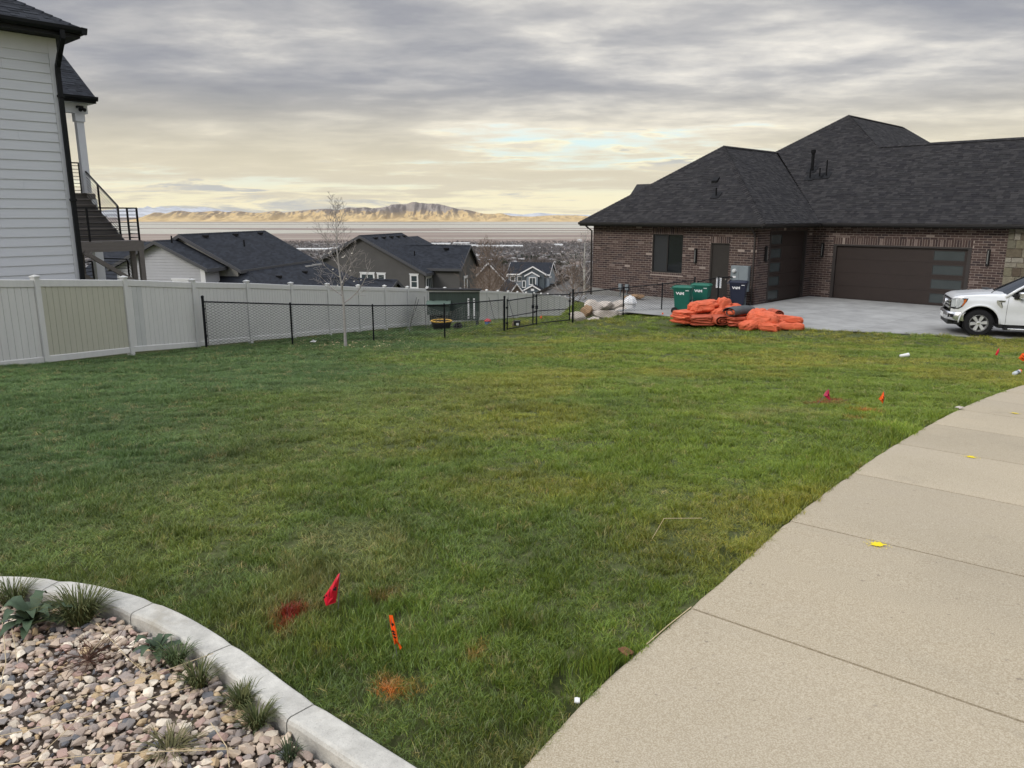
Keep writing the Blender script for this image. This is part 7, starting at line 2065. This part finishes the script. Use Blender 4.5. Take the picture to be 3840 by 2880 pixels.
# ================================================================== WEEDS AND STRAW
m_tuft = mat('tuft_blade', (.1, .13, .04), .8, .2, var=.2, vscale=20, attr='col'); m_weed = mat('weed_leaf', (.055, .085, .045), .6, .3, var=.25, vscale=25, bump=.002, bscale=60)
m_straw = mat('dry_straw', (.50, .40, .25), .8, .2, var=.2, vscale=30)
def tuft(label, px, py, rad, h, n_, seed, green=((.050, .072, .024), (.13, .13, .05))):
    p = ground(px, py); p.z = -.012; r_ = random.Random(seed); mb = MB()
    for _ in range(n_):
        a = r_.random() * 6.28; q = rad * .35 * math.sqrt(r_.random()); b = Vector((q * math.cos(a), q * math.sin(a), 0)); hh = h * (.55 + .6 * r_.random()); ou = rad * (.3 + 1.1 * r_.random()); a2 = a + r_.gauss(0, .5)
        d = Vector((math.cos(a2), math.sin(a2), 0)); sd_ = Vector((-d.y, d.x, 0)) * .0016; t = r_.random(); c_ = tuple(green[0][k] + (green[1][k] - green[0][k]) * t for k in range(3))
        m1 = b + d * ou * .3 + Vector((0, 0, hh * .6)); m2 = b + d * ou * .7 + Vector((0, 0, hh * .95)); e_ = b + d * ou + Vector((0, 0, hh * (.85 + .2 * r_.random())))
        mb.add([b - sd_, b + sd_, m1 + sd_, m1 - sd_, m2 + sd_ * .7, m2 - sd_ * .7, e_], [(0, 1, 2, 3), (3, 2, 4, 5), (5, 4, 6)], c_)
    o = mb.build('grass_tuft', m_tuft); o.location = p; tag(o, label, 'grass tuft', 'grass tufts in the gravel bed')
tuft('large round grass tuft in the gravel against the edging', 300, 2325, .12, .115, 460, 1)
tuft('grass tuft at the left picture edge behind the broad-leaved weed', 50, 2258, .10, .09, 220, 2)
tuft('low grass tuft beside the middle of the edging', 745, 2560, .07, .07, 180, 3)
tuft('spiky grass tuft at the edging, middle of three', 905, 2640, .06, .062, 200, 4)
tuft('spiky grass tuft nearest the sidewalk end of the edging', 965, 2715, .06, .065, 180, 5)
tuft('small dark tuft at the bottom of the gravel bed', 1085, 2840, .04, .055, 70, 6, ((.04, .06, .03), (.07, .09, .04)))
tuft('dry olive tuft low in the gravel', 640, 2800, .09, .035, 110, 7, ((.09, .09, .04), (.17, .15, .07)))
tuft('green tuft against the edging under the small weed', 660, 2480, .07, .07, 170, 8, ((.06, .09, .035), (.10, .13, .05)))
def leafweed(label, px, py, s, n_, seed):
    p = ground(px, py); p.z = -.015; t = thing('broadleaf_weed', label, 'weed', p, 0, 'broad-leaved weeds in the gravel bed'); r_ = random.Random(seed)
    for k_ in range(n_):
        a = k_ * 2.4 + r_.random() * .5; L_ = s * (.55 + .6 * r_.random()); w = L_ * .30; up = .25 + .75 * (k_ / n_)
        d = Vector((math.cos(a), math.sin(a), 0)); sd_ = Vector((-d.y, d.x, 0)); rows = []
        for i in range(8):
            f = i / 7; ww = w * (math.sin(math.pi * min(f * .92 + .06, 1)) ** .8) * (1 + .22 * math.sin(i * 2.9 + k_)); z = L_ * (up * .8 * math.sin(f * 2.0) - .16 * f * f) + .02
            c = d * L_ * f * (1.05 - .45 * up) + Vector((0, 0, z)); rows.append([c - sd_ * ww * .5 + Vector((0, 0, ww * .16)), c, c + sd_ * ww * .5 + Vector((0, 0, ww * .16))])
        mb = MB(); mb.grid(rows); mb.build('leaf', m_weed, t, smooth_=True)
leafweed('broad-leaved green weed in the gravel at the left picture edge', 120, 2350, .17, 26, 1)
leafweed('small broad-leaved weed against the edging', 590, 2450, .11, 13, 2)
def stalk(label, pts, zs, w, cat='straw', grp='dry grass stalks', head=None):
    P = [atz(x, y, z) for (x, y), z in zip(pts, zs)]; t = MB(); o0 = P[0]
    t.tube([p - o0 for p in P], w * .7, 5); o = t.build('straw_stalk', m_straw); o.location = o0; tag(o, label, cat, grp)
    if head:
        h = MB(); a_, b_ = atz(*head[0], head[2]), atz(*head[1], head[2]); r_ = random.Random(int(head[0][0]))
        for _ in range(70):
            f = r_.random(); q = a_.lerp(b_, f); d = (b_ - a_).normalized() * .018 + Vector((r_.gauss(0, .006), r_.gauss(0, .006), r_.gauss(0, .005))); s_ = Vector((r_.gauss(0, 1), r_.gauss(0, 1), r_.gauss(0, 1))).normalized() * .0022
            h.add([q - o0 - s_, q - o0 + s_, q - o0 + d], [(0, 1, 2)])
        h.build('seed_head', m_straw, o)
stalk('pale straw with a seed head crossing the lower left gravel', [(350, 2600), (610, 2518), (800, 2450)], [.01, .03, .04], .002, head=((330, 2605), (110, 2680), .01))
stalk('straw bent down over the stones at the left picture edge', [(8, 2325), (22, 2480), (0, 2580)], [.03, .05, .02], .0022)
stalk('straw leaning from the broad-leaved weed', [(44, 2355), (66, 2485)], [.05, .01], .0018)
stalk('thin straw crossing the stones below the big tuft', [(330, 2460), (432, 2345)], [.01, .04], .0016)
stalk('thin straw leaning against the edging below the big tuft', [(360, 2336), (480, 2470), (540, 2520)], [.05, .02, .01], .0018, head=((500, 2480), (540, 2515), .02))
stalk('long straw running across the middle of the gravel', [(0, 2760), (320, 2690), (720, 2575)], [.01, .03, .03], .002)
stalk('long straw along the bottom of the gravel', [(0, 2870), (400, 2825), (860, 2810)], [.0, .03, .02], .002, head=((620, 2810), (860, 2806), .02))
stalk('straw rising from the bottom left of the gravel', [(100, 2878), (290, 2700), (410, 2600)], [.0, .04, .01], .0016)
stalk('straw standing near the bottom tufts', [(790, 2710), (850, 2800), (860, 2878)], [.05, .04, .0], .002)
stalk('dry stalk bent at a right angle on the lawn by the sidewalk', [(2435, 2038), (2490, 1944), (2632, 1943)], [-.02, .10, .05], .0022)
stalk('dry straw lying along the sidewalk edge', [(2425, 2415), (2505, 2345), (2592, 2276)], [.03, .03, .035], .003)
stalk('short pale straw on the left of the lawn', [(30, 1958), (200, 1963)], [-.25, -.25], .0022)
stalk('thin upright straw in the middle of the lawn', [(1010, 1880), (1004, 1930), (1012, 1975)], [-.02, -.20, -.28], .002)
# brown prostrate weed
p = ground(330, 2480); p.z = -.005; mb = MB(); r_ = random.Random(4); m_bw = mat('dead_weed', (.085, .045, .032), .9, .1, var=.3, vscale=20)
for _ in range(60):
    a = r_.random() * 6.28; L_ = .05 + .15 * r_.random(); c = Vector((0, 0, .01)); pts_ = [c]
    for s_ in range(4): a += r_.gauss(0, .4); c = c + Vector((math.cos(a) * L_ / 4, math.sin(a) * L_ / 4, r_.gauss(.006, .006))); pts_.append(c)
    mb.tube(pts_, .0011, 3, cap=False)
o = mb.build('dead_weed', m_bw); o.location = p; tag(o, 'flat dead brown weed spread over the gravel', 'weed')
# fallen leaves round the young tree
m_yl = mat('pale_fallen_leaf', (.42, .36, .20), .9, .1, var=.2)
lf = MB(); r_ = random.Random(9)
for _ in range(110):
    px_ = 1080 + 480 * r_.random(); py_ = 1283 + 26 * r_.random(); q = ground(px_, py_) + Vector((0, 0, .05)); s_ = .022 + .02 * r_.random(); u = Vector((r_.gauss(0, 1), r_.gauss(0, 1), .3 * r_.gauss(0, 1))).normalized() * s_; v = Vector((r_.gauss(0, 1), r_.gauss(0, 1), .6)).normalized() * s_ * .7
    lf.add([q - u, q + v, q + u, q - v], [(0, 1, 2, 3)])
o = lf.build('fallen_leaves', m_yl); tag(o, 'scattered pale fallen leaves round the young tree', 'leaves', kind='stuff')
# ================================================================== BARE TREES
def grow(mb, p, d, L, r, lev, r_, up, spread, kids, minr=.0025, sides=5, twigs=None):
    n_ = 5 if lev > 0 else 4; pts_ = [p.copy()]; rs = [r]; c = p.copy(); dd = d.normalized()
    for i in range(n_):
        dd = (dd + Vector((r_.gauss(0, .10), r_.gauss(0, .10), r_.gauss(0, .06) + up * .14))).normalized(); c = c + dd * (L / n_); pts_.append(c.copy()); rs.append(max(r * (1 - .78 * (i + 1) / n_), minr))
    (mb if lev > 1 or twigs is None else twigs).tube(pts_, rs, sides if lev > 1 else 3, cap=False)
    if lev == 0: return
    for k in range(kids):
        f = .22 + .75 * (k + r_.random() * .7) / kids; i = min(int(f * n_), n_ - 1); q = pts_[i].lerp(pts_[i + 1], f * n_ - i); rr = rs[i] * .55
        a = k * 2.4 + r_.random() * 1.2; ax = (pts_[i + 1] - pts_[i]).normalized(); s1 = ax.cross(Vector((0, 0, 1)) if abs(ax.z) < .95 else Vector((1, 0, 0))).normalized(); s2 = ax.cross(s1)
        nd_ = (ax * (1 - spread) + (s1 * math.cos(a) + s2 * math.sin(a)) * spread).normalized()
        grow(mb, q, nd_, L * (.62 - .25 * f) * (.7 + .5 * r_.random()), max(rr, minr), lev - 1, r_, up, spread, max(3, kids - 2), minr, sides, twigs)
def bare_tree(label, base, h, r0, seed, first, nlat, latL, m_t, m_c, lean=(0, 0), spread=.62, kids=6, minr=.0025, up=1.0, cat='tree', lev=2, name='bare_tree'):
    t = thing(name, label, cat, base); r_ = random.Random(seed); tr_ = MB(); cr = MB()
    pts_ = []; rs = []
    for i in range(13):
        f = i / 12; pts_.append(Vector((lean[0] * f + .03 * math.sin(f * 9 + seed), lean[1] * f + .03 * math.cos(f * 7), h * f - (.1 if i == 0 else 0)))); rs.append(max(r0 * (1 - f) ** .8 * (1.25 if i == 0 else 1), minr))
    tr_.tube(pts_, rs, 10, cap=False)
    for k in range(nlat):
        f = first + (.97 - first) * (k / nlat) ** .9; i = min(int(f * 12), 11); q = pts_[i].lerp(pts_[i + 1], f * 12 - i); a = k * 2.4 + r_.random() * .6
        L = latL * (1.05 - .75 * ((f - first) / (1 - first))) * (.75 + .5 * r_.random()); el_ = .35 + .65 * (f - first) / (1 - first) + .25 * r_.random()
        grow(cr, q, Vector((math.cos(a) * math.cos(el_), math.sin(a) * math.cos(el_), math.sin(el_))), L, max(rs[i] * .5, minr * 1.5), lev, r_, up, spread, kids, minr)
    tr_.build('trunk', m_t, t, smooth_=True); cr.build('crown', m_c, t); return t
m_bark = mat('pale_bark', (.36, .335, .315), .9, .2, var=.25, vscale=14, bump=.003, bscale=40, streak=(1, 1, 3)); m_brch = mat('pale_branch', (.33, .295, .275), .9, .2, var=.25, vscale=6)
m_brn = mat('brown_branch', (.17, .125, .095), .9, .2, var=.25, vscale=4); m_wht = mat('white_birch_bark', (.46, .44, .40), .9, .2, var=.2, vscale=4)
bt = ground(1299, 1300)
yt = bare_tree('leafless young tree with pale trunk standing on the lawn before the fences', bt, 4.15, .042, 5, .30, 18, 1.15, m_bark, m_brch, lean=(-.16, 0), kids=6, minr=.0036, spread=.55, name='young_tree')
mb = MB(); r_ = random.Random(3)
for _ in range(26):
    a = r_.random() * 6.28; q = Vector((.9 * r_.random() * math.cos(a) - .15, .9 * r_.random() * math.sin(a), 1.6 + 1.9 * r_.random())); s_ = .03
    mb.add([q + Vector((-s_, 0, 0)), q + Vector((0, .01, s_ * .7)), q + Vector((s_, 0, .01)), q + Vector((0, -.01, -s_ * .5))], [(0, 1, 2, 3)])
mb.build('dry_leaf', mat('pale_dry_leaf', (.50, .46, .40), .9, .1, var=.2), yt, kind='stuff')
def gb(px, Y): 
    p = at(px, 1000, Y); return Vector((p.x, p.y, tzs(p.x, p.y)))
bare_tree('brown leafless shrub tree between the grey stucco and tan houses', gb(1835, 66), 5.6, .10, 21, .08, 24, 3.6, m_brn, m_brn, kids=6, minr=.009, up=1.1, spread=.5)
bare_tree('low brown twiggy bush spreading over the fence by the grey stucco wing', gb(1800, 64), 3.6, .08, 22, .10, 16, 2.6, m_brn, m_brn, kids=6, minr=.010, up=.5, spread=.7, name='twiggy_bush', cat='bush')
bare_tree('brown twiggy bush right of the shrub tree', gb(1880, 66), 3.8, .08, 23, .10, 15, 2.5, m_brn, m_brn, kids=6, minr=.010, up=.5, spread=.7, name='twiggy_bush', cat='bush')
bare_tree('white-barked leafless tree against the left edge of the brick house', gb(2192, 56), 6.3, .11, 24, .15, 14, 1.9, m_wht, m_brch, kids=5, minr=.007, up=1.0, spread=.5)
bare_tree('pale leafless tree leaning left of the white-barked tree', gb(2172, 60), 4.6, .07, 25, .10, 13, 2.8, m_brch, m_brch, lean=(-.8, 0), kids=6, minr=.007, up=.6, spread=.6)
bare_tree('small brown leafless bush at the foot of the brick house corner', Vector((2.9, 36.5, tzs(2.9, 36.5))), 1.9, .04, 26, .05, 16, 1.2, m_brn, m_brn, kids=6, minr=.006, up=.7, spread=.6, name='twiggy_bush', cat='bush')

# ================================================================== WHITE PICKUP
tp = at(3664, 1262, 24.16); tp.z = PADZ + .006
tk = thing('pickup_truck', 'white pickup truck parked on the driveway with chrome bumper and wheels', 'truck', tp, R(-21))
m_car = mat('white_car_paint', (.68, .69, .70), .25, .5, var=.02, coat=.6); m_chr = mat('chrome', (.78, .78, .79), .2, .5, metal=.85, var=.03); m_blkp = mat('black_trim_plastic', (.012, .012, .013), .5, .4, var=.1)
m_lens = mat('headlight_lens', (.45, .47, .48), .08, .6, var=.25, vscale=14); m_amb = mat('amber_lens', (.55, .14, .03), .15, .5, var=.1); m_cgl = mat('car_glass', (.010, .013, .015), .04, .6, var=0); m_tire = mat('tyre_rubber', (.014, .014, .015), .8, .2, var=.15, vscale=20)
m_alloy = mat('alloy_wheel', (.66, .66, .66), .35, .5, metal=.45, var=.05)
WID = 2.0
def arch(x, xc=0.0, r=.545, zc=.42):
    d = abs(x - xc); return zc + math.sqrt(max(r * r - d * d, 0)) if d < r else 0
WB = 3.70
def zbot(x):
    b = .41
    if x < -.42: b = .735
    return max(b, arch(x), arch(x, WB))
def ztop(x): return float(np.interp(x, [-.82, -.74, -.5, 0, .4, .75, 1.1, 5.1], [1.10, 1.205, 1.245, 1.275, 1.295, 1.27, 1.225, 1.225]))
def ysid(x, z):
    y = float(np.interp(z, [.38, .62, .66, .95, 1.12, 1.20, 1.30], [.045, .03, .055, .035, .045, .085, .12]))
    if x < -.42: y += ((-.42 - x) / .42) ** 2 * .20
    if abs(x) < .72: y -= .028 * (1 - smooth(.54, .66, math.hypot(x, z - .42)))
    return y
xs_ = sorted(set([round(v, 4) for v in list(np.arange(-.80, -.42, .045)) + [-.421, -.419] + list(np.arange(-.41, .56, .03)) + list(np.arange(.58, 1.2, .06)) + list(np.arange(1.3, WB - .6, .25)) + list(np.arange(WB - .56, WB + .57, .07)) + [WB + .7, 5.1]]))
rows = []
for x in xs_:
    zb, zt = zbot(x), ztop(x); half = [Vector((x, ysid(x, zb + (zt - zb) * f) , zb + (zt - zb) * f)) for f in (0, .08, .2, .35, .5, .65, .8, .92, 1.0)]
    hood = x < .86
    ych = half[-1].y
    if hood:
        cr = float(np.interp(x, [-.82, -.74, -.6, 0, .5, .86], [1.10, 1.225, 1.30, 1.37, 1.405, 1.40]))
        for f, k_ in ((.06, .35), (.14, .62), (.2, .60), (.35, .9), (.6, .97), (1.0, 1.0)): half.append(Vector((x, ych + (WID / 2 - ych) * f, zt + (cr - zt) * k_)))
    else:
        for f in (.06, .14, .2, .35, .6, 1.0): half.append(Vector((x, ych + (WID / 2 - ych) * f, zt - .0)))
    oth = [Vector((p.x, WID - p.y, p.z)) for p in half[:-1]][::-1]
    rows.append(half + oth)
mb = MB(); mb.grid(rows, flip=True); mb.poly(rows[-1]); body = mb.build('body', m_car, tk, smooth_=True)
md = body.modifiers.new('edges', 'EDGE_SPLIT'); md.split_angle = R(38)
# hood seam, door seam, fuel line: dark grooves
def groove(pts_, w=.004): mb = MB(); mb.tube(pts_, w, 4); mb.build('panel_gap', m_blkp, body)
groove([Vector((.72 + .06 * max(0, (z - .95)) ** 1.5 * 3, ysid(.74, z) - .002, z)) for z in np.linspace(.42, 1.262, 16)], .005)
groove([Vector((x, ysid(x, ztop(x)) + (WID / 2 - ysid(x, ztop(x))) * .10, ztop(x) + .5 * (float(np.interp(x, [-.74, -.6, 0, .5, .86], [1.225, 1.30, 1.37, 1.405, 1.40])) - ztop(x)) + .004)) for x in np.linspace(-.68, .55, 14)], .003)
# front face: grille, headlights
mb = MB(); mb.box(-.80, .30, .80, -.74, WID - .30, 1.16); mb.build('grille', m_blkp, tk)
for z_ in (.85, .95, 1.05): mb = MB(); mb.box(-.845, .33, z_, -.801, WID - .33, z_ + .055); mb.build('grille_bar', m_chr, tk)
mb = MB(); mb.lathe([(.10, 0), (.10, .03), (.085, .04)], 20, M=Matrix.Translation((-.85, WID / 2, 1.0)) @ Matrix.Rotation(-math.pi / 2, 4, 'Y') @ Matrix.Scale(1.6, 4, (0, 1, 0))); mb.build('oval_badge', m_chr, tk)
for sgn in (0, 1):
    Y_ = (lambda y: y) if sgn == 0 else (lambda y: WID - y)
    out = [(-.80, 1.155), (-.60, 1.185), (-.385, 1.19), (-.40, 1.10), (-.50, .93), (-.60, .855), (-.72, .84), (-.80, .86)]
    def ly(x): return ysid(x, 1.0) - .012 + .0
    mb = MB(); mb.slab([(x, Y_(ly(x)), z) for x, z in out], (.05, (.09 if sgn == 0 else -.09), 0)); h = mb.build('headlight', m_blkp, tk)
    mb = MB(); mb.slab([(x, Y_(ly(x) - .006), z) for x, z in [(-.66, 1.145), (-.50, 1.165), (-.50, 1.05), (-.56, .92), (-.64, .88), (-.68, .88)]], (.0, .004 if sgn == 0 else -.004, 0)); mb.build('lens', m_lens, h)
    mb = MB(); mb.slab([(x, Y_(ly(x) - .006), z) for x, z in [(-.485, 1.15), (-.41, 1.165), (-.42, 1.09), (-.50, .945), (-.53, .935), (-.49, 1.04)]], (.0, .004 if sgn == 0 else -.004, 0)); mb.build('amber_lens', m_amb, h)
    mb = MB(); mb.slab([(x, Y_(ly(x) - .008), z) for x, z in [(-.80, 1.135), (-.70, 1.15), (-.70, .90), (-.80, .90)]], (.0, .004 if sgn == 0 else -.004, 0)); mb.build('lens', m_lens, h)
# bumper
br_ = []
for x, y in ((-.43, .05), (-.52, .06), (-.66, .09), (-.80, .19), (-.88, .36), (-.91, .65), (-.92, 1.0), (-.91, 1.35), (-.88, 1.64), (-.80, 1.81), (-.66, 1.91), (-.52, 1.94), (-.43, 1.95)):
    br_.append([Vector((x + .06, y if y < .3 else (y if y < 1.7 else y), .47)), Vector((x, y, .49)), Vector((x - .012, y, .60)), Vector((x, y, .71)), Vector((x + .05, y, .735))])
mb = MB(); mb.grid(br_); mb.build('bumper', m_chr, tk, smooth_=True)
mb = MB(); mb.box(-.84, .30, .33, -.52, WID - .30, .468); mb.build('air_dam', m_blkp, tk); mb = MB(); mb.cbox(-.66, .12, .34, -.48, .34, .468, c=.02); mb.build('air_dam', m_blkp, tk)
mb = MB(); mb.slab([(-.86, .24, .56), (-.72, .105, .57), (-.72, .105, .67), (-.86, .24, .68)], (.02, .02, 0)); mb.build('fog_lamp', m_blkp, tk)
mb = MB(); mb.box(-.935, .78, .52, -.918, 1.22, .66); mb.build('number_plate', m_whitep, tk)
# wheel arches lining and flare
for xc in (0, WB):
    rows = []
    for k_ in range(21):
        a = math.pi * (k_ / 20) * 1.0; x = xc - .548 * math.cos(a); z = .42 + .548 * math.sin(a); rows.append([Vector((x, .03, z)), Vector((x, .75, z))])
    mb = MB(); mb.grid(rows); mb.build('wheel_well', m_blkp, tk)
    mb = MB(); mb.tube([Vector((xc - .57 * math.cos(a), ysid(xc - .57 * math.cos(a) if xc == 0 else 1.5, .42 + .57 * math.sin(a)) + .006, .42 + .57 * math.sin(a))) for a in [math.pi * q / 24 for q in range(25)]], .022, 6); mb.build('wheel_arch', m_car, tk, smooth_=True)
mb = MB(); mb.box(.52, .10, .30, 5.0, WID - .1, .42); mb.build('chassis', m_blkp, tk)
mb = MB(); mb.box(-.5, .78, .45, 5.0, WID - .78, 1.0); mb.build('chassis', m_blkp, tk)
# wheels
def wheel(x, y, side_):
    t = MB(); prof = [(.24, -.13), (.30, -.14), (.385, -.135), (.41, -.11), (.42, -.06), (.42, .06), (.41, .11), (.385, .135), (.30, .14), (.24, .13)]
    Mw = Matrix.Translation((x, y, .42)) @ Matrix.Rotation(math.pi / 2, 4, 'X')
    t.lathe(prof, 48, M=Mw, cap=False)
    for k_ in range(48):
        a = 2 * math.pi * k_ / 48
        for (w0, w1) in ((-.12, -.03), (.03, .12)):
            q = Matrix.Rotation(a + (.03 if w0 > 0 else 0), 4, 'Z'); t.box(.415, -.018, w0, .432, .018, w1, M=Mw @ q)
    o = t.build('wheel', m_tire, tk)
    rm = MB(); s_ = .11 * side_
    rm.lathe([(.255, s_ * 1.2), (.262, s_ * 1.25), (.25, s_ * 1.1), (.235, s_ * .6), (.23, -s_ * .4)], 40, M=Mw, cap=False); rm.build('rim', m_alloy, o, smooth_=True)
    for k_ in range(6):
        q = Matrix.Rotation(2 * math.pi * (k_ + .12) / 6, 4, 'Z'); sp_ = MB(); z0, z1 = s_ * .55, s_ * 1.12
        sp_.add([Mw @ q @ Vector(p) for p in ((.05, -.036, z1 * .93), (.245, -.05, z1 * 1.03), (.245, .05, z1 * 1.03), (.05, .036, z1 * .93), (.05, -.042, z0), (.24, -.055, z0), (.24, .055, z0), (.05, .042, z0))], [(0, 1, 2, 3), (0, 4, 5, 1), (2, 6, 7, 3), (1, 5, 6, 2)]); sp_.build('spoke', m_alloy, o)
        lg = MB(); lg.lathe([(.011, 0), (.011, .015)], 6, M=Mw @ q @ Matrix.Translation((.075, .045, z1 * .93))); lg.build('lug_nut', m_blkp, o)
    hb_ = MB(); hb_.lathe([(.062, s_ * .8), (.058, s_ * 1.1), (.03, s_ * 1.16)], 20, M=Mw); hb_.build('hub_cap', m_alloy, o)
    bd = MB(); bd.lathe([(.026, s_ * 1.17), (.024, s_ * 1.19)], 16, M=Mw @ Matrix.Scale(1.5, 4, (1, 0, 0))); bd.build('oval_badge', m_chr, o)
    dk_ = MB(); dk_.lathe([(.225, s_ * .1), (.225, s_ * .14), (.02, s_ * .14)], 24, M=Mw); dk_.build('brake_disc', mat('brake_iron', (.06, .06, .06), .5, .5, metal=.6, var=.2), o)
for x in (0, WB): wheel(x, .16, 1); wheel(x, WID - .16, -1)
# cab
def cabpt(x, y, z): return Vector((x, y, z))
WS0, WS1 = (.62, .14, 1.29), (1.58, .30, 1.85)
rowsg = []
for f in np.linspace(0, 1, 7):
    a_ = Vector(WS0).lerp(Vector(WS1), f); r_w = []
    for g_ in np.linspace(0, 1, 9):
        y = a_.y + .03 + (WID - 2 * a_.y - .06) * g_; bow = -.22 * (1 - (2 * g_ - 1) ** 2) * (1 - .25 * f); r_w.append(Vector((a_.x + bow, y, a_.z + .08 * (1 - (2 * g_ - 1) ** 2))))
    rowsg.append(r_w)
mb = MB(); mb.grid(rowsg); mb.build('windscreen', m_cgl, tk, smooth_=True)
for sgn in (0, 1):
    Y_ = (lambda y: y) if sgn == 0 else (lambda y: WID - y)
    mb = MB(); mb.tube([(.66, Y_(.115), 1.25), (.95, Y_(.165), 1.475), (1.30, Y_(.235), 1.70), (1.60, Y_(.30), 1.86), (2.0, Y_(.325), 1.92), (3.05, Y_(.325), 1.91)], [.05, .046, .044, .046, .05, .05], 8); mb.build('roof_pillar', m_car, tk, smooth_=True)
    mb = MB(); mb.tube([(2.02, Y_(.10), 1.22), (2.06, Y_(.32), 1.88)], .06, 6); mb.build('roof_pillar', m_car, tk); mb = MB(); mb.tube([(3.05, Y_(.10), 1.22), (3.0, Y_(.32), 1.90)], .10, 6); mb.build('roof_pillar', m_car, tk)
    mb = MB(); mb.slab([(.88, Y_(.125), 1.225), (2.0, Y_(.11), 1.225), (2.04, Y_(.32), 1.87), (1.62, Y_(.31), 1.84), (1.2, Y_(.22), 1.60)], (0, .012 if sgn == 0 else -.012, 0)); mb.build('side_window', m_cgl, tk)
    mb = MB(); mb.slab([(2.1, Y_(.11), 1.225), (2.95, Y_(.11), 1.225), (2.92, Y_(.32), 1.86), (2.1, Y_(.32), 1.87)], (0, .012 if sgn == 0 else -.012, 0)); mb.build('side_window', m_cgl, tk)
    # mirror: chrome shell, black foot
    mb = MB(); mb.cbox(.98, Y_(-.16) if sgn == 0 else Y_(.10), 1.24, 1.16, Y_(.10) if sgn == 0 else Y_(-.16), 1.44, c=.03); mo_ = mb.build('mirror', m_chr, tk)
    mb = MB(); mb.box(.88, Y_(.02) if sgn == 0 else Y_(.13), 1.225, 1.02, Y_(.13) if sgn == 0 else Y_(.02), 1.36); mb.build('mirror_foot', m_blkp, mo_)
    mb = MB(); mb.cbox(.965, Y_(-.12) if sgn == 0 else Y_(.0), 1.285, .979, Y_(.0) if sgn == 0 else Y_(-.12), 1.36, c=.004); mb.build('mirror_inset', m_blkp, mo_)
mb = MB(); mb.slab([(1.6, .30, 1.87), (1.6, WID - .30, 1.87), (3.05, WID - .32, 1.93), (3.05, .32, 1.93)], (0, 0, .05)); mb.build('roof_panel', m_car, tk)
mb = MB(); mb.box(3.0, .15, 1.22, 3.05, WID - .15, 1.9); mb.build('rear_window', m_cgl, tk)
mb = MB(); mb.tube([(.30, .32, 1.375), (.55, .95, 1.44)], .012, 5); mb.build('wiper', m_blkp, tk); mb = MB(); mb.slab([(.34, .22, 1.335), (.62, .20, 1.325), (.45, WID - .2, 1.41), (.25, WID - .22, 1.40)], (0, 0, .012)); mb.build('cowl', m_blkp, tk)
# side vent badge, door trim, running board
mb = MB(); mb.slab([(.42, ysid(.5, 1.1) - .012, 1.165), (.66, ysid(.6, 1.1) - .012, 1.165), (.65, ysid(.6, 1.1) - .012, 1.12), (.555, ysid(.6, 1.1) - .012, 1.105), (.60, ysid(.6, .95) - .012, .94), (.575, ysid(.6, .95) - .012, .925), (.45, ysid(.5, 1.0) - .012, 1.03), (.42, ysid(.5, 1.1) - .012, 1.10)], (0, .012, 0)); vb = mb.build('fender_vent', m_chr, tk)
mb = MB(); mb.box(.47, ysid(.5, 1.1) - .016, 1.128, .63, ysid(.5, 1.1) - .0125, 1.152); mb.slab([(.53, ysid(.55, 1.05) - .016, 1.10), (.555, ysid(.55, 1.05) - .016, 1.10), (.595, ysid(.6, .95) - .016, .97), (.58, ysid(.6, .95) - .016, .97)], (0, .003, 0)); mb.build('vent_slot', m_blkp, vb)
mb = MB(); mb.cbox(.78, -.07, .27, 3.0, .12, .305, c=.01); rb2 = mb.build('running_board', m_chr, tk); mb = MB(); mb.box(.68, -.06, .255, .85, .12, .315); mb.build('end_cap', m_blkp, rb2)
mb = MB(); mb.box(.55, .02, .30, .66, .10, .42); mb.build('mud_flap', m_blkp, tk)
# ================================================================== HAZE: the air of the valley
hz = MB(); hz.box(-46000, -80, -260, 46000, 63000, 2600)
hz_m = bpy.data.materials.new('valley_air'); hz_m.use_nodes = True
nt = hz_m.node_tree; nt.nodes.remove(nt.nodes['Principled BSDF'])
vol = nd(nt, 'ShaderNodeVolumePrincipled', {'Color': (.88, .87, .88, 1), 'Density': 7.5e-6, 'Anisotropy': .0})
nt.links.new(vol.outputs[0], nt.nodes['Material Output'].inputs['Volume'])
hz = hz.build('haze', hz_m); tag(hz, 'thin pale haze over the far valley', 'haze', kind='stuff')
